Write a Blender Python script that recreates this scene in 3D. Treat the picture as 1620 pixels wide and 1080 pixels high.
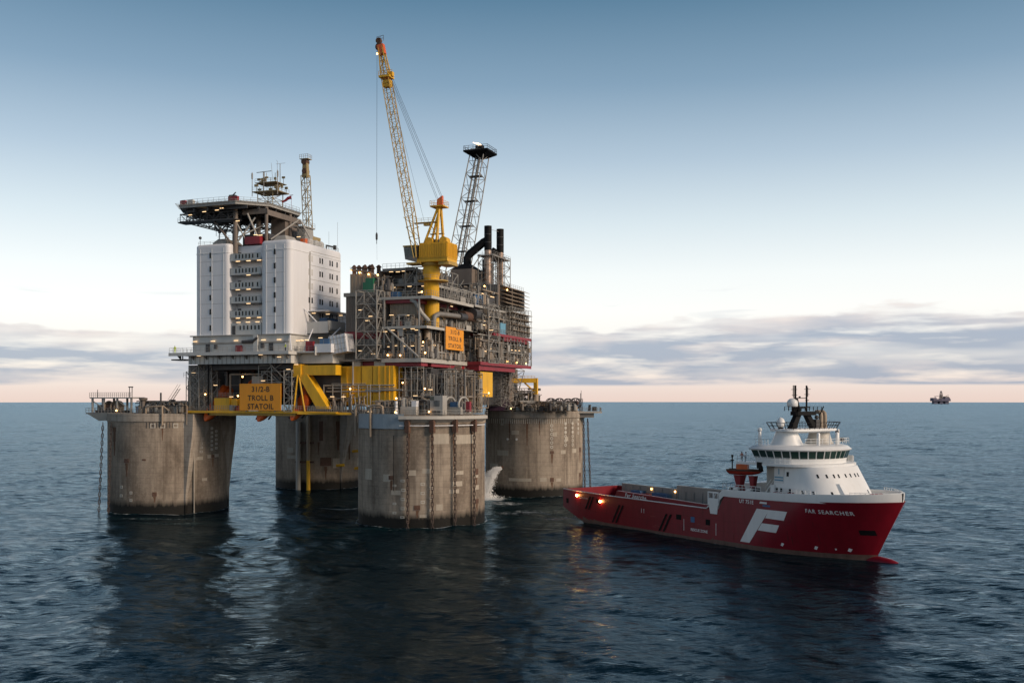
import bpy, bmesh, math, random
import numpy as np
from math import sin, cos, pi, radians, sqrt, atan2, asin
from mathutils import Vector, Matrix

for o in list(bpy.data.objects):
    bpy.data.objects.remove(o)
scene = bpy.context.scene
COL = scene.collection

# ------------------------------------------------------------------ camera
CAM_H = 27.85
cam_data = bpy.data.cameras.new('camera')
cam_data.sensor_width = 36.0
cam_data.lens = 34.75
cam_data.shift_y = 91.0 / 1620.0
cam_data.clip_start = 0.5
cam_data.clip_end = 120000.0
cam = bpy.data.objects.new('camera', cam_data)
cam.location = (0, 0, CAM_H)
cam.rotation_euler = (pi / 2, 0, 0)
COL.objects.link(cam)
scene.camera = cam

# ------------------------------------------------------------------ sky and sun
SUN_EL = radians(24.0)
SUN_AZ = Vector((0.885, -0.466))            # horizontal direction towards the sun
world = bpy.data.worlds.new('World')
scene.world = world
world.use_nodes = True


def build_world():
    nt = world.node_tree
    N = nt.nodes
    L = nt.links
    N.clear()

    def n(t, **k):
        x = N.new(t)
        for a, b in k.items():
            setattr(x, a, b)
        return x

    def math_(op, a=None, b=None, c=None, clamp=False):
        m = n('ShaderNodeMath', operation=op)
        m.use_clamp = clamp
        for i, v in enumerate((a, b, c)):
            if v is None:
                continue
            if isinstance(v, (int, float)):
                m.inputs[i].default_value = v
            else:
                L.new(v, m.inputs[i])
        return m.outputs[0]

    def ramp(fac, stops, interp='LINEAR'):
        r = n('ShaderNodeValToRGB')
        r.color_ramp.interpolation = interp
        e = r.color_ramp.elements
        while len(e) < len(stops):
            e.new(0.5)
        for i, (p, c) in enumerate(stops):
            e[i].position = p
            e[i].color = (*c, 1) if len(c) == 3 else c
        L.new(fac, r.inputs[0])
        return r.outputs[0]

    def lin(r, g, b):
        f = lambda c: (c / 255 / 12.92) if c / 255 <= 0.04045 else ((c / 255 + 0.055) / 1.055) ** 2.4
        return (f(r), f(g), f(b))

    def mix(fac, a, b):
        m = n('ShaderNodeMix', data_type='RGBA')
        for s, v in ((0, fac), (6, a), (7, b)):
            if isinstance(v, (int, float)):
                m.inputs[s].default_value = v
            elif isinstance(v, tuple):
                m.inputs[s].default_value = (*v, 1)
            else:
                L.new(v, m.inputs[s])
        return m.outputs[2]

    tc = n('ShaderNodeTexCoord')
    sep = n('ShaderNodeSeparateXYZ')
    L.new(tc.outputs['Generated'], sep.inputs[0])
    el = math_('ARCSINE', math_('MINIMUM', math_('MAXIMUM', sep.outputs[2], -1.0), 1.0))   # elevation in radians
    az = math_('ARCTAN2', sep.outputs[0], sep.outputs[1])
    eln = math_('DIVIDE', el, radians(90.0))
    d = lambda deg: deg / 90.0
    grad = ramp(eln, [
        (0.0, lin(224, 205, 198)), (d(1.0), lin(232, 216, 208)), (d(2.0), lin(238, 230, 222)), (d(5.0), lin(244, 242, 238)),
        (d(7.0), lin(236, 239, 237)), (d(10.0), lin(209, 220, 224)), (d(13.5), lin(170, 188, 202)),
        (d(17.5), lin(124, 151, 172)), (d(22.5), lin(74, 112, 137)), (d(32), lin(44, 76, 101)),
        (d(55), lin(28, 50, 72)), (1.0, lin(20, 38, 58))])

    # low stratus banks near the horizon
    def noise(sx, sy, off, scale, det, rough, dist=0.0):
        c = n('ShaderNodeCombineXYZ')
        L.new(math_('MULTIPLY', az, sx), c.inputs[0])
        L.new(math_('MULTIPLY', el, sy), c.inputs[1])
        c.inputs[2].default_value = off
        t = n('ShaderNodeTexNoise')
        t.inputs['Scale'].default_value = scale
        t.inputs['Detail'].default_value = det
        t.inputs['Roughness'].default_value = rough
        t.inputs['Distortion'].default_value = dist
        L.new(c.outputs[0], t.inputs['Vector'])
        return t.outputs[0]
    big = noise(5.0, 40.0, 3.7, 1.0, 3.0, 0.5)
    fine = noise(12.0, 62.0, 9.1, 1.0, 5.0, 0.52, 0.12)
    streak = noise(10.0, 80.0, 1.3, 1.0, 5.0, 0.52, 0.12)
    # top of the bank wanders with azimuth
    topn = noise(3.2, 2.0, 21.3, 1.0, 5.0, 0.6)
    top = math_('ADD', math_('MULTIPLY', math_('SUBTRACT', topn, 0.5), radians(5.0)), math_('ADD', math_('MULTIPLY', math_('SINE', math_('MULTIPLY', az, 2.0)), radians(0.7)), radians(4.1)))
    edge = math_('ADD', math_('MULTIPLY', math_('SUBTRACT', fine, 0.5), radians(2.4)), math_('SUBTRACT', top, el))
    upper = math_('DIVIDE', edge, radians(0.32), clamp=True)
    base = math_('DIVIDE', math_('SUBTRACT', math_('ADD', el, math_('MULTIPLY', math_('SUBTRACT', big, 0.5), radians(0.5))), radians(0.72)),
                 radians(0.16), clamp=True)
    body = math_('ADD', math_('MULTIPLY', math_('SUBTRACT', streak, 0.43), 5.0), 0.6, clamp=True)
    thick = math_('ADD', math_('MULTIPLY', math_('SUBTRACT', big, 0.44), 3.2), 0.72, clamp=True)
    cov = math_('MULTIPLY', math_('MULTIPLY', upper, base), math_('MULTIPLY', body, thick))
    cov = math_('MULTIPLY', cov, 0.93)
    # lit tops, blue grey bodies
    rim = math_('SUBTRACT', 1.0, math_('DIVIDE', edge, radians(1.5), clamp=True), clamp=True)
    lit = math_('ADD', math_('MULTIPLY', rim, 0.7), math_('MULTIPLY', math_('SUBTRACT', fine, 0.5), 2.2), clamp=True)
    ccol = mix(lit, lin(152, 162, 182), lin(240, 222, 212))
    ccol = mix(math_('MULTIPLY', math_('SUBTRACT', streak, 0.5), 1.4, clamp=True), ccol, lin(140, 156, 183))
    sky1 = mix(cov, grad, ccol)
    # small wisps a little higher
    w = noise(7.0, 75.0, 33.0, 1.0, 4.0, 0.5, 0.4)
    wb = math_('MULTIPLY', math_('DIVIDE', math_('SUBTRACT', el, radians(3.6)), radians(0.8), clamp=True),
               math_('DIVIDE', math_('SUBTRACT', radians(7.0), el), radians(1.5), clamp=True))
    wisp = math_('MULTIPLY', math_('MULTIPLY', math_('SUBTRACT', w, 0.66), 8.0, clamp=True), wb)
    sky2 = mix(math_('MULTIPLY', wisp, 0.6), sky1, lin(196, 199, 206))
    # warm strip right above the sea
    strip = math_('SUBTRACT', 1.0, math_('DIVIDE', math_('SUBTRACT', el, radians(0.0)), radians(0.8), clamp=True), clamp=True)
    sky3 = mix(math_('MULTIPLY', strip, 0.6), sky2, lin(229, 203, 192))
    bg = n('ShaderNodeBackground')
    L.new(sky3, bg.inputs[0])
    bg.inputs[1].default_value = 0.95

    nis = n('ShaderNodeTexSky', sky_type='NISHITA')
    nis.sun_disc = False
    nis.sun_elevation = SUN_EL
    nis.sun_rotation = atan2(SUN_AZ.x, SUN_AZ.y)
    nis.air_density = 1.0
    nis.dust_density = 1.0
    nis.ozone_density = 1.5
    bg2 = n('ShaderNodeBackground')
    L.new(nis.outputs[0], bg2.inputs[0])
    bg2.inputs[1].default_value = 0.02
    ms = n('ShaderNodeAddShader')
    L.new(bg.outputs[0], ms.inputs[0])
    L.new(bg2.outputs[0], ms.inputs[1])
    out = n('ShaderNodeOutputWorld')
    L.new(ms.outputs[0], out.inputs[0])


build_world()

sun_data = bpy.data.lights.new('sun', 'SUN')
sun_data.energy = 2.7
sun_data.angle = radians(18)
sun_data.color = (1.0, 0.79, 0.6)
sun = bpy.data.objects.new('sun', sun_data)
sd = Vector((SUN_AZ.x * cos(SUN_EL), SUN_AZ.y * cos(SUN_EL), sin(SUN_EL)))
sun.rotation_euler = sd.to_track_quat('Z', 'Y').to_euler()
COL.objects.link(sun)

vs = scene.view_settings
vs.view_transform = 'Standard'
vs.look = 'None'
vs.exposure = 0.12
vs.gamma = 1.0
vs.use_curve_mapping = False
scene.cycles.max_bounces = 6
scene.cycles.caustics_reflective = False
scene.cycles.caustics_refractive = False
scene.cycles.sample_clamp_indirect = 4.0


# ------------------------------------------------------------------ materials
def new_mat(name):
    m = bpy.data.materials.new(name)
    m.use_nodes = True
    nt = m.node_tree
    b = nt.nodes['Principled BSDF']
    return m, nt, b


def paint(name, col, rough=0.55, metal=0.0, var=0.18, scale=0.6, dirt=None, dirt_amt=0.35, streak=True, bump=0.0):
    """Weathered paint or steel: colour variation, vertical runs of dirt, uneven gloss."""
    m, nt, b = new_mat(name)
    N, L = nt.nodes, nt.links
    geo = N.new('ShaderNodeNewGeometry')
    mp = N.new('ShaderNodeMapping')
    mp.inputs['Scale'].default_value = (1, 1, 0.16 if streak else 1)
    L.new(geo.outputs['Position'], mp.inputs[0])
    t = N.new('ShaderNodeTexNoise')
    t.inputs['Scale'].default_value = scale
    t.inputs['Detail'].default_value = 6
    t.inputs['Roughness'].default_value = 0.65
    L.new(mp.outputs[0], t.inputs['Vector'])
    r = N.new('ShaderNodeValToRGB')
    e = r.color_ramp.elements
    e[0].position, e[1].position = 0.3, 0.7
    e[0].color = (*[c * (1 - var) for c in col], 1)
    e[1].color = (*[min(1, c * (1 + var * 0.6)) for c in col], 1)
    L.new(t.outputs[0], r.inputs[0])
    last = r.outputs[0]
    if dirt is not None:
        t2 = N.new('ShaderNodeTexNoise')
        t2.inputs['Scale'].default_value = scale * 2.7
        t2.inputs['Detail'].default_value = 8
        t2.inputs['Roughness'].default_value = 0.75
        L.new(mp.outputs[0], t2.inputs['Vector'])
        r2 = N.new('ShaderNodeValToRGB')
        r2.color_ramp.elements[0].position = 0.52
        r2.color_ramp.elements[1].position = 0.78
        L.new(t2.outputs[0], r2.inputs[0])
        mm = N.new('ShaderNodeMath')
        mm.operation = 'MULTIPLY'
        mm.inputs[1].default_value = dirt_amt
        L.new(r2.outputs[0], mm.inputs[0])
        mx = N.new('ShaderNodeMix')
        mx.data_type = 'RGBA'
        L.new(mm.outputs[0], mx.inputs[0])
        L.new(last, mx.inputs[6])
        mx.inputs[7].default_value = (*dirt, 1)
        last = mx.outputs[2]
    L.new(last, b.inputs['Base Color'])
    b.inputs['Roughness'].default_value = rough
    b.inputs['Metallic'].default_value = metal
    if bump:
        bp = N.new('ShaderNodeBump')
        bp.inputs['Strength'].default_value = bump
        bp.inputs['Distance'].default_value = 0.1
        L.new(t.outputs[0], bp.inputs['Height'])
        L.new(bp.outputs[0], b.inputs['Normal'])
    return m


RUST = (0.13, 0.045, 0.02)
GRIME = (0.09, 0.075, 0.06)
M = {}
M['white'] = paint('white_cladding', (0.74, 0.75, 0.78), 0.45, var=0.05, scale=0.25, dirt=(0.45, 0.41, 0.36), dirt_amt=0.22)
M['podium'] = paint('pale_grey_paint', (0.56, 0.56, 0.54), 0.55, var=0.08, dirt=(0.3, 0.26, 0.22), dirt_amt=0.3)
M['cream'] = paint('cream_paint', (0.47, 0.45, 0.41), 0.55, var=0.1, dirt=(0.25, 0.21, 0.17), dirt_amt=0.35)
M['grey'] = paint('grey_paint', (0.21, 0.198, 0.182), 0.5, var=0.2, dirt=GRIME, dirt_amt=0.5)
M['lgrey'] = paint('light_grey_paint', (0.37, 0.36, 0.335), 0.5, var=0.15, dirt=(0.17, 0.12, 0.09), dirt_amt=0.45)
M['galv'] = paint('galvanised_steel', (0.33, 0.315, 0.288), 0.55, 0.15, var=0.25, scale=1.2)
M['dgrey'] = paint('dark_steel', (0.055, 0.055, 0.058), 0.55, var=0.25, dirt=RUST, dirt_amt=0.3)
M['black'] = paint('black_paint', (0.010, 0.010, 0.011), 0.6, var=0.2)
M['black'].node_tree.nodes['Principled BSDF'].inputs['Specular IOR Level'].default_value = 0.12
M['brown'] = paint('brown_cladding', (0.185, 0.15, 0.125), 0.6, var=0.2, dirt=(0.07, 0.05, 0.04), dirt_amt=0.5)
M['tan'] = paint('tan_insulation', (0.34, 0.27, 0.2), 0.55, var=0.3, dirt=RUST, dirt_amt=0.5)
M['pipe'] = paint('bare_pipe', (0.27, 0.23, 0.19), 0.42, 0.35, var=0.4, scale=1.5, dirt=RUST, dirt_amt=0.6)
M['red'] = paint('red_paint', (0.26, 0.018, 0.028), 0.5, var=0.2, dirt=(0.1, 0.02, 0.02), dirt_amt=0.4)
M['yellow'] = paint('yellow_paint', (0.78, 0.43, 0.015), 0.5, var=0.2, dirt=(0.22, 0.12, 0.03), dirt_amt=0.6)
M['boom'] = paint('boom_yellow_paint', (0.50, 0.32, 0.06), 0.5, var=0.2, dirt=RUST, dirt_amt=0.5)
M['dull'] = paint('faded_yellow_paint', (0.34, 0.26, 0.12), 0.55, var=0.25, dirt=RUST, dirt_amt=0.5)
M['orange'] = paint('orange_paint', (0.72, 0.13, 0.02), 0.4, var=0.12, dirt=(0.2, 0.05, 0.02), dirt_amt=0.3)
M['sign'] = paint('sign_orange', (0.85, 0.33, 0.012), 0.5, var=0.08, scale=0.4, dirt=(0.35, 0.13, 0.02), dirt_amt=0.3)
M['blue'] = paint('blue_paint', (0.04, 0.12, 0.26), 0.5, var=0.2)
M['bluegrey'] = paint('blue_grey_paint', (0.27, 0.33, 0.38), 0.5, var=0.15, dirt=(0.12, 0.11, 0.1), dirt_amt=0.5)
M['green'] = paint('green_paint', (0.02, 0.16, 0.08), 0.5, var=0.2)
M['rust'] = paint('rusty_steel', (0.12, 0.065, 0.045), 0.8, var=0.45, scale=2.0, dirt=(0.22, 0.08, 0.03), dirt_amt=0.7, streak=False)
M['chain'] = paint('chain_steel', (0.085, 0.06, 0.05), 0.7, var=0.4, scale=2.0, dirt=(0.19, 0.065, 0.03), dirt_amt=0.7, streak=False)
M['patch'] = paint('pale_patch', (0.44, 0.39, 0.32), 0.8, var=0.2, scale=1.5, dirt=(0.2, 0.16, 0.12), dirt_amt=0.5)
M['mark'] = paint('pale_mark', (0.52, 0.49, 0.43), 0.75, var=0.25, scale=2.0, dirt=(0.2, 0.16, 0.12), dirt_amt=0.5)
M['runstain'] = paint('rust_run_stain', (0.14, 0.075, 0.045), 0.85, var=0.4, scale=2.0, dirt=(0.2, 0.15, 0.11), dirt_amt=0.7)
M['stack'] = paint('stack_cladding', (0.42, 0.30, 0.23), 0.32, 0.6, var=0.25, scale=1.0, dirt=(0.15, 0.08, 0.05), dirt_amt=0.4)
M['hull'] = paint('hull_red', (0.20, 0.005, 0.015), 0.38, var=0.16, scale=0.5, dirt=(0.11, 0.012, 0.014), dirt_amt=0.6, bump=0.25)
M['hullw'] = paint('ship_white', (0.76, 0.77, 0.77), 0.35, var=0.05, scale=0.4, dirt=(0.5, 0.43, 0.36), dirt_amt=0.2)
M['boot'] = paint('boot_topping', (0.13, 0.075, 0.06), 0.6, var=0.35, scale=0.9, dirt=(0.2, 0.17, 0.13), dirt_amt=0.5)
M['letter'] = paint('white_lettering', (0.72, 0.72, 0.72), 0.5, var=0.08)
M['ink'] = paint('black_lettering', (0.02, 0.017, 0.015), 0.6, var=0.1)
M['deckgreen'] = paint('deck_grey', (0.20, 0.22, 0.22), 0.7, var=0.2, streak=False)
M['barrier'] = paint('barrier_grey', (0.27, 0.27, 0.26), 0.6, var=0.15, dirt=RUST, dirt_amt=0.3)
M['hivis'] = paint('hi_vis_fabric', (0.55, 0.72, 0.03), 0.8, var=0.1, streak=False)
M['navy'] = paint('navy_fabric', (0.03, 0.04, 0.09), 0.9, var=0.1, streak=False)
M['whitecloth'] = paint('white_fabric', (0.6, 0.6, 0.6), 0.9, var=0.1, streak=False)
M['salmon'] = paint('salmon_fabric', (0.55, 0.2, 0.14), 0.9, var=0.1, streak=False)
M['skin'] = paint('skin', (0.45, 0.25, 0.17), 0.6, var=0.05, streak=False)
M['lightblue'] = paint('light_blue_print', (0.13, 0.33, 0.47), 0.5, var=0.05)

m, nt, b = new_mat('window_glass')
b.inputs['Base Color'].default_value = (0.01, 0.012, 0.014, 1)
b.inputs['Roughness'].default_value = 0.25
b.inputs['Specular IOR Level'].default_value = 0.25
M['glass'] = m
m, nt, b = new_mat('bridge_glass')
b.inputs['Base Color'].default_value = (0.02, 0.045, 0.04, 1)
b.inputs['Roughness'].default_value = 0.05
M['bglass'] = m


def emit(name, col, s):
    m, nt, b = new_mat(name)
    b.inputs['Base Color'].default_value = (*col, 1)
    b.inputs['Emission Color'].default_value = (*col, 1)
    b.inputs['Emission Strength'].default_value = s
    return m


M['lamp'] = emit('lamp_glow', (1.0, 0.52, 0.16), 10)
M['shiplamp'] = emit('ship_lamp_glow', (1.0, 0.45, 0.12), 50)
M['tube'] = emit('tube_glow', (1.0, 0.66, 0.34), 1.6)
M['flame'] = emit('flame_glow', (1.0, 0.62, 0.35), 3.5)


def concrete(name, c1, c2):
    m, nt, b = new_mat(name)
    N, L = nt.nodes, nt.links

    def mth(op, a, c=None, clamp=False):
        x = N.new('ShaderNodeMath')
        x.operation = op
        x.use_clamp = clamp
        for i, v in enumerate((a, c)):
            if v is None:
                continue
            if isinstance(v, (int, float)):
                x.inputs[i].default_value = v
            else:
                L.new(v, x.inputs[i])
        return x.outputs[0]

    def nz(scale, mapscale, det=8, rough=0.6):
        mp = N.new('ShaderNodeMapping')
        mp.inputs['Scale'].default_value = mapscale
        L.new(geo.outputs['Position'], mp.inputs[0])
        t = N.new('ShaderNodeTexNoise')
        t.inputs['Scale'].default_value = scale
        t.inputs['Detail'].default_value = det
        t.inputs['Roughness'].default_value = rough
        L.new(mp.outputs[0], t.inputs['Vector'])
        return t.outputs[0]

    def mix(f, a, c):
        x = N.new('ShaderNodeMix')
        x.data_type = 'RGBA'
        for s, v in ((0, f), (6, a), (7, c)):
            if isinstance(v, (int, float)):
                x.inputs[s].default_value = v
            elif isinstance(v, tuple):
                x.inputs[s].default_value = (*v, 1)
            else:
                L.new(v, x.inputs[s])
        return x.outputs[2]
    geo = N.new('ShaderNodeNewGeometry')
    sep = N.new('ShaderNodeSeparateXYZ')
    L.new(geo.outputs['Position'], sep.inputs[0])
    z = sep.outputs[2]
    big = nz(0.16, (1, 1, 0.35), 5)
    fine = nz(1.4, (1, 1, 1), 10, 0.7)
    run = nz(0.9, (1, 1, 0.045), 7, 0.65)
    runf = nz(2.6, (1, 1, 0.03), 6, 0.7)
    base = mix(mth('MULTIPLY', mth('SUBTRACT', big, 0.38), 4.2, True), c1, c2)
    base = mix(mth('MULTIPLY', mth('SUBTRACT', fine, 0.45), 1.6, True), base, (c2[0] * 1.25, c2[1] * 1.22, c2[2] * 1.2))
    mid = nz(0.42, (1, 1, .6), 4, .55)
    base = mix(mth('MULTIPLY', mth('SUBTRACT', mid, 0.5), 2.2, True), base, (0.125, 0.102, 0.082))
    # dark runs from the top, brown streaks
    base = mix(mth('MULTIPLY', mth('SUBTRACT', run, 0.49), 2.8, True), base, (0.082, 0.062, 0.048))
    base = mix(mth('MULTIPLY', mth('SUBTRACT', runf, 0.6), 1.8, True), base, (0.16, 0.09, 0.055))
    # slipform lifts
    ln = mth('FRACT', mth('DIVIDE', mth('ADD', z, mth('MULTIPLY', fine, 0.12)), 1.25))
    line = mth('MULTIPLY', mth('LESS_THAN', ln, 0.07), 0.32)
    base = mix(line, base, (0.1, 0.085, 0.07))
    # wet, weed covered band above the sea
    wet = mth('SUBTRACT', 1.0, mth('DIVIDE', mth('SUBTRACT', mth('ADD', z, mth('MULTIPLY', mth('SUBTRACT', run, 0.5), 3.0)), 1.9), 1.6, True), True)
    base = mix(wet, base, (0.012, 0.011, 0.009))
    L.new(base, b.inputs['Base Color'])
    rg = mth('SUBTRACT', 0.9, mth('MULTIPLY', wet, 0.25))
    b.inputs['Specular IOR Level'].default_value = 0.25
    L.new(rg, b.inputs['Roughness'])
    bp = N.new('ShaderNodeBump')
    bp.inputs['Strength'].default_value = 0.5
    bp.inputs['Distance'].default_value = 0.12
    L.new(mth('SUBTRACT', mth('ADD', fine, big), mth('MULTIPLY', line, 0.8)), bp.inputs['Height'])
    L.new(bp.outputs[0], b.inputs['Normal'])
    return m


M['concrete'] = concrete('weathered_concrete', (0.19, 0.155, 0.123), (0.37, 0.312, 0.25))
M['pale_concrete'] = concrete('pale_concrete', (0.30, 0.265, 0.225), (0.42, 0.37, 0.315))


# ------------------------------------------------------------------ mesh helpers
class MB:
    def __init__(s):
        s.v = []
        s.f = []

    def add(s, vs_, fs_):
        k = len(s.v)
        s.v += [tuple(p) for p in vs_]
        s.f += [tuple(i + k for i in f) for f in fs_]
        return s

    def box(s, a, b):
        x0, y0, z0 = (min(a[i], b[i]) for i in range(3))
        x1, y1, z1 = (max(a[i], b[i]) for i in range(3))
        return s.add([(x0, y0, z0), (x1, y0, z0), (x1, y1, z0), (x0, y1, z0), (x0, y0, z1), (x1, y0, z1), (x1, y1, z1), (x0, y1, z1)],
                     [(0, 3, 2, 1), (4, 5, 6, 7), (0, 1, 5, 4), (1, 2, 6, 5), (2, 3, 7, 6), (3, 0, 4, 7)])

    def cbox(s, c, d, rz=0.0, ry=0.0):
        R = Matrix.Rotation(rz, 3, 'Z') @ Matrix.Rotation(ry, 3, 'Y')
        hx, hy, hz = d[0] / 2, d[1] / 2, d[2] / 2
        vs_ = [Vector(c) + R @ Vector((x * hx, y * hy, z * hz)) for z in (-1, 1) for x, y in ((-1, -1), (1, -1), (1, 1), (-1, 1))]
        return s.add(vs_, [(0, 3, 2, 1), (4, 5, 6, 7), (0, 1, 5, 4), (1, 2, 6, 5), (2, 3, 7, 6), (3, 0, 4, 7)])

    def tube(s, p, q, r, n=6, r2=None, cap=True):
        p, q = Vector(p), Vector(q)
        d = q - p
        if d.length < 1e-6:
            return s
        d.normalize()
        a = d.orthogonal().normalized() if abs(d.z) < 0.99 else Vector((1, 0, 0))
        if abs(d.z) < 0.99:
            a = d.cross(Vector((0, 0, 1))).normalized()
        c = d.cross(a)
        r2 = r if r2 is None else r2
        ph = pi / n
        vs_ = [p + (a * cos(2 * pi * i / n + ph) + c * sin(2 * pi * i / n + ph)) * r for i in range(n)]
        vs_ += [q + (a * cos(2 * pi * i / n + ph) + c * sin(2 * pi * i / n + ph)) * r2 for i in range(n)]
        fs_ = [(i, (i + 1) % n, n + (i + 1) % n, n + i) for i in range(n)]
        if cap:
            fs_ += [tuple(range(n - 1, -1, -1)), tuple(range(n, 2 * n))]
        return s.add(vs_, fs_)

    def path(s, pts, r, n=6):
        for a, b in zip(pts, pts[1:]):
            s.tube(a, b, r, n)
        return s

    def sweep(s, pts, r, n=8):
        """continuous bent pipe"""
        pts = [Vector(p) for p in pts]
        rings = []
        prev = None
        for i, p in enumerate(pts):
            d = (pts[min(i + 1, len(pts) - 1)] - pts[max(i - 1, 0)]).normalized()
            a = prev - d * prev.dot(d) if prev is not None else d.orthogonal()
            a.normalize()
            prev = a
            c = d.cross(a)
            rr = r[i] if isinstance(r, (list, tuple)) else r
            rings.append([p + (a * cos(2 * pi * k / n) + c * sin(2 * pi * k / n)) * rr for k in range(n)])
        vs_ = [v for R_ in rings for v in R_]
        fs_ = []
        for i in range(len(rings) - 1):
            for k in range(n):
                fs_.append((i * n + k, i * n + (k + 1) % n, (i + 1) * n + (k + 1) % n, (i + 1) * n + k))
        fs_ += [tuple(range(n - 1, -1, -1)), tuple(range((len(rings) - 1) * n, len(rings) * n))]
        return s.add(vs_, fs_)

    def lathe(s, c, prof, n=16, a0=0.0):
        vs_ = []
        for r, z in prof:
            vs_ += [(c[0] + r * cos(2 * pi * i / n + a0), c[1] + r * sin(2 * pi * i / n + a0), c[2] + z) for i in range(n)]
        fs_ = []
        for j in range(len(prof) - 1):
            for i in range(n):
                fs_.append((j * n + i, j * n + (i + 1) % n, (j + 1) * n + (i + 1) % n, (j + 1) * n + i))
        fs_ += [tuple(range(n - 1, -1, -1)), tuple(range((len(prof) - 1) * n, len(prof) * n))]
        return s.add(vs_, fs_)

    def prism(s, poly, z0, z1, bev=0.0):
        """upright prism of a counter-clockwise outline, top edge optionally rounded inwards"""
        n = len(poly)
        cx = sum(p[0] for p in poly) / n
        cy = sum(p[1] for p in poly) / n
        rings = [(1.0, z0), (1.0, z1 - bev)]
        if bev:
            ext = max(max(abs(p[0] - cx), abs(p[1] - cy)) for p in poly)
            for k in range(1, 5):
                a = k / 4 * pi / 2
                rings.append((1 - bev * (1 - cos(a)) / ext, z1 - bev + bev * sin(a)))
        vs_ = []
        for k, z in rings:
            vs_ += [(cx + (p[0] - cx) * k, cy + (p[1] - cy) * k, z) for p in poly]
        fs_ = []
        for j in range(len(rings) - 1):
            for i in range(n):
                fs_.append((j * n + i, j * n + (i + 1) % n, (j + 1) * n + (i + 1) % n, (j + 1) * n + i))
        fs_ += [tuple(range(n - 1, -1, -1)), tuple(range((len(rings) - 1) * n, len(rings) * n))]
        return s.add(vs_, fs_)

    def quad(s, *p):
        return s.add(p, [tuple(range(len(p)))])

    def truss(s, p, q, w, bays, r=0.1, rd=0.06, up=(0, 0, 1), h=None, w2=None):
        """square lattice girder from p to q"""
        p, q = Vector(p), Vector(q)
        d = (q - p).normalized()
        a = d.cross(Vector(up))
        if a.length < 1e-3:
            a = d.cross(Vector((0, 1, 0)))
        a.normalize()
        c = a.cross(d)
        h = w if h is None else h
        k2 = 1.0 if w2 is None else w2 / w

        def node(i, sx, sy):
            t = i / bays
            k = 1 + (k2 - 1) * t
            return p + (q - p) * t + a * (sx * w / 2 * k) + c * (sy * h / 2 * k)
        cs = ((-1, -1), (1, -1), (1, 1), (-1, 1))
        for sx, sy in cs:
            s.tube(node(0, sx, sy), node(bays, sx, sy), r, 5)
        for i in range(bays + 1):
            for j in range(4):
                A, B = cs[j], cs[(j + 1) % 4]
                s.tube(node(i, *A), node(i, *B), rd, 4)
                if i < bays:
                    if (i + j) % 2:
                        A, B = B, A
                    s.tube(node(i, *A), node(i + 1, *B), rd, 4)
        return s

    def rail(s, pts, h=1.15, r=0.035, step=1.6, closed=False, lean=None):
        pts = [Vector(p) for p in pts]
        if closed:
            pts = pts + [pts[0]]
        for a, b in zip(pts, pts[1:]):
            L_ = (b - a).length
            for k in (h, h * 0.52):
                s.tube(a + Vector((0, 0, k)), b + Vector((0, 0, k)), r, 4)
            n = max(1, int(round(L_ / step)))
            for i in range(n + 1):
                c = a + (b - a) * (i / n)
                s.tube(c, c + Vector((0, 0, h)), r, 4)
        return s

    def stair(s, p, q, w=0.9, n=10, r=0.05):
        p, q = Vector(p), Vector(q)
        d = (q - p)
        a = Vector((-d.y, d.x, 0))
        a = a.normalized() * w / 2 if a.length > 1e-5 else Vector((w / 2, 0, 0))
        for k in (-1, 1):
            s.tube(p + a * k, q + a * k, r * 1.6, 4)
            s.tube(p + a * k + Vector((0, 0, 1)), q + a * k + Vector((0, 0, 1)), r * 0.8, 4)
        for i in range(1, n):
            c = p + d * (i / n)
            s.tube(c - a, c + a, r, 4)
        return s

    def sphere(s, c, r, n=10, sz=1.0):
        prof = [(max(1e-3, r * sin(pi * k / (n // 2 + 1))), -r * sz * cos(pi * k / (n // 2 + 1))) for k in range(n // 2 + 2)]
        return s.lathe(c, prof, n)

    def mesh(s, name):
        me = bpy.data.meshes.new(name)
        me.from_pydata(s.v, [], s.f)
        me.update()
        return me


def smooth(me, ang=35):
    me.polygons.foreach_set('use_smooth', [True] * len(me.polygons))
    try:
        me.set_sharp_from_angle(angle=radians(ang))
    except Exception:
        pass
    return me


class Frame:
    def __init__(s, ox, oy, ang):
        s.o = Vector((ox, oy, 0))
        s.a = ang
        s.R = Matrix.Rotation(ang, 3, 'Z')

    def w(s, p):
        return s.o + s.R @ Vector(p)


PLAT = Frame(-20.8, 228.0, radians(-20.5))       # x = along the front face to the right, y = away from the viewer
SHIP = Frame(39.7, 205.8, atan2(-0.835, 0.55))   # x = towards the bow, y = towards port
WORLD = Frame(0, 0, 0)


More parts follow.
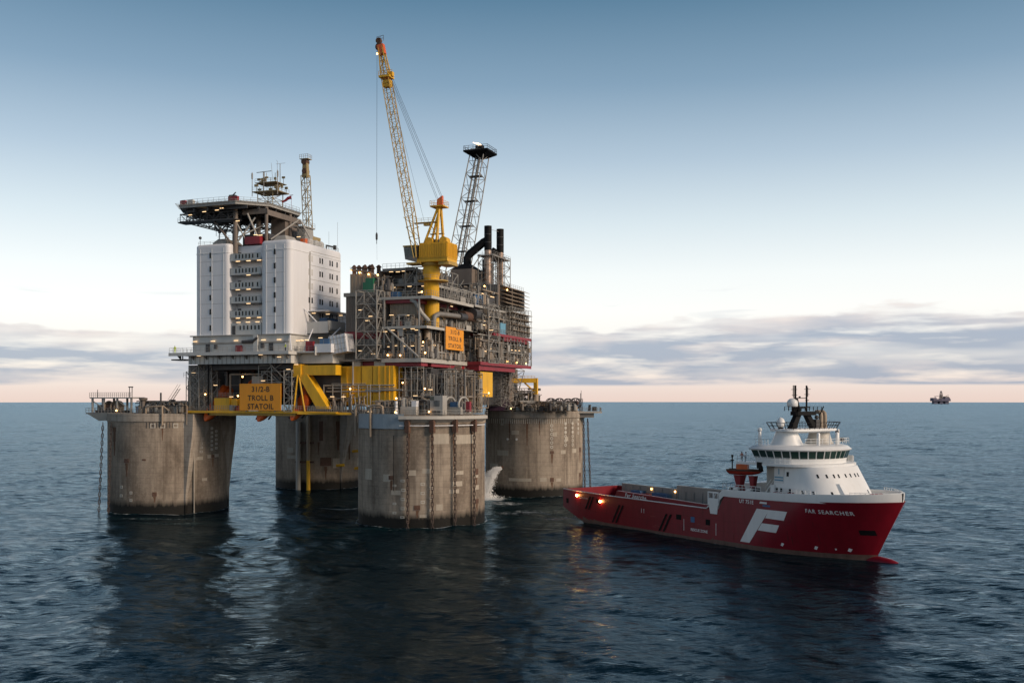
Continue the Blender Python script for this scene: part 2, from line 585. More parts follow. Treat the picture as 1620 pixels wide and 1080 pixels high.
class Thing:
    zmap = None

    def __init__(s, name, label, cat, base=(0, 0, 0), frame=PLAT, group=None):
        s.fr = frame
        s.base = Vector(base)
        o = bpy.data.objects.new(name, None)
        o.empty_display_size = 0.5
        o.location = frame.w(base)
        o.rotation_euler = (0, 0, frame.a)
        o['label'] = label
        o['category'] = cat
        o['kind'] = 'thing'
        if group:
            o['group'] = group
        COL.objects.link(o)
        s.o = o

    def part(s, name, mb, mat, parent=None, sm=None, stuff=False, label=None):
        if not mb.v:
            return None
        b = s.base
        if s.zmap:
            mb.v = [(x, y, s.zmap(z)) for x, y, z in mb.v]
        me = bpy.data.meshes.new(name)
        me.from_pydata([(x - b.x, y - b.y, z - b.z) for x, y, z in mb.v], [], mb.f)
        me.update()
        me.materials.append(M[mat])
        if sm:
            smooth(me, sm)
        o = bpy.data.objects.new(name, me)
        o.parent = parent or s.o
        if stuff:
            o['kind'] = 'stuff'
        if label:
            o['label'] = label
        COL.objects.link(o)
        return o

    def inst(s, name, me, loc, rz=0.0, parent=None, rot=None, scale=None):
        o = bpy.data.objects.new(name, me)
        o.parent = parent or s.o
        o.location = Vector(loc) - s.base
        o.rotation_euler = rot if rot is not None else (0, 0, rz)
        if scale:
            o.scale = scale
        COL.objects.link(o)
        return o

    def lamps(s, pts, kind='lamp', rz=0.0):
        for p in pts:
            s.inst('lamp' if kind == 'lamp' else 'strip_light', SH[kind], p, rz)


def shared(mb, mat, name, sm=None):
    me = mb.mesh(name)
    me.materials.append(M[mat])
    if sm:
        smooth(me, sm)
    return me


SH = {
    'lamp': shared(MB().sphere((0, 0, 0), 0.2, 8), 'lamp', 'lamp_bulb', 60),
    'tube': shared(MB().box((-0.5, -0.1, -0.06), (0.5, 0.1, 0.06)), 'tube', 'strip_tube'),
}


def tag_structure(o):
    o['kind'] = 'structure'
    return o


def text_mb(txt, size, place, space=1.0, bold=0.0, width=1.0):
    """lettering as a flat mesh; place(x, y) puts a point of the writing into the thing's frame"""
    cu = bpy.data.curves.new('t', 'FONT')
    cu.body = txt
    cu.size = size
    cu.align_x = 'CENTER'
    cu.align_y = 'CENTER'
    cu.space_character = space
    cu.offset = bold
    cu.resolution_u = 3
    o = bpy.data.objects.new('t', cu)
    COL.objects.link(o)
    bpy.context.view_layer.update()
    me = bpy.data.meshes.new_from_object(o.evaluated_get(bpy.context.evaluated_depsgraph_get()))
    mb = MB()
    mb.add([place(v.co.x * width, v.co.y) for v in me.vertices], [tuple(p.vertices) for p in me.polygons])
    bpy.data.objects.remove(o)
    bpy.data.curves.remove(cu)
    bpy.data.meshes.remove(me)
    return mb


def rrect(x0, x1, y0, y1, r, n=5):
    out = []
    for cx, cy, a0 in ((x1 - r, y0 + r, -pi / 2), (x1 - r, y1 - r, 0), (x0 + r, y1 - r, pi / 2), (x0 + r, y0 + r, pi)):
        for i in range(n + 1):
            a = a0 + pi / 2 * i / n
            out.append((cx + r * cos(a), cy + r * sin(a)))
    return out

# ------------------------------------------------------------------ sea
def build_sea():
    rng = np.random.default_rng(7)
    r1 = np.geomspace(38, 2000, 1080)
    r2 = np.geomspace(2050, 45000, 90)
    rad = np.concatenate([[2.0, 14.0, 26.0], r1, r2])
    fine = np.linspace(radians(-37), radians(37), 470)
    coarse = np.linspace(radians(37), radians(323), 60)[1:-1]
    ang = np.concatenate([fine, coarse])
    R, A = np.meshgrid(rad, ang, indexing='ij')
    X = R * np.sin(A)
    Y = R * np.cos(A)
    Z = -(R ** 2) / (2 * 6.371e6)
    dr = np.gradient(rad)[:, None]
    da = np.concatenate([np.full(470, fine[1] - fine[0]), np.full(len(coarse), coarse[1] - coarse[0])])[None, :]
    sp = np.maximum(dr, R * da)
    H = np.zeros_like(R)
    wind = radians(205)
    for i in range(80):
        lam = float(np.exp(rng.uniform(np.log(1.5), np.log(30))))
        th = wind + rng.normal(0, 0.55)
        k = 2 * pi / lam
        slope = 0.0175 * (1.0 if lam < 16 else 0.7)
        amp = slope / k
        fade = np.clip((lam / sp - 2.5) / 3.0, 0, 1)
        ph = k * (X * cos(th) + Y * sin(th)) + rng.uniform(0, 2 * pi)
        H += amp * fade * (np.sin(ph) + 0.22 * np.cos(2 * ph))
    # gusts: patches of livelier and calmer water
    g = 0.75 + 0.35 * np.sin(X * 0.031 + 1.3 * np.sin(Y * 0.017)) * np.sin(Y * 0.023 + 0.7)
    Z = Z + H * g
    nr, na = R.shape
    co = np.stack([X, Y, Z], -1).reshape(-1, 3)
    i = np.arange(nr - 1)[:, None] * na
    j = np.arange(na)[None, :]
    jn = (j + 1) % na
    q = np.stack([i + j, i + na + j, i + na + jn, i + jn], -1).reshape(-1, 4)
    me = bpy.data.meshes.new('sea')
    me.vertices.add(len(co))
    me.vertices.foreach_set('co', co.astype(np.float32).ravel())
    me.loops.add(q.size)
    me.loops.foreach_set('vertex_index', q[:, ::-1].astype(np.int32).ravel())
    me.polygons.add(len(q))
    me.polygons.foreach_set('loop_start', np.arange(0, q.size, 4, dtype=np.int32))
    me.polygons.foreach_set('loop_total', np.full(len(q), 4, dtype=np.int32))
    me.update()
    me.validate()
    me.polygons.foreach_set('use_smooth', [True] * len(me.polygons))
    # material
    m, nt, b = new_mat('sea_water')
    N, L = nt.nodes, nt.links

    def mth(op, a, c=None, clamp=False):
        x = N.new('ShaderNodeMath')
        x.operation = op
        x.use_clamp = clamp
        for k, v in enumerate((a, c)):
            if v is None:
                continue
            if isinstance(v, (int, float)):
                x.inputs[k].default_value = v
            else:
                L.new(v, x.inputs[k])
        return x.outputs[0]
    geo = N.new('ShaderNodeNewGeometry')

    def nz(scale, ms, det, rough, rot=0.0, dist=0.0):
        mp = N.new('ShaderNodeMapping')
        mp.inputs['Scale'].default_value = ms
        mp.inputs['Rotation'].default_value = (0, 0, rot)
        L.new(geo.outputs['Position'], mp.inputs[0])
        t = N.new('ShaderNodeTexNoise')
        t.inputs['Scale'].default_value = scale
        t.inputs['Detail'].default_value = det
        t.inputs['Roughness'].default_value = rough
        t.inputs['Distortion'].default_value = dist
        L.new(mp.outputs[0], t.inputs['Vector'])
        return t.outputs[0]
    w1 = nz(0.8, (0.55, 1.0, 1), 5, 0.55, radians(-18), 0.4)
    w2 = nz(2.6, (0.6, 1.0, 1), 4, 0.6, radians(14), 0.3)
    hgt = mth('ADD', mth('MULTIPLY', w1, 1.0), mth('MULTIPLY', w2, 0.26))
    bp = N.new('ShaderNodeBump')
    bp.inputs['Strength'].default_value = 1.0
    bp.inputs['Distance'].default_value = 0.2
    L.new(hgt, bp.inputs['Height'])
    # wavelets too small for the mesh tilt the surface at every distance
    def vnoise(scale, ms, det, rot):
        mp = N.new('ShaderNodeMapping')
        mp.inputs['Scale'].default_value = ms
        mp.inputs['Rotation'].default_value = (0, 0, rot)
        L.new(geo.outputs['Position'], mp.inputs[0])
        t_ = N.new('ShaderNodeTexNoise')
        t_.inputs['Scale'].default_value = scale
        t_.inputs['Detail'].default_value = det
        t_.inputs['Roughness'].default_value = 0.62
        L.new(mp.outputs[0], t_.inputs['Vector'])
        sb = N.new('ShaderNodeVectorMath')
        sb.operation = 'SUBTRACT'
        sb.inputs[1].default_value = (.5, .5, .5)
        L.new(t_.outputs['Color'], sb.inputs[0])
        ml = N.new('ShaderNodeVectorMath')
        ml.operation = 'MULTIPLY'
        ml.inputs[1].default_value = (.45, .95, 0)
        L.new(sb.outputs[0], ml.inputs[0])
        return ml.outputs[0]
    a1 = N.new('ShaderNodeVectorMath')
    a1.operation = 'ADD'
    L.new(bp.outputs[0], a1.inputs[0])
    L.new(vnoise(0.6, (.5, 1, 1), 6, radians(-12)), a1.inputs[1])
    a2 = N.new('ShaderNodeVectorMath')
    a2.operation = 'MULTIPLY_ADD'
    L.new(vnoise(0.07, (.4, 1, 1), 5, radians(8)), a2.inputs[0])
    a2.inputs[1].default_value = (.5, .5, 0)
    L.new(a1.outputs[0], a2.inputs[2])
    nm = N.new('ShaderNodeVectorMath')
    nm.operation = 'NORMALIZE'
    L.new(a2.outputs[0], nm.inputs[0])
    WN = nm.outputs[0]
    # foam churned up by the discharge, the stern and along the columns
    sep = N.new('ShaderNodeSeparateXYZ')
    L.new(geo.outputs['Position'], sep.inputs[0])
    mask = None
    for (cx, cy, rx, ry, s) in ((-8, 277, 8, 9, 1.3), (-2, 264, 9, 8, .8), (4, 243, 17, 9, 0.72), (13, 232, 14, 7, 0.72), (-5, 222, 6, 10, 0.5),
                                (-40, 252, 20, 1.6, 0.85), (-84, 230, 16, 1.3, 0.72), (-76, 222, 12, 1.2, 0.7), (-24, 211.5, 16, 2.5, 0.55)):
        dx = mth('DIVIDE', mth('SUBTRACT', sep.outputs[0], cx), rx)
        dy = mth('DIVIDE', mth('SUBTRACT', sep.outputs[1], cy), ry)
        d2 = mth('ADD', mth('MULTIPLY', dx, dx), mth('MULTIPLY', dy, dy))
        g_ = mth('MULTIPLY', mth('POWER', 2.718, mth('MULTIPLY', d2, -1.0)), s)
        mask = g_ if mask is None else mth('MAXIMUM', mask, g_)
    for c_ in ((-20.8, 228.0), (-87.9, 253.0), (6.6, 295.0), (-61.5, 319.5)):
        dx = mth('SUBTRACT', sep.outputs[0], c_[0])
        dy = mth('SUBTRACT', sep.outputs[1], c_[1])
        dd = mth('SQRT', mth('ADD', mth('MULTIPLY', dx, dx), mth('MULTIPLY', dy, dy)))
        ring = mth('MULTIPLY', mth('SUBTRACT', 1.0, mth('ABSOLUTE', mth('DIVIDE', mth('SUBTRACT', dd, 14.9), 1.1)), True), 0.8)
        mask = mth('MAXIMUM', mask, ring)
    sx = mth('ADD', mth('MULTIPLY', mth('SUBTRACT', sep.outputs[0], 40.3), .55), mth('MULTIPLY', mth('SUBTRACT', sep.outputs[1], 205.8), -.835))
    sy = mth('ABSOLUTE', mth('ADD', mth('MULTIPLY', mth('SUBTRACT', sep.outputs[0], 40.3), .835), mth('MULTIPLY', mth('SUBTRACT', sep.outputs[1], 205.8), .55)))
    along = mth('SUBTRACT', 1.0, mth('DIVIDE', mth('SUBTRACT', mth('ABSOLUTE', mth('ADD', sx, 4.0)), 24.0), 12.0, True), True)
    wash = mth('MULTIPLY', mth('SUBTRACT', 1.0, mth('ABSOLUTE', mth('DIVIDE', mth('SUBTRACT', sy, 9.2), 1.0)), True), mth('MULTIPLY', along, .66))
    mask = mth('MAXIMUM', mask, wash)
    fn = nz(0.55, (0.5, 1.0, 1), 9, 0.72, 0.1, 1.5)
    foam = mth('MULTIPLY', mth('SUBTRACT', mth('ADD', mask, mth('MULTIPLY', mth('SUBTRACT', fn, 0.5), 2.2)), 0.66), 3.2, True)
    foam = mth('MULTIPLY', foam, mth('MULTIPLY', mask, 1.6, True))
    tint = mth('MULTIPLY', mask, 0.5, True)
    m1 = N.new('ShaderNodeMix')
    m1.data_type = 'RGBA'
    L.new(tint, m1.inputs[0])
    m1.inputs[6].default_value = (0.0015, 0.009, 0.014, 1)
    m1.inputs[7].default_value = (0.01, 0.07, 0.08, 1)
    m2 = N.new('ShaderNodeMix')
    m2.data_type = 'RGBA'
    L.new(foam, m2.inputs[0])
    L.new(m1.outputs[2], m2.inputs[6])
    m2.inputs[7].default_value = (0.7, 0.73, 0.74, 1)
    # open water far out: the unresolved wind sea is carried by the gloss
    ln = N.new('ShaderNodeVectorMath')
    ln.operation = 'LENGTH'
    L.new(geo.outputs['Position'], ln.inputs[0])
    rr = N.new('ShaderNodeValToRGB')
    L.new(mth('DIVIDE', mth('LOGARITHM', ln.outputs['Value'], 10.0), 4.0), rr.inputs[0])
    el_ = rr.color_ramp.elements
    while len(el_) < 5:
        el_.new(.5)
    for e_, (d_, v_) in zip(el_, ((60, .05), (150, .07), (300, .09), (800, .13), (3000, .18))):
        e_.position = math.log10(d_) / 4.0
        e_.color = (v_, v_, v_, 1)
    N.remove(b)
    df = N.new('ShaderNodeBsdfDiffuse')
    L.new(m2.outputs[2], df.inputs['Color'])
    L.new(WN, df.inputs['Normal'])
    gl = N.new('ShaderNodeBsdfGlossy')
    gl.inputs['Color'].default_value = (.45, .59, .69, 1)
    L.new(rr.outputs[0], gl.inputs['Roughness'])
    L.new(WN, gl.inputs['Normal'])
    fr = N.new('ShaderNodeFresnel')
    fr.inputs['IOR'].default_value = 1.33
    L.new(WN, fr.inputs['Normal'])
    mx = N.new('ShaderNodeMixShader')
    L.new(mth('MULTIPLY', fr.outputs[0], mth('SUBTRACT', 1.0, mth('MULTIPLY', foam, .9))), mx.inputs[0])
    L.new(df.outputs[0], mx.inputs[1])
    L.new(gl.outputs[0], mx.inputs[2])
    L.new(mx.outputs[0], N['Material Output'].inputs['Surface'])
    me.materials.append(m)
    o = bpy.data.objects.new('sea', me)
    o['kind'] = 'structure'
    COL.objects.link(o)


build_sea()

# ------------------------------------------------------------------ concrete columns
CR = 14.5
CTOP = 24.3
COLS = {   # world x, y of the axis
    'F': Vector((-20.8, 228.0)), 'L': Vector((-87.9, 253.0)), 'R': Vector((6.6, 295.0)), 'B': Vector((-61.5, 319.5))}


def column(key, label):
    c = COLS[key]
    t = Thing('concrete_column', label, 'column', (c.x, c.y, -4), WORLD, 'concrete columns of the platform')
    t.part('shaft', MB().lathe((c.x, c.y, 0), [(CR, -4), (CR, CTOP - 2.0)], 96), 'concrete', sm=30)
    t.part('collar', MB().lathe((c.x, c.y, 0), [(CR + .05, CTOP - 2.0), (CR + 0.22, CTOP - 1.9), (CR + 0.22, CTOP), (CR - 1, CTOP + .05)], 96),
           'pale_concrete' if key in 'RL' else 'concrete', sm=30)
    return t


def on_col(key, px, z, off=0.0, R=CR):
    """point on the column's shell px metres to the right of its axis as seen from the viewer's side"""
    c = COLS[key]
    x = max(-R * .999, min(R * .999, px))
    d = Vector((-c.x, -c.y)).normalized()           # towards the viewer
    r = Vector((-d.y, d.x))                          # to the right
    k = sqrt(max(0, R * R - x * x))
    n = (d * k + r * x) / R
    p = c + n * (R + off)
    return Vector((p.x, p.y, z)), Vector((n.x, n.y, 0))


def plate(mb, key, px, z, w, h, th=0.05, hole=0.0):
    """thin plate bent onto the shell, optionally a frame"""
    seg = max(2, int(w / 0.7))

    def strip(x0, x1, z0, z1):
        for i in range(seg):
            a, b_ = x0 + (x1 - x0) * i / seg, x0 + (x1 - x0) * (i + 1) / seg
            A, nA = on_col(key, a, 0)
            B, nB = on_col(key, b_, 0)
            v = []
            for P, n_ in ((A, nA), (B, nB)):
                for zz in (z0, z1):
                    v.append((P.x - n_.x * .05, P.y - n_.y * .05, zz))
                    v.append((P.x + n_.x * th, P.y + n_.y * th, zz))
            mb.add(v, [(1, 5, 7, 3), (0, 1, 3, 2), (4, 6, 7, 5), (2, 3, 7, 6), (0, 4, 5, 1)])
    if hole:
        strip(px - w / 2, px - w / 2 + hole, z - h / 2, z + h / 2)
        strip(px + w / 2 - hole, px + w / 2, z - h / 2, z + h / 2)
        strip(px - w / 2 + hole, px + w / 2 - hole, z - h / 2, z - h / 2 + hole)
        strip(px - w / 2 + hole, px + w / 2 - hole, z + h / 2 - hole, z + h / 2)
    else:
        strip(px - w / 2, px + w / 2, z - h / 2, z + h / 2)
    return mb


tF = column('F', 'tan front concrete column with four rusty chains hanging down its face')
tL = column('L', 'leftmost grey brown concrete column under the orange sign walkway')
tR = column('R', 'right concrete column beside the red ship, with rows of pale round marks')
tB = column('B', 'shaded rear concrete column seen between the left and front columns')


def mk(t, key, lst, name, mat, hole=0.0, th=0.05):
    for (px, z, w, h) in lst:
        t.part(name, plate(MB(), key, px, z, w, h, th, hole), mat)


# repair patches, frames and rusty sockets on the front column (metres right of the axis, height, width, height)
mk(tF, 'F', [(-11.7, 11.3, 1.5, 2.4), (-7.6, 10.7, 1.6, 1.6), (-2.2, 11.9, 1.9, 1.2), (1.2, 12.3, 2.2, 1.0), (-5.6, 7.6, 2.1, 1.0), (3.8, 4.4, 1.4, 1.3),
             (7.7, 9.3, 2.3, 1.1), (7.0, 7.7, 2.2, .9), (8.2, 11.7, 1.8, .8), (12.1, 10.9, 1.0, 1.2), (12.3, 8.1, .9, 1.0), (.3, 2.6, 1.6, .7),
             (9.4, 19.0, 4.6, 2.0), (4.2, 19.2, 3.4, 2.2)], 'repair_patch', 'patch', th=0.03)
mk(tF, 'F', [(-4.1, 10.2, .95, .55), (-4.0, 8.2, .95, .6), (-4.1, 6.2, .95, .6), (-4.1, 4.2, .95, .6), (-5.9, 9.1, .8, .5), (-5.9, 5.2, .8, .5), (-5.9, 3.2, .8, .5),
             (.2, 9.5, .95, .6), (.2, 7.5, .95, .6), (.2, 5.6, .95, .6), (2.0, 8.6, .7, .5), (1.9, 6.4, .7, .5), (1.9, 3.8, .7, .5), (-4.2, 2.3, .9, .5)], 'painted_frame', 'mark', hole=0.17, th=0.04)
mk(tF, 'F', [(-6.6, 10.8, 1.1, .9), (-1.0, 4.4, 1.3, 1.0), (12.2, 11.6, .7, 1.4), (12.3, 5.0, .7, 1.0)], 'rusty_socket', 'rust', th=0.09)
# left column
lm = []
for cx, z0, z1, st in ((3.9, 14.6, 21.0, 1.05), (7.6, 14.9, 21.4, 1.0), (10.2, 15.3, 20.8, 1.05), (11.3, 15.6, 20.2, 1.05)):
    z = z0
    while z < z1:
        lm.append((cx, z, .75 if cx < 9 else .55, .6))
        z += st
mk(tL, 'L', lm + [(-10.8, 6.5, .6, .7), (-8.6, 5.2, .6, .7), (-8.6, 3.4, .6, .7), (-10.9, 4.4, .6, .7)], 'painted_frame', 'mark', hole=0.17, th=0.04)
mk(tL, 'L', [(-3.6, 21.4, 1.2, 1.1), (-1.4, 21.4, 1.2, 1.1), (1.6, 21.4, 1.2, 1.1), (4.0, 21.4, 1.2, 1.1)], 'socket_frame', 'mark', hole=0.22, th=0.06)
mk(tL, 'L', [(6.3, 13.3, 3.4, .8), (9.6, 13.6, 1.0, .9), (11.2, 13.7, 1.4, .8), (8.4, 8.0, 1.2, .7)], 'repair_patch', 'patch', th=0.03)
mk(tL, 'L', [(-9.6, 12.9, 1.1, 1.0), (-5.6, 13.2, .8, .4), (-3.2, 4.9, 1.0, 1.0), (10.4, 13.6, .8, .8)], 'rusty_socket', 'rust', th=0.08)
# right column
rm = []
for cx, z0, z1, st in ((5.0, 14.2, 21.4, 1.22), (9.0, 14.7, 22.0, 1.22), (11.1, 14.7, 22.0, 1.22), (12.8, 18.0, 22.0, 1.3)):
    z = z0
    while z < z1:
        rm.append((cx, z, 1.0 if cx < 10 else .7, .75))
        z += st
for (px, z, w, h) in rm:
    big = z > 18.2
    mb = MB()
    P, n_ = on_col('R', px, z)
    d = Vector((-n_.y, n_.x, 0))
    ring = [(cos(2 * pi * k / 10), sin(2 * pi * k / 10)) for k in range(10)]
    ri = 0.0 if (big and cx > 6 and px > 6) else 0.26
    vs_ = [tuple(P + n_ * .04 + d * (.48 * a) + Vector((0, 0, .48 * c_))) for a, c_ in ring]
    if ri:
        vs_ += [tuple(P + n_ * .04 + d * (ri * a) + Vector((0, 0, ri * c_))) for a, c_ in ring]
        mb.add(vs_, [(k, (k + 1) % 10, 10 + (k + 1) % 10, 10 + k) for k in range(10)])
    else:
        mb.add(vs_, [tuple(range(10))])
    k0 = len(mb.v)
    tR.part('round_mark', mb, 'mark')
mk(tR, 'R', [(-5.4, 18.3, 2.1, 1.2), (5.9, 17.8, 1.2, 1.2), (-9.0, 12.4, 3.2, 1.5), (-11.6, 8.6, 2.4, 1.2), (8.3, 12.7, 1.4, 1.1), (11.6, 12.9, 1.2, 1.2),
             (9.3, 16.4, 1.0, 1.2), (-4.0, 4.9, 6.5, .9), (2.6, 5.0, 2.0, 1.1), (7.0, 4.8, 1.4, .9), (-9.2, 22.2, .8, .8), (-9.2, 20.6, .8, .6)], 'repair_patch', 'patch', th=0.03)
mk(tR, 'R', [(5.1, 12.7, 1.0, .8), (5.1, 4.9, 1.0, 1.2), (13.4, 13.0, .5, 1.4), (13.4, 5.7, .5, 1.2)], 'rusty_socket', 'rust', th=0.08)
for px, z in ((-7.6, 16.4), (-5.0, 16.4)):
    P, n_ = on_col('R', px, z)
    tR.part('round_mark', MB().tube(P - n_ * .05, P + n_ * .06, .33, 12), 'letter')
# rust and lime runs below the sockets
rs = random.Random(12)
for key, t, lst in (('F', tF, [(-6.6, 10.2, .7, 3.0), (-1.0, 3.8, .8, 1.6), (12.2, 10.8, .5, 2.6), (12.3, 4.4, .5, 1.8)] + [(x + .1, 20.4, .55, rs.uniform(4, 9)) for x in (-2.9, 2.15, 6.85, 11.0)]),
                    ('L', tL, [(-9.6, 12.3, .7, 3.2), (-3.2, 4.3, .6, 1.4), (10.4, 13.1, .5, 2.2), (-1.4, 20.8, .4, 3), (4.0, 20.8, .4, 2.6), (-12.5, 21, .8, 7)]),
                    ('R', tR, [(5.1, 12.2, .7, 2.6), (5.1, 4.2, .7, 1.6), (13.4, 12.2, .4, 3), (13.4, 5, .4, 2), (-7, 21.6, .5, 5), (-2, 21.6, .6, 7), (1.5, 21.6, .4, 4)]),
                    ('B', tB, [(1.2, 7, 1.0, 4), (5, 21, 1.6, 9), (8.5, 21, 1.1, 12), (-1, 14.6, .6, 4)])):
    for (px, z, w, h) in lst:
        mb = MB()
        n = 6
        for k in range(n):
            z1, z0 = z - h * k / n, z - h * (k + 1) / n
            w1 = w * (1 - .75 * k / n) * rs.uniform(.8, 1.1)
            plate(mb, key, px + rs.uniform(-.04, .04), (z0 + z1) / 2, w1, z1 - z0, .012)
        t.part('rust_run', mb, 'runstain', stuff=True)
# upright bars below the collars
for key, t, xs in (('R', tR, [i * .62 for i in range(-21, 21)]), ('L', tL, [-5 + i * .75 for i in range(0, 9)])):
    for x in xs:
        t.part('tie_bar', plate(MB(), key, x, CTOP - 2.75, .14, 1.4, .07), 'mark' if key == 'R' else 'dgrey')
# buttress of the left column towards the deck, and its twin on the rear one
for key, t, sgn in (('L', tL, 1), ('B', tB, 1)):
    c = COLS[key]
    e = PLAT.R @ Vector((1, 0, 0))
    n_ = PLAT.R @ Vector((0, 1, 0))
    mb = MB()
    prof = [(1.9, CTOP - .1), (1.8, 20.5), (1.3, 16.5), (.6, 12.0), (.1, 8.0), (-.3, 4.5), (-.4, -4)]
    vs_ = []
    for off, z in prof:
        for w in (-8.6, 8.6):
            q = c + Vector((e.x, e.y)) * (11.6 + off + .9) + Vector((n_.x, n_.y)) * w
            q0 = c + Vector((e.x, e.y)) * 8 + Vector((n_.x, n_.y)) * w
            vs_ += [(q.x, q.y, z), (q0.x, q0.y, z)]
    fs_ = []
    for i in range(len(prof) - 1):
        a = i * 4
        fs_ += [(a, a + 2, a + 6, a + 4), (a + 1, a, a + 4, a + 5), (a + 2, a + 3, a + 7, a + 6)]
    fs_ += [(0, 1, 3, 2)]
    t.part('buttress', mb.add(vs_, fs_), 'pale_concrete', sm=30)  # paler than the shaft: sunlit look of this side put into the colour
# service pipes down the shells
for key, t, px, z0, z1, r, mat in (('L', tL, 5.7, 0.0, 22.2, .16, 'patch'), ('L', tL, -1.4, 21.6, 26.2, .24, 'tan'), ('L', tL, 4.0, 21.6, 26.2, .24, 'tan'),
                                   ('B', tB, -6.6, -1, 21, .75, 'lgrey'), ('B', tB, -3.8, 9, 23, .6, 'tan'), ('B', tB, -3.8, -1, 9, .6, 'yellow'),
                                   ('F', tF, -5.9, 8, 20, .07, 'black'), ('R', tR, -13.3, 19.5, 25.6, .3, 'lgrey')):
    P, n_ = on_col(key, px, 0, .35 + r)
    mb = MB().tube((P.x, P.y, z0), (P.x, P.y, z1), r, 10)
    t.part('riser_pipe', mb, mat, sm=40)
P, n_ = on_col('B', -6.6, 0, .5)
P2, n_ = on_col('B', -2.8, 0, .5)
for z in (8.5, 14.4):
    tB.part('pipe_clamp', MB().tube((P.x - 1, P.y - .6, z), (P2.x + .6, P2.y - .6, z), .28, 6), 'rust')
# yellow clamps and dark recess on the rear column
mk(tB, 'B', [(-9.6, 12, 1.8, 1.6), (-9.3, 9.9, 2.6, 1.1), (4.6, 8.0, 2.4, 3.0), (12.4, 8.0, 3, 2.5)], 'repair_patch', 'patch', th=0.03)
mk(tB, 'B', [(1.2, 8.5, 3.4, 2.6), (-.2, 18, 1.2, 6)], 'rusty_recess', 'rust', th=0.05)
for px, z in ((5.4, 7.2), (10.6, 6.0), (10.0, 11.4)):
    P, n_ = on_col('B', px, z, .5)
    tB.part('fender', MB().tube(P + Vector((-1.2, 0, 0)), P + Vector((1.4, 0, .2)), .45, 8), 'yellow', sm=40)

# ------------------------------------------------------------------ anchor chains, link by link
lk = MB()
pts = []
for k in range(16):
    a = 2 * pi * k / 16
    pts.append((0.25 * cos(a), 0, 0.30 * sin(a) + (0.27 if sin(a) >= 0 else -0.27)))
vs_, fs_ = [], []
for i, p in enumerate(pts):
    d = (Vector(pts[(i + 1) % 16]) - Vector(pts[i - 1])).normalized()
    a = Vector((0, 1, 0))
    c_ = d.cross(a)
    for k in range(6):
        w = a * cos(k * pi / 3) + c_ * sin(k * pi / 3)
        vs_.append(Vector(p) + w * 0.095)
for i in range(16):
    for k in range(6):
        fs_.append((i * 6 + k, i * 6 + (k + 1) % 6, ((i + 1) % 16) * 6 + (k + 1) % 6, ((i + 1) % 16) * 6 + k))
lk.add(vs_, fs_)
lk.tube((-.28, 0, 0), (.28, 0, 0), .09, 5)
LINK = shared(lk, 'chain', 'chain_link', 50)


def chain(x, y, z1, x0, y0, label, group):
    """chain of single links from (x, y, z1) down to (x0, y0) under the sea"""
    t = Thing('anchor_chain', label, 'chain', (x0, y0, -1.5), WORLD, group)
    A, B = Vector((x, y, z1)), Vector((x0, y0, -1.5))
    d = B - A
    n = int(d.length / 0.88)
    tilt = atan2((A - B).x, (A - B).z)
    for i in range(n):
        p = A + d * ((i + .5) / n)
        t.inst('link', LINK, p, rot=(0, tilt, (0.35 if i % 2 else 0.35 + pi / 2)))
    return t


names = ['leftmost of the four rusty chains on the front column', 'second rusty chain from the left on the front column',
         'third rusty chain from the left on the front column', 'rightmost of the four rusty chains on the front column']
for k, x in enumerate((-2.9, 2.15, 6.85, 11.0)):
    P, n_ = on_col('F', x, 0, .75)
    chain(P.x, P.y, 22.4, P.x, P.y, names[k], 'chains of the front column')
P, n_ = on_col('L', -14.3, 0, 1.0)
chain(P.x + .5, P.y - 1.5, 22.0, P.x - .3, P.y - 2.2, 'outermost dark chain hanging left of the left column', 'chains of the left column')
chain(P.x + 1.0, P.y + 2, 22.0, P.x + .7, P.y + 2, 'dark chain hanging close behind the left column edge', 'chains of the left column')
P, n_ = on_col('L', -13.0, 0, .9)
chain(P.x + .6, P.y, 22.0, P.x - .2, P.y, 'dark chain in front of the left edge of the left column', 'chains of the left column')
P, n_ = on_col('R', 14.4, 0, 1.3)
chain(P.x + .1, P.y - .5, 22.0, P.x + 1.0, P.y - 1, 'outer dark chain right of the right column above the ship stern', 'chains of the right column')
chain(P.x - 1.1, P.y - .5, 22.0, P.x - .7, P.y - 1, 'inner dark chain along the right edge of the right column', 'chains of the right column')


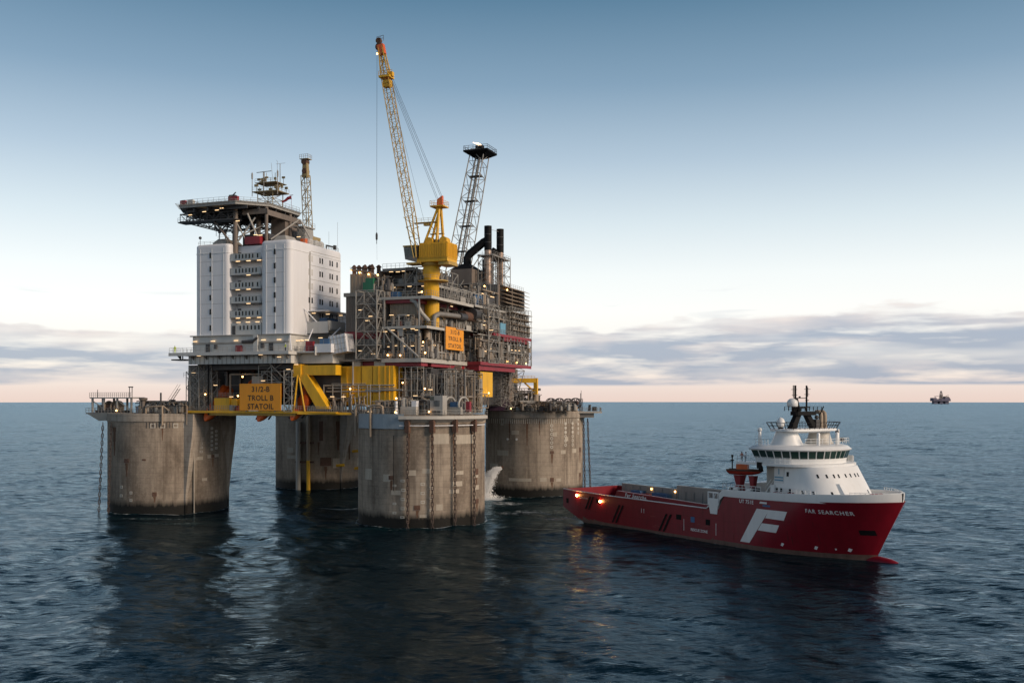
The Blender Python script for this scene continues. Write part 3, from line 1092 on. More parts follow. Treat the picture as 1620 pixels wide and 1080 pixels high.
# ------------------------------------------------------------------ discharge of cooling water
def discharge():
    rng = random.Random(4)
    P, n_ = on_col('R', -9.2, 8.2, 0.4)
    t = Thing('discharge_water', 'white jet of cooling water falling from the right column into the sea', 'water jet', (P.x - 3, P.y, -.3), WORLD)
    mb = MB()
    d = Vector((-.86, -.5, 0)).normalized()
    for k in range(11000):
        u = rng.random() ** .8
        x = 6.4 * u
        z = 8.0 + .4 * u - 8.0 * u * u
        sp = .22 + 1.15 * u
        c = P + d * x + Vector((rng.gauss(0, sp * .8), rng.gauss(0, sp * .8), rng.gauss(0, sp * .6)))
        c.z = max(.05, z + (c.z - P.z))
        r = rng.uniform(.025, .12) * (1.1 + .5 * u)
        a = rng.random() * 6
        mb.add([c + Vector((r * cos(a), r * sin(a), -r * .8)), c + Vector((r * cos(a + 2.1), r * sin(a + 2.1), -r * .8)), c + Vector((r * cos(a + 4.2), r * sin(a + 4.2), -r * .8)), c + Vector((0, 0, r * 1.3))],
               [(0, 2, 1), (0, 1, 3), (1, 2, 3), (2, 0, 3)])
    for k in range(3000):
        a = rng.random() * 2 * pi
        q = abs(rng.gauss(0, 3.0))
        c = P + d * 6.2 + Vector((q * cos(a), q * sin(a) * .8, 0))
        c.z = abs(rng.gauss(0, 1.1)) * max(.08, 1 - q / 6) + .05
        r = rng.uniform(.025, .09)
        mb.add([c + Vector((r, 0, -r)), c + Vector((-r, r, -r)), c + Vector((-r, -r, -r)), c + Vector((0, 0, r))], [(0, 2, 1), (0, 1, 3), (1, 2, 3), (2, 0, 3)])
    m, nt, b = new_mat('white_water')
    b.inputs['Base Color'].default_value = (.95, .96, .97, 1)
    b.inputs['Roughness'].default_value = .6
    b.inputs['Subsurface Weight'].default_value = .0
    M['spray'] = m
    o = t.part('spray', mb, 'spray', sm=180, stuff=True)
    core = MB()
    core.sweep([P + d * (6.4 * u) + Vector((0, 0, .4 * u - 8.0 * u * u)) for u in (0, .2, .4, .55, .7, .82, .92, 1.0)], [.28, .36, .42, .46, .5, .5, .5, .5], 9)
    t.part('jet', core, 'spray', sm=180)
    pipe = MB().tube(P - n_ * 1.2, P + n_ * .15, .5, 12)
    t.part('outlet_pipe', pipe, 'rust', sm=40)


discharge()

# ------------------------------------------------------------------ living quarters
def living_quarters():
    t = Thing('living_quarters', 'tall white accommodation block with rounded corners under the helideck', 'building', (-43.5, 4, 39))
    Z0, Z1 = 43.1, 65.3
    t.part('wall', MB().prism(rrect(-56.9, -30.35, -4.9, 15.7, 1.0), Z0, Z1 - .5), 'white', sm=40)
    towers = []
    for nm, u0, u1, r in (('stair_tower', -57.2, -47.3, 1.1), ('stair_tower', -38.6, -30.0, 1.5)):
        o = t.part(nm, MB().prism(rrect(u0, u1, -8, 4 if u0 < -50 else 15.8, r, 8), Z0, Z1, .7), 'white')
        towers.append(o)
        w = u1 - u0
        # pale joint strips and drip edge
        for du in (.06, .5, .94):
            t.part('cover_strip', MB().box((u0 + r + (w - 2 * r) * du - .12, -8.06, Z0 + .1), (u0 + r + (w - 2 * r) * du + .12, -7.98, Z1 - 1.1)), 'hullw', o)
        for z in (61.0, 57.6, 54.2, 50.8, 47.4):
            t.part('panel_joint', MB().box((u0 + r, -8.03, z - .03), (u1 - r, -7.98, z + .03)), 'lgrey', o)
        t.part('coping', MB().prism(rrect(u0 - .1, u1 + .1, -8.1, (4 if u0 < -50 else 15.9), r + .1, 8), Z1 - 2.35, Z1 - 2.2), 'hullw', o)
    win = shared(MB().box((-.19, -.08, -.62), (.19, .08, .62)), 'glass', 'slit_pane')
    fr = MB()
    for a, b in (((-.25, -.05, -.68), (-.19, .05, .68)), ((.19, -.05, -.68), (.25, .05, .68)), ((-.19, -.05, .62), (.19, .05, .68)), ((-.19, -.05, -.68), (.19, .05, -.62))):
        fr.box(a, b)
    frame = shared(fr, 'dgrey', 'slit_frame')

    def window(u, v, z, rz, parent=None, op=True):
        w = t.inst('window', win, (u, v, z), rz, parent)
        f = bpy.data.objects.new('frame', frame)
        f.parent = w
        COL.objects.link(f)
        return w
    rows = (62.5, 59.2, 55.8, 52.3, 48.9, 45.0)
    for u in (-52.6, -34.4):
        for z in rows:
            window(u, -8.04, z, 0)
    for ri, z in enumerate((61.8, 58.5, 55.1, 51.7, 48.3)):
        for v in (-.1, 1.2, 4.8, 5.9, 9.5, 10.6, 12.9):
            if v < 3 and ri < 3:          # shuttered cabins: white plates
                t.part('shutter', MB().box((-30.1, v - .3, z - .75), (-29.95, v + .3, z + .75)), 'podium')
                continue
            window(-29.97, v, z, pi / 2)
    # plank joints on the right hand wall: storey cover strips
    for z in (63.6, 60.2, 56.8, 53.4, 50.0, 46.6):
        t.part('cover_strip', MB().box((-30.1, .6, z - .05), (-29.97, 14.4, z + .05)), 'lgrey')
    t.part('corner_pipe', MB().tube((-29.85, .1, 43), (-29.85, .1, 63.4), .12, 8), 'lgrey', sm=40)
    # balconies between the towers
    tub = shared(MB().box((-.55, -.1, -.06), (.55, .1, .06)), 'tube', 'balcony_tube')
    for k, z in enumerate((61.2, 57.8, 54.4, 51.0, 47.6)):
        b = t.part('balcony', MB().box((-47.2, -7.5, z - .25), (-38.7, -4.9, z)).box((-47.2, -7.5, z), (-38.7, -7.35, z + 1.35)).box((-47.2, -7.55, z + 1.35), (-38.7, -7.3, z + 1.45)), 'podium')
        for j in range(7):
            u = -45.6 + j * .95
            if k % 2 == 0 and j == 6:
                u += .4
            t.inst('balcony_slot', SLOT, (u, -7.53, z + .72), 0, b)
        t.part('doorway', MB().box((-46.9, -5.0, z), (-46.0, -4.86, z + 2.1)), 'dgrey', b)
        for j in range(3):
            if (k in (1, 3) and j != 1) or (k == 2 and j == 2):
                continue
            t.inst('strip_light', tub, (-45.3 + j * 3.0, -7.2, z - .38), 0, b)
    t.part('recess_front', MB().box((-47.2, -7.2, 43.1), (-38.7, -5.2, 46.0)), 'podium')
    for j in range(6):
        t.inst('balcony_slot', SLOT, (-44.6 + j * 1.05, -7.24, 44.9), 0)
    t.part('doorway', MB().box((-46.9, -7.3, 43.2), (-46.0, -7.15, 45.4)), 'dgrey')
    for j in range(3):
        t.inst('strip_light', tub, (-45.0 + j * 2.7, -7.4, 46.2), 0)
    # podium
    t.part('podium', MB().prism(rrect(-57.6, -29.8, -8.6, 15.9, .5, 3), 38.95, 43.1), 'podium', sm=40)
    t.part('podium_ledge', MB().box((-57.9, -9.0, 42.9), (-29.5, -8.5, 43.15)).box((-29.9, -8.5, 42.9), (-29.5, 15, 43.15)), 'lgrey')
    t.part('cable_tray', MB().tube((-57.5, -8.75, 41.1), (-30, -8.75, 41.1), .07, 5).tube((-57.5, -8.75, 41.35), (-30, -8.75, 41.35), .05, 5), 'grey')
    for u in (-52.9, -35.0):
        d = t.part('door', MB().box((u - .6, -8.72, 38.97), (u + .6, -8.58, 41.1)), 'dgrey')
        t.part('handle', MB().box((u + .35, -8.78, 40), (u + .45, -8.7, 40.1)), 'galv', d)
    t.part('locker', MB().box((-44.5, -9.3, 38.97), (-43.0, -8.6, 40.6)), 'red')
    t.part('locker', MB().box((-50.8, -9.1, 39.9), (-50.2, -8.6, 40.9)), 'dgrey')
    t.part('locker', MB().box((-37.6, -9.1, 39.9), (-36.9, -8.6, 41.1)), 'dgrey')
    t.part('ventilator', MB().tube((-42.6, -9.2, 41.4), (-39.4, -9.2, 41.5), .38, 8).tube((-39.4, -9.3, 41.6), (-38.4, -9.3, 42.3), .3, 8), 'dgrey', sm=40)
    t.part('duct_tower', MB().box((-39.6, -9.2, 38.95), (-38.4, -8.5, 43.0)), 'podium')
    for u in (-56.4, -51.2, -44.6, -36.9, -32.6):
        t.inst('strip_light', tub, (u, -8.95, 41.75), 0)
    for v in (-4, 5, 11):
        t.inst('strip_light', tub, (-29.45, v, 41.75), pi / 2)
    # roof railing and roof gear
    rl = MB().rail([(-30.9, -1, 65.25), (-30.9, 15.2, 65.25), (-56.5, 15.4, 65.25)], 1.1)
    rl.rail([(-56.6, -7.4, 65.3), (-48, -7.4, 65.3)], .7)
    t.part('roof_railing', rl, 'galv')
    t.part('roof_house', MB().prism(rrect(-54.0, -50.0, -5.5, 2, .3, 2), 65.2, 65.9).add(
        [(-54.0, -5.5, 65.9), (-50.0, -5.5, 65.9), (-50.0, 2, 65.9), (-54.0, 2, 65.9), (-53.0, -4.5, 67.0), (-50.9, -4.5, 67.0), (-50.9, 1, 67.0), (-53.0, 1, 67.0)],
        [(0, 1, 5, 4), (1, 2, 6, 5), (2, 3, 7, 6), (3, 0, 4, 7), (4, 5, 6, 7)]), 'lgrey')
    g = MB()
    for u, v, h in ((-53, -4, 2.0), (-52, -3, 2.6), (-51.3, -4, 1.7), (-50.6, -2, 2.2)):
        g.tube((u, v, 66.8), (u, v, 66.8 + h), .12, 5)
        g.cbox((u, v, 66.8 + h), (.5, .5, .6))
    g.rail([(-53.0, -4.5, 67.0), (-51, -4.5, 67.0), (-51, 0, 67.0)], 1.0)
    t.part('roof_gear', g, 'dgrey')
    for u, v in ((-56.4, -7, ), (-53.6, -4.5)):
        z = 65.2 if u < -55 else 67.8
        t.part('floodlight', MB().tube((u, v, z), (u, v, z + 1.8), .06, 5).sphere((u, v, z + 1.9), .38, 8), 'dgrey')
    t.part('roof_house', MB().add([(-37.2, -5.2, 65.3), (-33.0, -5.2, 65.3), (-33.0, 1, 65.3), (-37.2, 1, 65.3), (-36.2, -4, 67.0), (-34.2, -4, 67.0), (-34.2, 0, 67.0), (-36.2, 0, 67.0)],
                                  [(0, 1, 5, 4), (1, 2, 6, 5), (2, 3, 7, 6), (3, 0, 4, 7), (4, 5, 6, 7)]), 'lgrey')
    for u, v in ((-32.2, 3.6), (-32.2, 6.2), (-32.2, 8.4)):
        t.part('roof_tank', MB().lathe((u, v, 64.8), [(1.0, 0), (1.0, 1.9), (.6, 2.3), (.05, 2.4)], 14), 'podium', sm=50)
    t.part('roof_locker', MB().box((-33.5, 1.5, 64.8), (-32.1, 2.7, 66.9)), 'orange')
    t.part('boat_davit', MB().tube((-31, 9.5, 64.8), (-31, 9.5, 66.4), .16, 6).tube((-31, 9.5, 66.3), (-31, 13.6, 66.4), .22, 6).box((-31.3, 13.2, 65.8), (-30.7, 13.9, 66.9)), 'dgrey')
    t.part('whip_aerial', MB().tube((-31, 14.9, 64.8), (-31, 14.9, 73), .03, 4).tube((-31.2, 11, 64.8), (-31.2, 11, 70), .03, 4), 'lgrey')
    for v in range(2):
        t.part('roof_duct', MB().sweep([(-38 + v * 1.2, 8, 64.8), (-38 + v * 1.2, 8, 68), (-37.6 + v * 1.2, 7.4, 69.3), (-36.5 + v * 1.2, 6.5, 69.8)], .45, 8), 'podium', sm=50)
    return t


SLOT = shared(MB().box((-.16, -.05, -.5), (.16, .05, .5)), 'glass', 'slot_pane')
LQ = living_quarters()


# walkway deck round the foot of the quarters
def quarters_deck():
    t = Thing('quarters_deck', 'railed grey deck running round the foot of the white block', 'deck', (-43, -6, 36.4))
    t.part('slab', MB().box((-62.2, -11.2, 38.45), (-28.6, 16, 38.93)), 'lgrey')
    t.part('edge_beam', MB().box((-62.3, -11.35, 38.2), (-28.5, -11.2, 39.0)).box((-28.6, -11.35, 38.2), (-28.45, 2, 39.0)), 'podium')
    t.part('railing', MB().rail([(-62.2, 6, 38.95), (-62.2, -11.2, 38.95), (-28.6, -11.2, 38.95), (-28.6, 2, 38.95)], 1.2, .035, 1.3), 'galv')
    t.part('girder', MB().box((-57.8, -9.6, 36.2), (-28.9, -9.0, 38.45)).box((-29.5, -9.0, 36.2), (-28.9, 15, 38.45)), 'podium')
    st = MB()
    for i in range(22):
        u = -57 + i * 1.28
        st.box((u - .06, -9.72, 36.25), (u + .06, -9.6, 38.4))
    for i in range(14):
        v = -8 + i * 1.6
        st.box((-28.9, v - .06, 36.25), (-28.78, v + .06, 38.4))
    t.part('stiffener', st, 'lgrey', stuff=True)
    br = MB()
    for i in range(9):
        u = -60 + i * 3.8
        br.add([(u - .1, -11.1, 38.4), (u + .1, -11.1, 38.4), (u + .1, -9.6, 38.4), (u - .1, -9.6, 38.4), (u - .1, -9.6, 37.2), (u + .1, -9.6, 37.2)],
               [(0, 3, 4), (1, 5, 2), (0, 4, 5, 1), (0, 1, 2, 3)])
    t.part('bracket', br, 'grey', stuff=True)
    t.part('platform_bay', MB().box((-62.2, -10.5, 37.2), (-58.5, -7, 37.5)).tube((-60, -9, 37.4), (-60, -9, 38.4), .15, 5), 'dgrey')
    t.lamps([(-54, -10.6, 38.2), (-36.5, -10.6, 38.2), (-31.6, -10.4, 37.6)], 'tube')
    return t


quarters_deck()


# white boxes and ramps hung on the right of the quarters
def annex():
    t = Thing('quarters_annex', 'white cantilevered walkway and lifeboat boxes on the right of the quarters', 'annex', (-24, 6, 39))
    t.part('upper_walkway', MB().box((-30, 0, 44.3), (-24.2, 15, 44.7)).box((-24.35, -1.0, 44.3), (-24.2, 15, 46.6)).box((-30, -1.0, 43.6), (-24.2, -.85, 46.4)), 'podium')
    t.part('canopy_roof', MB().box((-30, -.6, 48.9), (-24.6, 14, 49.1)), 'white')
    t.part('inside_locker', MB().box((-28.4, 2, 44.7), (-26.4, 14, 47.5)), 'blue')
    t.lamps([(-28.8, 0, 48.5), (-27, 3.5, 48.5), (-26, 8, 48.5)], 'tube')
    for i, (v, du) in enumerate(((9.0, 0), (13.2, 1.2))):
        mb = MB().cbox((-24.2 + du, v, 46.3), (3.6, 4.2, 4.2), 0, radians(-8))
        b = t.part('box_cabin', mb, 'white')
        rb = MB()
        for k in range(4):
            rb.cbox((-24.2 + du - 1.4 + k * .95, v - 2.13, 46.3), (.09, .08, 4.2), 0, radians(-8))
        for k in (-1.3, 0, 1.3):
            rb.cbox((-24.2 + du, v - 2.13, 46.3 + k), (3.5, .08, .09), 0, radians(-8))
        t.part('rib', rb, 'lgrey', b)
    t.part('lower_walkway', MB().box((-29.5, -8, 38.6), (-23.5, 15, 38.95)).box((-23.6, -8, 38.0), (-23.4, 15, 40.0)), 'podium')
    mb = MB()
    mb.box((-23.9, -7.6, 38.6), (-19.5, -2.6, 40.6))
    t.part('ramp_floor', mb, 'white')
    c = t.part('box_cabin', MB().cbox((-18.6, -4.2, 40.6), (4.4, 3.8, 4.2), 0, radians(-9)), 'white')
    rb = MB()
    for k in range(5):
        rb.cbox((-20.4 + k * .92, -6.14, 40.6), (.09, .08, 4.2), 0, radians(-9))
    for k in (-1.3, 0, 1.3):
        rb.cbox((-18.6, -6.14, 40.6 + k), (4.4, .08, .09), 0, radians(-9))
    t.part('rib', rb, 'lgrey', c)
    t.part('locker', MB().box((-26.5, -7.2, 39), (-24.6, -6.2, 41.3)), 'red')
    t.part('shelter', MB().box((-23.2, -6.5, 40.4), (-20.7, -3, 41.9)), 'blue')
    st = MB()
    for a, b in (((-27.2, -7, 39), (-25.9, -5, 44.3)), ((-23.9, -7, 38.8), (-22.6, 2, 45.0)), ((-30, -2.5, 49.5), (-26.0, 0, 44.6)), ((-30, -8.4, 43), (-28, -10.8, 39))):
        st.tube(a, b, .16, 6)
    t.part('strut', st, 'white', sm=40)
    rl = MB().rail([(-28.4, -8, 38.97), (-23.5, -8, 38.97)], 1.1).rail([(-23.4, -7.6, 40.6), (-19.5, -7.6, 40.6)], 1.0)
    t.part('railing', rl, 'galv')
    t.lamps([(-26, -7.5, 41.6), (-22.4, -7.4, 42.0), (-29.3, -6, 41.6)], 'tube')
    t.lamps([(-20.6, -3, 42.6)], 'tube')
    t.part('underside', MB().box((-29.4, -6, 36.2), (-20, 14, 38.6)), 'podium')


annex()


# ------------------------------------------------------------------ helideck
def helideck():
    t = Thing('helideck', 'octagonal grey helideck on dark steel legs above the white block', 'helideck', (-51, 3, 65.3))
    oc = [(-60.8, -9.2), (-44.6, -9.2), (-38.8, -3.6), (-38.8, 9.6), (-44, 15), (-59, 15), (-64.2, 9.6), (-64.2, -3.6)]
    ZD = 75.0
    t.part('deck_slab', MB().prism(oc, ZD - .75, ZD), 'lgrey')
    inner = [(-51 + (x + 51) * .985, 4 + (y - 4) * .985) for x, y in oc]
    t.part('rim_channel', MB().prism([(-51 + (x + 51) * 1.012, 4 + (y - 4) * 1.012) for x, y in oc], ZD - .28, ZD + .06), 'galv')
    # safety net frame sloping outwards
    ne = MB()
    for i in range(8):
        a, b = oc[i], oc[(i + 1) % 8]
        n = max(3, int(math.dist(a, b) / 1.2))
        o2 = lambda p, k: (-51 + (p[0] + 51) * k, 4 + (p[1] - 4) * k)
        A, B = o2(a, 1.06), o2(b, 1.06)
        ne.tube((*A, ZD + .25), (*B, ZD + .25), .04, 4)
        ne.tube((*o2(a, 1.03), ZD + .05), (*o2(b, 1.03), ZD + .05), .03, 4)
        for k in range(n):
            f = k / n
            p0 = (a[0] + (b[0] - a[0]) * f, a[1] + (b[1] - a[1]) * f)
            p1 = (A[0] + (B[0] - A[0]) * f, A[1] + (B[1] - A[1]) * f)
            ne.tube((*p0, ZD - .15), (*p1, ZD + .25), .035, 4)
    t.part('safety_net', ne, 'galv')
    rl = MB()
    rl.rail([(-60, -9.4, ZD), (-46, -9.4, ZD), (-38.6, -3.2, ZD), (-38.5, 9, ZD)], 1.1, .035, 1.5)
    t.part('railing', rl, 'galv')
    # underside girders
    g = MB()
    for x in (-61, -57, -53, -49, -45, -41):
        e = 0 if -60 < x < -45 else 3.5
        g.box((x - .15, -8.6 + e, ZD - 1.7), (x + .15, 14 - e, ZD - .75))
    for y in (-7.2, -3.5, 0, 4, 8, 12):
        e = 0 if -3 < y < 12 else 3.2
        g.box((-63.4 + e, y - .15, ZD - 1.55), (-39.4 - e, y + .15, ZD - .75))
    t.part('girder', g, 'dgrey')
    tr = MB()
    tr.truss((-62.6, -5.5, ZD - 2.6), (-46.5, -5.5, ZD - 2.8), 2.4, 8, .13, .09, h=1.8)
    tr.truss((-62.6, 8, ZD - 2.6), (-46.5, 8, ZD - 2.8), 2.4, 8, .13, .09, h=1.8)
    tr.truss((-61, -5, ZD - 2.8), (-61, 8, ZD - 2.8), 2.0, 6, .13, .08, h=1.6)
    tr.truss((-55, -5, ZD - 2.8), (-55, 8, ZD - 2.8), 2.0, 6, .13, .08, h=1.6)
    t.part('truss', tr, 'dgrey')
    t.part('service_gangway', MB().box((-62.6, -7.6, ZD - 4.0), (-46, -4.6, ZD - 3.75)).rail([(-62.6, -7.6, ZD - 3.8), (-46, -7.6, ZD - 3.8)], 1.0), 'dgrey')
    # legs
    lg = [((-47.0, -5.8, 63), (-47.0, -5.8, ZD - .8), .62), ((-45.9, 2, 64), (-45.9, 2, ZD - .8), .6), ((-39.3, -4.2, 64), (-39.3, -4.2, ZD - 1.0), .42),
          ((-39.3, 6, 64), (-39.3, 6, ZD - 1.0), .42), ((-52, 8, 64), (-52, 8, ZD - .8), .6)]
    for a, b, r in lg:
        t.part('leg', MB().tube(a, b, r, 10), 'brown', sm=40)
    for a, b, r in (((-47.6, -6.4, 65.2), (-53.2, -6, ZD - 3.6), .26), ((-46.6, -5.9, 65.5), (-42.2, -4.6, ZD - 3.4), .22), ((-40.8, -4.8, 65.6), (-44.0, -5.2, ZD - 2.4), .22),
                    ((-46.4, -5.9, 70), (-44.4, -5.4, 66.3), .16), ((-47, -5, 67), (-43, 2, 71.5), .18), ((-38.2, -4.0, 66.2), (-33.8, 1.5, 71.6), .2), ((-33.6, 1.6, 71.6), (-31.8, 4.0, 66.4), .2),
                    ((-47, -5.5, 66), (-52, 3, 73), .2), ((-52, -4.8, 73.4), (-57.2, -9.0, 75.9), .09)):
        t.part('brace', MB().tube(a, b, r, 8), 'lgrey' if r < .25 else 'brown', sm=40)
    t.part('cross_girder', MB().cbox((-42.2, -4.6, ZD - 2.0), (7.2, .5, 1.2)).cbox((-39.2, 3, ZD - 2.2), (.5, 15, 1.3)), 'brown')
    t.part('equipment_house', MB().box((-46.5, -3.6, 65.0), (-39, 8, 67.8)), 'dgrey')
    t.part('equipment_house', MB().box((-44.5, -5.6, 65.1), (-40.2, -3.8, 66.9)), 'red', label='dark red equipment box under the helideck')
    t.part('hangar_wall', MB().box((-43.6, 4, 66), (-39.5, 10, ZD - 1.4)), 'brown')
    t.part('access_tower', MB().box((-37.4, 6.2, 65), (-35.2, 10, 70.6)).box((-38.2, 5.4, 70.6), (-34.8, 10.4, 70.9)), 'lgrey')
    t.part('tower_railing', MB().rail([(-38.2, 5.4, 70.9), (-34.8, 5.4, 70.9), (-34.8, 10.3, 70.9)], 1.1).stair((-34.4, 5.2, 68.2), (-37, 5.2, 70.9), .8).stair((-37, 4.8, 65.3), (-34.4, 4.8, 68.2), .8), 'galv')
    # fire fighting boxes and the round monitor
    for u0, u1, mat in ((-60.8, -59.3, 'red'), (-46.8, -44.2, 'red'), (-58.6, -57.0, 'podium')):
        t.part('foam_cabinet', MB().box((u0, -9.0, ZD), (u1, -8.2, ZD + 1.15)), mat)
    t.part('fire_monitor', MB().box((-46.6, -9.0, ZD + 1.15), (-45.0, -8.0, ZD + 1.5)).tube((-45.8, -8.6, ZD + 1.4), (-44.4, -9.3, ZD + 1.9), .14, 6), 'dgrey')
    t.part('windsock', MB().tube((-38.6, 5.4, ZD), (-38.6, 5.4, ZD + 3.6), .05, 5).sweep([(-38.6, 5.4, ZD + 3.1), (-39.3, 5.1, ZD + 2.9), (-40.0, 4.9, ZD + 2.3), (-40.8, 4.6, ZD + 1.9)], [.42, .38, .3, .2], 7)
           .box((-39.1, 5.3, ZD + 3.6), (-38.1, 5.5, ZD + 3.7)), 'red')
    t.lamps([(-59.8, -6.4, ZD - 1.95), (-54.6, -7.8, ZD - 1.75), (-50.6, -8.2, ZD - 1.7), (-49.0, -8.5, ZD - 1.4)], 'tube')
    t.lamps([(-45.6, -6.9, 70.6), (-39.5, -6.4, 66.9), (-41, -6.2, 67.1), (-35.3, 3.6, 67.8), (-45.4, -6.9, 73.8)], 'tube')
    return t


helideck()


# aerial frame on the roof behind the helideck
def aerials():
    t = Thing('aerial_tower', 'cluttered lattice tower of aerials rising behind the helideck', 'aerial tower', (-50.6, 14, 65))
    cx, cy = -50.6, 14
    t.part('lattice', MB().truss((cx, cy, 65), (cx, cy, 81.8), 4.6, 9, .13, .08), 'dull')
    t.part('platform', MB().box((cx - 3.6, cy - 2.8, 81.6), (cx + 3.9, cy + 2.8, 81.85)).box((cx - 3.0, cy - 2.5, 84.0), (cx + 3.4, cy + 2.5, 84.15)), 'dull')
    rl = MB().rail([(cx - 3.6, cy - 2.8, 81.8), (cx + 3.9, cy - 2.8, 81.8), (cx + 3.9, cy + 2.8, 81.8)], 1.1)
    rl.rail([(cx - 3.0, cy - 2.5, 84.1), (cx + 3.4, cy - 2.5, 84.1)], 1.0)
    t.part('railing', rl, 'galv')
    rng = random.Random(5)
    g = MB()
    for i in range(22):
        u, v = cx + rng.uniform(-3.4, 3.7), cy + rng.uniform(-2.6, 2.6)
        z = rng.choice((81.8, 84.1, 81.8))
        g.tube((u, v, z), (u, v, z + rng.uniform(.8, 2.6)), .07, 5)
        if rng.random() < .6:
            g.cbox((u, v, z + rng.uniform(.6, 1.6)), (rng.uniform(.4, 1.1), .4, rng.uniform(.4, 1.0)))
    t.part('instrument', g, 'dull', stuff=True)
    pst = MB()
    for du in (-3.8, -.2, 4.0):
        pst.tube((cx + du, cy - 2.6, 80.6), (cx + du, cy - 2.6, 86.9), .1, 5)
        pst.tube((cx + du, cy - 2.6, 85.2), (cx + du, cy - 2.6, 86.6), .22, 6)
    pst.tube((cx - 2.4, cy - 2.6, 86.7), (cx + 2.1, cy - 2.6, 86.8), .1, 5)
    t.part('aerial_post', pst, 'lgrey')
    t.part('whip_aerial', MB().tube((cx + .9, cy, 83.6), (cx + .3, cy, 89.6), .04, 4).tube((cx + 2.0, cy, 83.6), (cx + 2.2, cy, 89.8), .04, 4).tube((cx + 2.2, cy, 89.8), (cx + 1.8, cy, 90.2), .04, 4)
           .tube((cx + 3.0, cy, 83.6), (cx + 3.0, cy, 89.2), .09, 4).tube((cx + 1.8, cy, 89.2), (cx + 4.6, cy, 89.2), .04, 4), 'lgrey')


aerials()


# ------------------------------------------------------------------ under the quarters: core, walkway, sign, lifeboats
def deck_core():
    t = Thing('deck_box', 'shadowed steel deck box carrying the modules between the columns', 'deck', (-25, 30, 25.6))
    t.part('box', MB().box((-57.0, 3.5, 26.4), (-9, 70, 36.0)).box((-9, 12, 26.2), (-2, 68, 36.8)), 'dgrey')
    g = MB()
    for u in range(-56, -8, 4):
        g.box((u - .2, 2.9, 26.4), (u + .2, 3.5, 36))
    t.part('stiffener', g, 'brown', stuff=True)
    g = MB()
    for z in (28.6, 31.2, 33.8):
        g.box((-57, 3.2, z), (-9, 3.5, z + .3))
    t.part('stringer', g, 'brown')
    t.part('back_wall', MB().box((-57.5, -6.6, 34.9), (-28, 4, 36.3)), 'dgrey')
    # legs that carry the deck on the columns
    for u, v in ((-64, 6), (-63, 62), (-4, 62), (-6, 10)):
        t.part('support_leg', MB().box((u - 3.5, v - 3.5, 24.3), (u + 3.5, v + 3.5, 36.5)), 'brown')
    return t


deck_core()


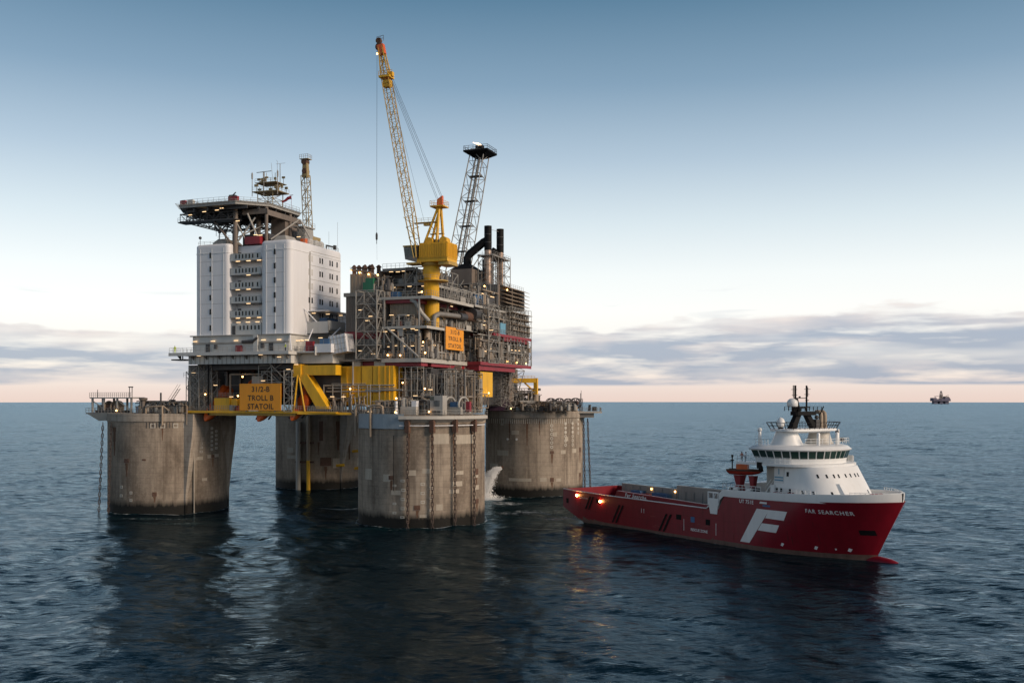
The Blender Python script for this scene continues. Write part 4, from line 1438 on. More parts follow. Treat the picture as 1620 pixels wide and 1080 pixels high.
def sign_frame():
    t = Thing('lower_walkway', 'long yellow railed walkway under the quarters carrying the orange sign', 'walkway', (-40, -7, 24.3))
    t.part('edge_beam', MB().box((-60.6, -8.4, 24.5), (-28, -8.0, 25.05)), 'yellow')
    t.part('floor', MB().box((-60.4, -8.0, 24.6), (-18, -1.5, 24.85)), 'yellow')
    t.part('edge_beam', MB().add([(-28, -8.4, 24.3), (-15, -6.4, 24.2), (-15, -6.0, 24.2), (-28, -8.0, 24.3), (-28, -8.4, 25.05), (-15, -6.4, 24.75), (-15, -6.0, 24.75), (-28, -8.0, 25.05)],
                                 [(0, 3, 2, 1), (4, 5, 6, 7), (0, 1, 5, 4), (1, 2, 6, 5), (2, 3, 7, 6), (3, 0, 4, 7)]), 'yellow')
    t.part('under_beam', MB().box((-53.5, -7.6, 23.9), (-29, -7.2, 24.5)).box((-50, -3, 23.9), (-29, -2.6, 24.6)), 'boom')
    t.part('railing', MB().rail([(-60.4, -8.2, 25.05), (-28.3, -8.2, 25.05), (-16, -6.4, 24.85)], 1.2, .04, .55), 'galv')
    # lattice posts and frames
    f = MB()
    f.truss((-57.4, -6.6, 24.8), (-57.4, -6.6, 36), 2.6, 6, .13, .08)
    f.truss((-60.2, -5.0, 24.8), (-60.2, -5.0, 34.6), 2.2, 5, .1, .06)
    f.truss((-54.4, -5.6, 24.8), (-54.4, -5.6, 36), 2.2, 6, .1, .07)
    t.part('stair_frame', f, 'galv')
    st = MB().stair((-60, -7.4, 24.9), (-56.4, -7.4, 29.4), .9).stair((-56.4, -7.0, 29.4), (-60, -7.0, 33.2), .9)
    st.rail([(-61.0, -7.4, 33.2), (-55, -7.4, 33.2)], 1.1).rail([(-60.0, -7.6, 29.4), (-55, -7.6, 29.4)], 1.1)
    t.part('stairway', st, 'galv')
    t.part('lattice_post', MB().truss((-30.5, -7.4, 24.9), (-30.5, -7.4, 34.6), 2.1, 6, .14, .09).truss((-37.2, -6.0, 29), (-37.2, -6.0, 35.8), 3.6, 2, .14, .09), 'galv')
    fr = MB()
    for a, b in (((-39.2, -6.6, 34.4), (-29.4, -6.6, 34.4)), ((-39.2, -6.6, 31.8), (-29.4, -6.6, 31.8)), ((-39.0, -6.6, 24.9), (-39.0, -6.6, 34.5)), ((-38.9, -6.4, 34.4), (-34, -6.4, 31.5)),
                 ((-37, -9, 37.9), (-32, -6.6, 32)), ((-34, -6.6, 31.8), (-37, -6.6, 34.4)), ((-36.4, -6.6, 34.4), (-33, -6.6, 36.4))):
        fr.tube(a, b, .13, 5)
    t.part('cross_frame', fr, 'galv')
    t.part('mast_pole', MB().tube((-53.2, -8.0, 24), (-53.2, -8.0, 36), .2, 6), 'black')
    # portal in front of the lifeboat
    t.part('portal_frame', MB().box((-48.9, -5.6, 28.6), (-48.6, -5.3, 33.9)).box((-48.9, -5.6, 33.7), (-40, -5.3, 33.95)), 'tan')
    t.part('balustrade', MB().rail([(-52.6, -6.4, 28.2), (-44, -6.4, 28.2)], 1.15, .035, .45), 'galv')
    t.part('mezzanine', MB().box((-53, -6.4, 28.0), (-43.6, 3, 28.2)), 'dgrey')
    t.part('cabinet', MB().box((-52.0, -7.4, 24.9), (-47.6, -5.4, 28.1)), 'yellow')
    t.part('cabinet', MB().box((-47.5, -7.0, 26.3), (-45.6, -5.6, 27.9)), 'yellow')
    t.part('cabinet', MB().box((-47.4, -7.6, 25.0), (-46.6, -6.9, 26.4)), 'lgrey')
    t.part('cabinet', MB().box((-43.2, -4.6, 31.6), (-40.0, -3, 33.4)), 'lgrey')
    t.lamps([(-54.6, -7.4, 29.0), (-44.4, -6.6, 33.2), (-45.0, -7.6, 28.6), (-60.8, -8.0, 25.3)])
    t.lamps([(-40.9, -5.8, 35.2), (-57.9, -7.6, 34.2), (-38.4, -6.9, 32.2), (-52.0, -6.9, 31.2), (-47.2, -7.2, 28.4), (-30.6, -8.1, 34.8)], 'tube')
    rng = random.Random(11)
    cl = MB()
    for i in range(70):
        u = rng.uniform(-61, -53.8)
        v = rng.uniform(-6, -2)
        z = rng.uniform(25, 33)
        if rng.random() < .5:
            cl.tube((u, v, z), (u + rng.uniform(-2, 2), v, z), rng.uniform(.06, .16), 5)
        else:
            cl.tube((u, v, 24.8), (u, v, z), rng.uniform(.06, .16), 5)
        if i % 6 == 0:
            cl.cbox((u, v, z), (rng.uniform(.4, 1.1), .6, rng.uniform(.4, 1)))
    t.part('pipework', cl, 'pipe', stuff=True)


sign_frame()


s1 = Thing('platform_sign', 'large orange board with black platform name on the yellow lower walkway', 'sign', (-38, -8.6, 25.1))
s1.part('board', MB().box((-43.7, -8.78, 25.15), (-32.2, -8.6, 31.5)), 'sign')
s1.part('post', MB().tube((-42, -8.5, 24.8), (-42, -8.5, 31.2), .1, 6).tube((-34, -8.5, 24.8), (-34, -8.5, 31.2), .1, 6), 'galv')
for txt, z in (('31/2-B', 30.1), ('TROLL B', 28.05), ('STATOIL', 26.05)):
    s1.part('lettering', text_mb(txt, 1.75, lambda x, y, z=z: (-37.8 + x, -8.80, z + y), 1.08, .035), 'ink')
s2 = Thing('module_sign', 'smaller orange name board hung on the railing of the process deck', 'sign', (2.2, 13.2, 39.6))
s2.part('board', MB().box((2.3, 8.0, 39.7), (2.48, 18.6, 45.1)), 'sign')
s2.part('post', MB().tube((2.2, 9, 37.4), (2.2, 9, 45), .1, 6).tube((2.2, 17.6, 37.4), (2.2, 17.6, 45), .1, 6).tube((2.2, 8.0, 37.4), (2.2, 8.0, 47), .09, 6), 'galv')
for txt, z in (('31/2-B', 43.9), ('TROLL B', 42.3), ('STATOIL', 40.6)):
    s2.part('lettering', text_mb(txt, 1.4, lambda x, y, z=z: (2.50, 13.3 + x * 1.35, z + y), 1.1, .02), 'ink')


def lifeboat(u, v, z, label, fac=1.0):
    """free-fall lifeboat, nose down towards the viewer"""
    t = Thing('lifeboat', label, 'lifeboat', (u, v, z), group='free-fall lifeboats under the quarters')
    ax = Vector((0, -cos(radians(38)), -sin(radians(38))))
    c = Vector((u, v, z))
    mb = MB()
    prof = [(-6.2, .5), (-6.0, 1.2), (-4.5, 1.55), (-1, 1.7), (2.5, 1.6), (4.6, 1.15), (5.8, .6), (6.4, .1)]
    mb.sweep([c + ax * p for p, r in prof], [r * fac for p, r in prof], 14)
    t.part('hull', mb, 'orange', sm=60)
    upv = Vector((0, -ax.z * -1, 0))
    up = Vector((0, -sin(radians(38)), cos(radians(38))))
    t.part('wheelhouse', MB().sweep([c + ax * -5.2 + up * 1.0, c + ax * -4.6 + up * 1.6, c + ax * -2.8 + up * 1.7, c + ax * -1.6 + up * 1.1], [.6, .95, .95, .4], 10), 'orange', sm=60)
    sd = MB()
    for s_ in (-1, 1):
        sd.tube(c + ax * -6 + Vector((s_ * 1.75, 0, -1)), c + ax * 4 + Vector((s_ * 1.75, 0, -1)), .22, 6)
    t.part('launch_rail', sd, 'dgrey')
    return t


lifeboat(-54.6, -2.6, 26.5, 'orange free-fall lifeboat behind the yellow cabinet, leftmost of the four')
lifeboat(-46.4, -1.8, 28.0, 'orange free-fall lifeboat nose down left of the big orange sign')
lifeboat(-39.4, -2.6, 26.5, 'orange free-fall lifeboat mostly hidden behind the big orange sign')
lifeboat(-30.0, -2.8, 26.8, 'orange free-fall lifeboat behind the lattice post right of the sign')


# ------------------------------------------------------------------ yellow support frame
def yellow_frame():
    t = Thing('yellow_support_frame', 'bright yellow box girder and diagonal leg under the deck by the front column', 'support frame', (-15, -3, 26))
    t.part('top_girder', MB().box((-28.8, -7.2, 33.4), (-18.5, -4.6, 35.7)), 'yellow')
    t.part('end_block', MB().box((-29.6, -7.6, 33.0), (-27.6, -4.4, 36.0)), 'yellow')
    # diagonal leg
    mb = MB()
    for v0, v1 in ((-7.4, -5.0),):
        a = [(-28.6, 33.6), (-26.0, 33.6), (-20.3, 25.6), (-23.4, 25.6)]
        mb.add([(x, v0, z) for x, z in a] + [(x, v1, z) for x, z in a], [(0, 3, 2, 1), (4, 5, 6, 7), (0, 1, 5, 4), (1, 2, 6, 5), (2, 3, 7, 6), (3, 0, 4, 7)])
    t.part('diagonal_leg', mb, 'yellow')
    t.part('thin_leg', MB().tube((-28.4, -7.6, 33.4), (-29.2, -8.0, 25), .2, 6), 'yellow')
    t.part('thin_leg', MB().tube((-28.2, -7.4, 33.4), (-26.2, -8.0, 25), .2, 6), 'yellow')
    for i, (u0, u1) in enumerate(((-19.2, -13.9), (-13.7, -10.9), (-10.7, -5.4))):
        t.part('plate_panel', MB().box((u0, -3.6 - .05 * i, 26.4), (u1, 1, 35.5)), 'yellow')
    t.part('panel_joint', MB().box((-13.9, -3.4, 26.4), (-13.7, 1, 35.3)).box((-10.9, -3.4, 26.4), (-10.7, 1, 35.3)), 'dgrey')
    rib = MB()
    for u in (-17.5, -16, -9.2, -7.6, -6.5):
        rib.box((u - .07, -3.85, 26.5), (u + .07, -3.6, 35.4))
    t.part('rib', rib, 'yellow')
    t.part('wall_behind', MB().box((-27, -3.0, 26), (-19.3, .5, 35.7)), 'dgrey')
    # pipes and lights in front
    g = MB()
    for z, u0, u1, r in ((31.0, -23, -4.6, .16), (30.4, -22, -4.2, .13), (29.6, -22.4, -8, .16), (28.0, -22, -13, .12), (29.9, -12, -2.5, .22), (31.4, -21, -12, .1)):
        g.tube((u0, -4.8, z), (u1, -4.8, z), r, 6)
    for u in (-23, -20.6, -18.3, -16, -13.8, -11.5, -10.7, -8.4):
        g.tube((u, -4.9, 25.4), (u, -4.9, 31.2), .12, 6)
    g.tube((-15.2, -5.0, 31), (-15.2, -5.0, 36.5), .2, 6)
    t.part('pipe_rack', g, 'galv', stuff=True)
    rng = random.Random(8)
    c = MB()
    for i in range(16):
        u = -21.5 + i * .62 + rng.uniform(-.3, .3)
        r = rng.uniform(.14, .3)
        z = rng.uniform(26.5, 29)
        c.sweep([(u, -4.4, z), (u, -5.6, z), (u + .2, -6.0, z - .5), (u + .3, -6.1, 25.2), (u + .8, -6.1, 24.7), (u + 2.4, -6.0, 24.7)], r, 7)
    t.part('valve_pipes', c, 'pipe', sm=50, stuff=True)
    t.part('strut', MB().tube((-14.2, -6, 28.4), (-12.0, -9, 24.8), .12, 6), 'galv')
    t.part('railing', MB().rail([(-25.5, -7.9, 24.9), (-19, -7.2, 24.9)], 1.1, .04, .5), 'galv')
    t.lamps([(-15.6, -5.6, 30.2)])
    t.lamps([(-20, -6.2, 28.4), (-17.0, -6.2, 28.4), (-28.4, -8.2, 35.9)], 'tube')
    return t


yellow_frame()

# ------------------------------------------------------------------ process modules
def clutter(t, rng, u0, u1, v0, v1, z0, z1, n, face='front'):
    """pipes, vessels and cabinets packed into a bay"""
    bins = {'pipe': MB(), 'galv': MB(), 'tan': MB(), 'grey': MB(), 'dgrey': MB(), 'lgrey': MB()}
    keys = ['pipe'] * 3 + ['tan'] * 2 + ['galv'] * 2 + ['grey', 'dgrey', 'dgrey', 'lgrey']
    for i in range(int(n * 1.8)):
        b = bins[rng.choice(keys)]
        u, v, z = rng.uniform(u0, u1), rng.uniform(v0, v1), rng.uniform(z0, z1)
        k = rng.random()
        r = rng.choice((.05, .07, .09, .13, .2))
        if k < .34:
            b.tube((u, v, z0), (u, v, min(z1, z0 + rng.uniform(.5, 1) * (z1 - z0))), r, 6)
        elif k < .56:
            L_ = rng.uniform(1.5, max(2, (u1 - u0)))
            b.tube((max(u0, u - L_ / 2), v, z), (min(u1, u + L_ / 2), v, z), r, 6)
        elif k < .74:
            L_ = rng.uniform(1.5, max(2, (v1 - v0)))
            b.tube((u, max(v0, v - L_ / 2), z), (u, min(v1, v + L_ / 2), z), r, 6)
        elif k < .88:
            w, d, h = rng.uniform(.4, 1.6), rng.uniform(.4, 1.4), rng.uniform(.5, 2.0)
            zz = z0 if rng.random() < .7 else z
            b.box((u - w / 2, v - d / 2, zz), (u + w / 2, v + d / 2, min(z1, zz + h)))
        elif k < .95:
            h = rng.uniform(1.2, .8 * (z1 - z0))
            b.lathe((u, v, z0), [(.2, 0), (.55, .3), (.55, h), (.15, h + .4)], 9)
        else:
            b.sweep([(u, v, z0), (u, v, z), (u + .5, v, z + .5), (min(u1, u + 2), v, z + .5)], r * 1.4, 7)
    nm = {'pipe': 'pipework', 'galv': 'pipe_support', 'tan': 'insulated_pipework', 'grey': 'equipment', 'dgrey': 'dark_equipment', 'lgrey': 'light_equipment'}
    for k, b in bins.items():
        t.part(nm[k], b, k, stuff=True)


def clad(t, a, b, mat='brown', pitch=.45, axis='u', name='cladding_panel', maxw=3.2):
    """profiled sheet wall, split into panels; a, b are opposite corners on the wall's plane"""
    if axis == 'u':
        L_ = b[0] - a[0]
        n = max(1, int(round(abs(L_) / maxw)))
        for k in range(n):
            u0, u1 = a[0] + L_ * k / n + .02, a[0] + L_ * (k + 1) / n - .02
            mb = MB().box((u0, a[1], a[2]), (u1, a[1] + .25, b[2]))
            m_ = int(abs(u1 - u0) / pitch)
            for j in range(m_):
                x = u0 + (j + .5) * (u1 - u0) / m_
                mb.box((x - .1, a[1] - .09, a[2] + .01), (x + .1, a[1] + .01, b[2] - .01))
            t.part(name, mb, mat)
    else:
        L_ = b[1] - a[1]
        n = max(1, int(round(abs(L_) / maxw)))
        for k in range(n):
            v0, v1 = a[1] + L_ * k / n + .02, a[1] + L_ * (k + 1) / n - .02
            mb = MB().box((a[0] - .25, v0, a[2]), (a[0], v1, b[2]))
            m_ = int(abs(v1 - v0) / pitch)
            for j in range(m_):
                x = v0 + (j + .5) * (v1 - v0) / m_
                mb.box((a[0] - .01, x - .1, a[2] + .01), (a[0] + .09, x + .1, b[2] - .01))
            t.part(name, mb, mat)


def frame_grid(u0, u1, v, z0, z1, nu, nz_, r=.11, brace=True, axis='u', seed=0):
    rng = random.Random(seed)
    mb = MB()

    def P(a, z):
        return (a, v, z) if axis == 'u' else (v, a, z)
    for i in range(nu + 1):
        a = u0 + (u1 - u0) * i / nu
        mb.tube(P(a, z0), P(a, z1), r, 5)
    for j in range(nz_ + 1):
        z = z0 + (z1 - z0) * j / nz_
        mb.tube(P(u0, z), P(u1, z), r * .9, 5)
    if brace:
        for i in range(nu):
            for j in range(nz_):
                if rng.random() < .55:
                    a0, a1 = u0 + (u1 - u0) * i / nu, u0 + (u1 - u0) * (i + 1) / nu
                    if rng.random() < .5:
                        a0, a1 = a1, a0
                    mb.tube(P(a0, z0 + (z1 - z0) * j / nz_), P(a1, z0 + (z1 - z0) * (j + 1) / nz_), r * .75, 5)
    return mb


def deck(t, u0, u1, v0, v1, z, edge='lgrey', th=.45, rails=('f', 'r'), under=None, rail_h=1.2):
    t.part('deck', MB().box((u0, v0, z - th), (u1, v1, z)), under or 'grey')
    e = MB()
    e.box((u0 - .02, v0 - .14, z - th - .15), (u1 + .14, v0, z + .06))
    t.part('edge_beam', e, 'grey' if edge == 'lgrey' else edge)
    t.part('edge_beam', MB().box((u1, v0, z - th - .15), (u1 + .14, v1, z + .06)), edge)
    pts = []
    if 'f' in rails:
        pts += [(u0, v0 - .05, z), (u1 + .05, v0 - .05, z)]
    if 'r' in rails:
        pts += ([] if pts else [(u1 + .05, v0, z)]) + [(u1 + .05, v1, z)]
    if pts:
        t.part('railing', MB().rail(pts, rail_h, .04, 1.2), 'galv')


def utility_module():
    t = Thing('utility_module', 'brown ribbed module block standing right behind the white quarters', 'module', (-14, 6, 37))
    rng = random.Random(21)
    t.part('core', MB().box((-19.5, 0, 36.9), (-8.5, 24, 53)), 'brown')
    clad(t, (-19.6, -.6, 43.8), (-8.6, -.6, 52.0))
    clad(t, (-19.6, -.6, 37.2), (-8.6, -.6, 42.0), 'grey')
    t.part('red_girder', MB().box((-19.8, -.9, 42.0), (-8.6, -.1, 43.7)), 'red')
    t.part('top_girder', MB().box((-20, -1.0, 52.0), (-8.4, 0, 52.9)), 'grey')
    clad(t, (-19.4, 1.0, 53.0), (-13.2, 1.0, 57.6), 'tan', .8)
    t.part('roof_block', MB().box((-19.4, 1.3, 53), (-13.2, 14, 57.5)), 'brown')
    g = MB()
    for i in range(7):
        u = -19 + i * .95
        g.lathe((u, 3 + rng.uniform(-1, 1), 57.5), [(.5, 0), (.5, 1.2 + rng.random()), (.8, 1.3 + rng.random() * .6), (.2, 2.4)], 8)
    t.part('roof_ventilator', g, 'rust', stuff=True)
    sl = MB()
    sl.sweep([(-19.3, 1.0, 58.6), (-14, 1.0, 57.8), (-10, 1.0, 54.8)], .28, 6)
    sl.tube((-19.4, .9, 59.2), (-13.6, .9, 58.2), .06, 5)
    t.part('sloping_duct', sl, 'brown')
    clutter(t, rng, -13, -8.6, -.4, 3, 53, 57, 46)
    t.part('cabinet', MB().box((-14.2, -.9, 53.0), (-12.2, .6, 56.2)), 'green')
    t.part('cabinet', MB().box((-14.9, -.9, 53.4), (-14.2, .2, 55.2)), 'green')
    t.lamps([(-19.0, .6, 58.3), (-16.6, .6, 57.8), (-14.2, .6, 57.3), (-11.6, .3, 57.0)])
    t.lamps([(-19.4, -1.1, 40.6), (-12.8, -1.1, 47.2), (-12.0, -1.2, 38.4)], 'tube')
    t.part('deck', MB().box((-20.2, -3.2, 36.6), (-8.5, 0, 37.1)), 'grey')
    t.part('support_block', MB().box((-16.5, -2.6, 35.2), (-14.6, 0, 36.6)), 'cream')
    t.part('support_block', MB().box((-11.0, -2.6, 35.2), (-8.2, 0, 36.6)), 'cream')
    t.part('red_girder', MB().box((-14.6, -1.6, 35.3), (-11.0, 0, 36.6)), 'red')


utility_module()


def scaffold(name, label, u0, u1, v0, v1, z0, z1, nz_, seed):
    t = Thing(name, label, 'stair tower', ((u0 + u1) / 2, (v0 + v1) / 2, z0))
    mb = MB()
    for u in (u0, u1):
        for v in (v0, v1):
            mb.tube((u, v, z0), (u, v, z1), .16, 6)
    t.part('corner_post', mb, 'galv')
    hz = (z1 - z0) / nz_
    for k in range(nz_ + 1):
        z = z0 + hz * k
        r = MB()
        for a, b in (((u0, v0), (u1, v0)), ((u1, v0), (u1, v1)), ((u1, v1), (u0, v1)), ((u0, v1), (u0, v0))):
            r.tube((*a, z), (*b, z), .12, 5)
        t.part('ring_beam', r, 'galv')
        if k < nz_:
            d = MB()
            um = (u0 + u1) / 2
            d.tube((u0, v0, z), (um, v0, z + hz), .1, 5).tube((um, v0, z + hz), (u1, v0, z), .1, 5)
            vm = (v0 + v1) / 2
            d.tube((u1, v0, z), (u1, vm, z + hz), .1, 5).tube((u1, vm, z + hz), (u1, v1, z), .1, 5)
            d.tube((u0, v1, z), (um, v1, z + hz), .08, 5).tube((um, v1, z + hz), (u1, v1, z), .08, 5)
            t.part('cross_brace', d, 'galv')
            s = MB()
            if k % 2 == 0:
                s.stair((u0 + .4, vm - .5, z), (u1 - .4, vm - .5, z + hz), .9, 9)
            else:
                s.stair((u1 - .4, vm + .6, z), (u0 + .4, vm + .6, z + hz), .9, 9)
            s.rail([(u0, v0, z), (u1, v0, z), (u1, v1, z)], 1.1, .035, 1.0)
            t.part('stair_flight', s, 'galv')
            t.part('landing', MB().box((u0 + .05, vm - 1.2, z - .08), (u0 + 1.5, v1, z)).box((u1 - 1.5, vm - 1.2, z - .08), (u1 - .05, v1, z)), 'grey')
        t.lamps([(u0 + .9 + (k * 7 % 3) * .9, v0 + .5, z0 + hz * k + hz * (.6 + .1 * (k % 3)))] if k in (0, 2, 3) else [], 'tube')
    return t


scaffold('stair_tower', 'galvanised stair tower in front of the brown module wall', -14.3, -8.9, -5.2, -1.4, 37.1, 52.8, 5, 1)
scaffold('stair_tower', 'galvanised stair tower on the right flank left of the blue cabinet', 3.0, 5.2, 28.4, 35.6, 37.2, 52.0, 5, 2)


def front_module():
    t = Thing('front_process_module', 'open process module at the front corner with tan ribbed wall and orange board', 'module', (-3, 8, 36.8))
    rng = random.Random(5)
    U0, U1 = -8.6, 1.4
    # levels
    deck(t, U0, U1, -3.4, 23, 37.1, 'cream', .7)
    deck(t, U0, U1 + 1.2, -3.0, 6.6, 44.5, 'cream', .4)
    deck(t, U0, -1.4, -2.2, 10, 40.8, 'lgrey', .3)
    deck(t, U0 - 1.2, 3.6, -2.6, 22, 51.3, 'cream', .45)
    t.part('core', MB().box((U0, 2.6, 37), (-2.2, 22, 51)), 'brown')
    t.part('red_girder', MB().box((U0, -2.2, 49.9), (-.8, -1.2, 50.85)), 'red')
    t.part('red_girder', MB().box((-.8, -2.0, 49.9), (.2, 20, 50.85)), 'red')
    t.part('red_girder', MB().box((-8.4, -2.4, 35.4), (1.0, 1, 36.3)).box((.2, 3, 35.4), (1.0, 23, 36.3)), 'red')
    clad(t, (U0 + 1.0, -1.2, 45.2), (-.6, -1.2, 49.9), 'tan', .38)
    clad(t, (-.6, -1.2, 45.2), (-.6, 9, 49.9), 'brown', .4, 'v')
    # bent exhaust pipe by the crane pedestal
    t.part('vent_duct', MB().sweep([(2.3, 1.5, 44.6), (2.3, 1.5, 46.0), (2.4, 1.8, 47.0), (2.8, 3.2, 47.6), (3.0, 6, 47.7), (3.2, 14, 47.9)], .6, 12), 'grey', sm=50)
    t.part('vent_duct', MB().sweep([(3.2, 14, 47.9), (3.0, 18, 48), (1.6, 20, 48)], .95, 12), 'dgrey', sm=50)
    t.part('vent_duct', MB().sweep([(-1.8, -2.0, 50.6), (-.6, -2.0, 50.0), (.6, -1.6, 47.6), (1.3, .8, 46.0)], .5, 9), 'lgrey', sm=50)
    t.part('bracing', MB().tube((-7.4, -3.0, 44.2), (.9, -3.6, 37.4), .24, 6), 'lgrey')
    t.part('bracing', MB().tube((-8.6, -3.2, 44.2), (-10.4, -3.2, 37.3), .14, 6).tube((-8.6, -3.2, 44.2), (-6.4, -3.2, 40.8), .12, 6), 'galv')
    clutter(t, rng, U0, -.4, -2.0, 2.4, 37.2, 40.4, 75)
    clutter(t, rng, U0, -1.6, -1.6, 2.4, 41.0, 44.0, 60)
    clutter(t, rng, -7.6, -.8, -2.6, -1.5, 44.6, 47.2, 34)
    clutter(t, rng, -1.6, 1.2, 3, 22, 37.2, 43.8, 130)
    clutter(t, rng, -1.8, .6, 8, 22, 45.0, 50, 110)
    for u0, u1, z0, z1, mat, v in ((-5.4, -4.4, 41, 43.6, 'red', -2.2), (-7.2, -5.9, 37.2, 39.6, 'red', -2.4), (-3.9, -1.0, 37.2, 39.6, 'blue', -2.6), (-2.6, -.8, 41.0, 43.0, 'lgrey', -2.3),
                                   (-6.6, -5.4, 44.6, 46.4, 'lgrey', -2.4), (-3.4, -1.6, 44.6, 46.2, 'cream', -2.4), (-4.9, -3.8, 44.6, 45.8, 'salmon', -2.4)):
        t.part('cabinet', MB().box((u0, v, z0), (u1, v + 1.0, z1)), mat)
    for v0, v1, z1, mat in ((-2.4, .8, 39.4, 'lgrey'), (5.0, 6.4, 39.6, 'salmon'), (15.0, 16.4, 39.4, 'orange'), (19.5, 20.8, 39.9, 'green'), (10.5, 11.5, 39, 'white')):
        t.part('cabinet', MB().box((.2, v0, 37.2), (1.0, v1, z1)), mat)
    clutter(t, rng, U0, 1.0, -2.9, -1.6, 37.2, 44, 70)
    clutter(t, rng, .6, 1.8, -2.5, 23, 37.3, 41.5, 60)
    clutter(t, rng, .4, 1.8, 7, 23, 45.0, 48.6, 50)
    t.part('brown_vessel', MB().lathe((.4, 2.0, 37.2), [(.8, 0), (.8, 6.6), (.3, 7)], 12), 'tan', sm=50)
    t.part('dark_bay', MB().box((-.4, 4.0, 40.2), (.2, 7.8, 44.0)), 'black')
    pst = MB()
    for v in (3.0, 12.5, 21.5):
        pst.box((.7, v - .16, 37.1), (1.05, v + .16, 51))
    for u in (-8.3, .6):
        pst.box((u - .17, -2.8, 37.1), (u + .17, -2.5, 51))
    t.part('deck_post', pst, 'lgrey')
    lad = frame_grid(3, 22, 1.5, 45.2, 48.0, 9, 1, .09, True, 'v', 4)
    t.part('lattice_walkway', lad, 'galv')
    t.lamps([(-6.8, -3.8, 37.9), (-3.6, -3.9, 37.8), (1.8, -2.0, 38.4), (.8, -1.0, 40.9), (-.2, .4, 52.6), (.8, 20, 38.0)])
    t.lamps([(-8, -2.8, 43.4), (-6.2, -2.6, 43.7), (-3.4, -2.7, 44.0), (-1.0, -2.7, 43.9), (0, -2.6, 43.6), (-7, -2.6, 39.9), (-5.2, -2.7, 40.1), (-2.9, -2.7, 40), (-1.2, -2.6, 40.0),
             (-6.6, -2.4, 47.2), (-4.6, -2.4, 46.8), (-2.4, -2.5, 47.0), (1.0, -2.3, 40.0)], 'tube')
    t.lamps([(1.3, 4, 40.4), (1.3, 8, 39.0), (1.3, 19, 41.0), (1.3, 20.6, 39.5), (1.3, 14, 50.4), (1.3, 10, 46.8), (1.3, 18, 46.8)], 'tube', pi / 2)


front_module()


def upper_module():
    t = Thing('upper_process_module', 'two-storey open grey deckhouse on top of the process module left of the crane', 'module', (-5, 8, 51.3))
    rng = random.Random(6)
    U0, U1 = -12.5, .2
    V0 = 3.4
    deck(t, U0, U1, V0, 20, 55.0, 'lgrey', .35, ('f', 'r'))
    deck(t, U0 + .4, U1 - 4.4, V0 + .3, 20, 58.8, 'grey', .5, ('f',))
    t.part('core', MB().box((U0 + .6, V0 + 4, 51.3), (U1 - .6, 20, 58)), 'dgrey')
    t.part('front_frame', frame_grid(U0 + 6.6, U1 - .1, V0 - .1, 51.3, 58.8, 2, 2, .13, True, 'u', 3), 'galv')
    t.part('side_frame', frame_grid(V0, 20, U1 + .1, 51.3, 58.8, 5, 3, .11, True, 'v', 9), 'galv')
    for i in range(3):
        u = -9.2 + i * 1.7
        t.part('window', MB().box((u, V0 + 3.85, 55.8), (u + 1.4, V0 + 4.0, 57.4)), 'glass')
    t.part('parapet', MB().box((-11.6, V0 - .1, 51.3), (-6.0, V0 + .1, 52.0)), 'dgrey')
    t.part('container', MB().box((-10.6, V0 - 2.5, 51.35), (-6.6, V0 - .4, 53.0)), 'blue')
    clutter(t, rng, U0, U1, V0, V0 + 3.6, 51.4, 54.6, 70)
    clutter(t, rng, U0 + 5, U1, V0, V0 + 3.6, 55.1, 58.2, 46)
    clutter(t, rng, -3.6, 0, 4, 19, 55.1, 58.6, 60)
    t.part('sloping_roof', MB().add([(-15.0, 3, 55.6), (-12.4, 3, 58.4), (-12.4, 14, 58.4), (-15.0, 14, 55.6), (-15.0, 3, 51.3), (-12.4, 3, 51.3), (-12.4, 14, 51.3), (-15.0, 14, 51.3)],
                                    [(0, 1, 2, 3), (4, 5, 1, 0), (5, 6, 2, 1), (7, 4, 0, 3), (6, 7, 3, 2)]), 'brown')
    t.lamps([(-10, V0 + .6, 58.1), (-8.2, V0 + .6, 58.0), (-6.6, V0 + .5, 58.1), (-9, V0 + .3, 54.3), (-5, V0 + .3, 54.4), (-1.2, V0, 54.3), (0, V0 + 2, 56.4), (.2, V0 + 4, 55.6), (-2, V0 - .2, 52.8)], 'tube')


upper_module()


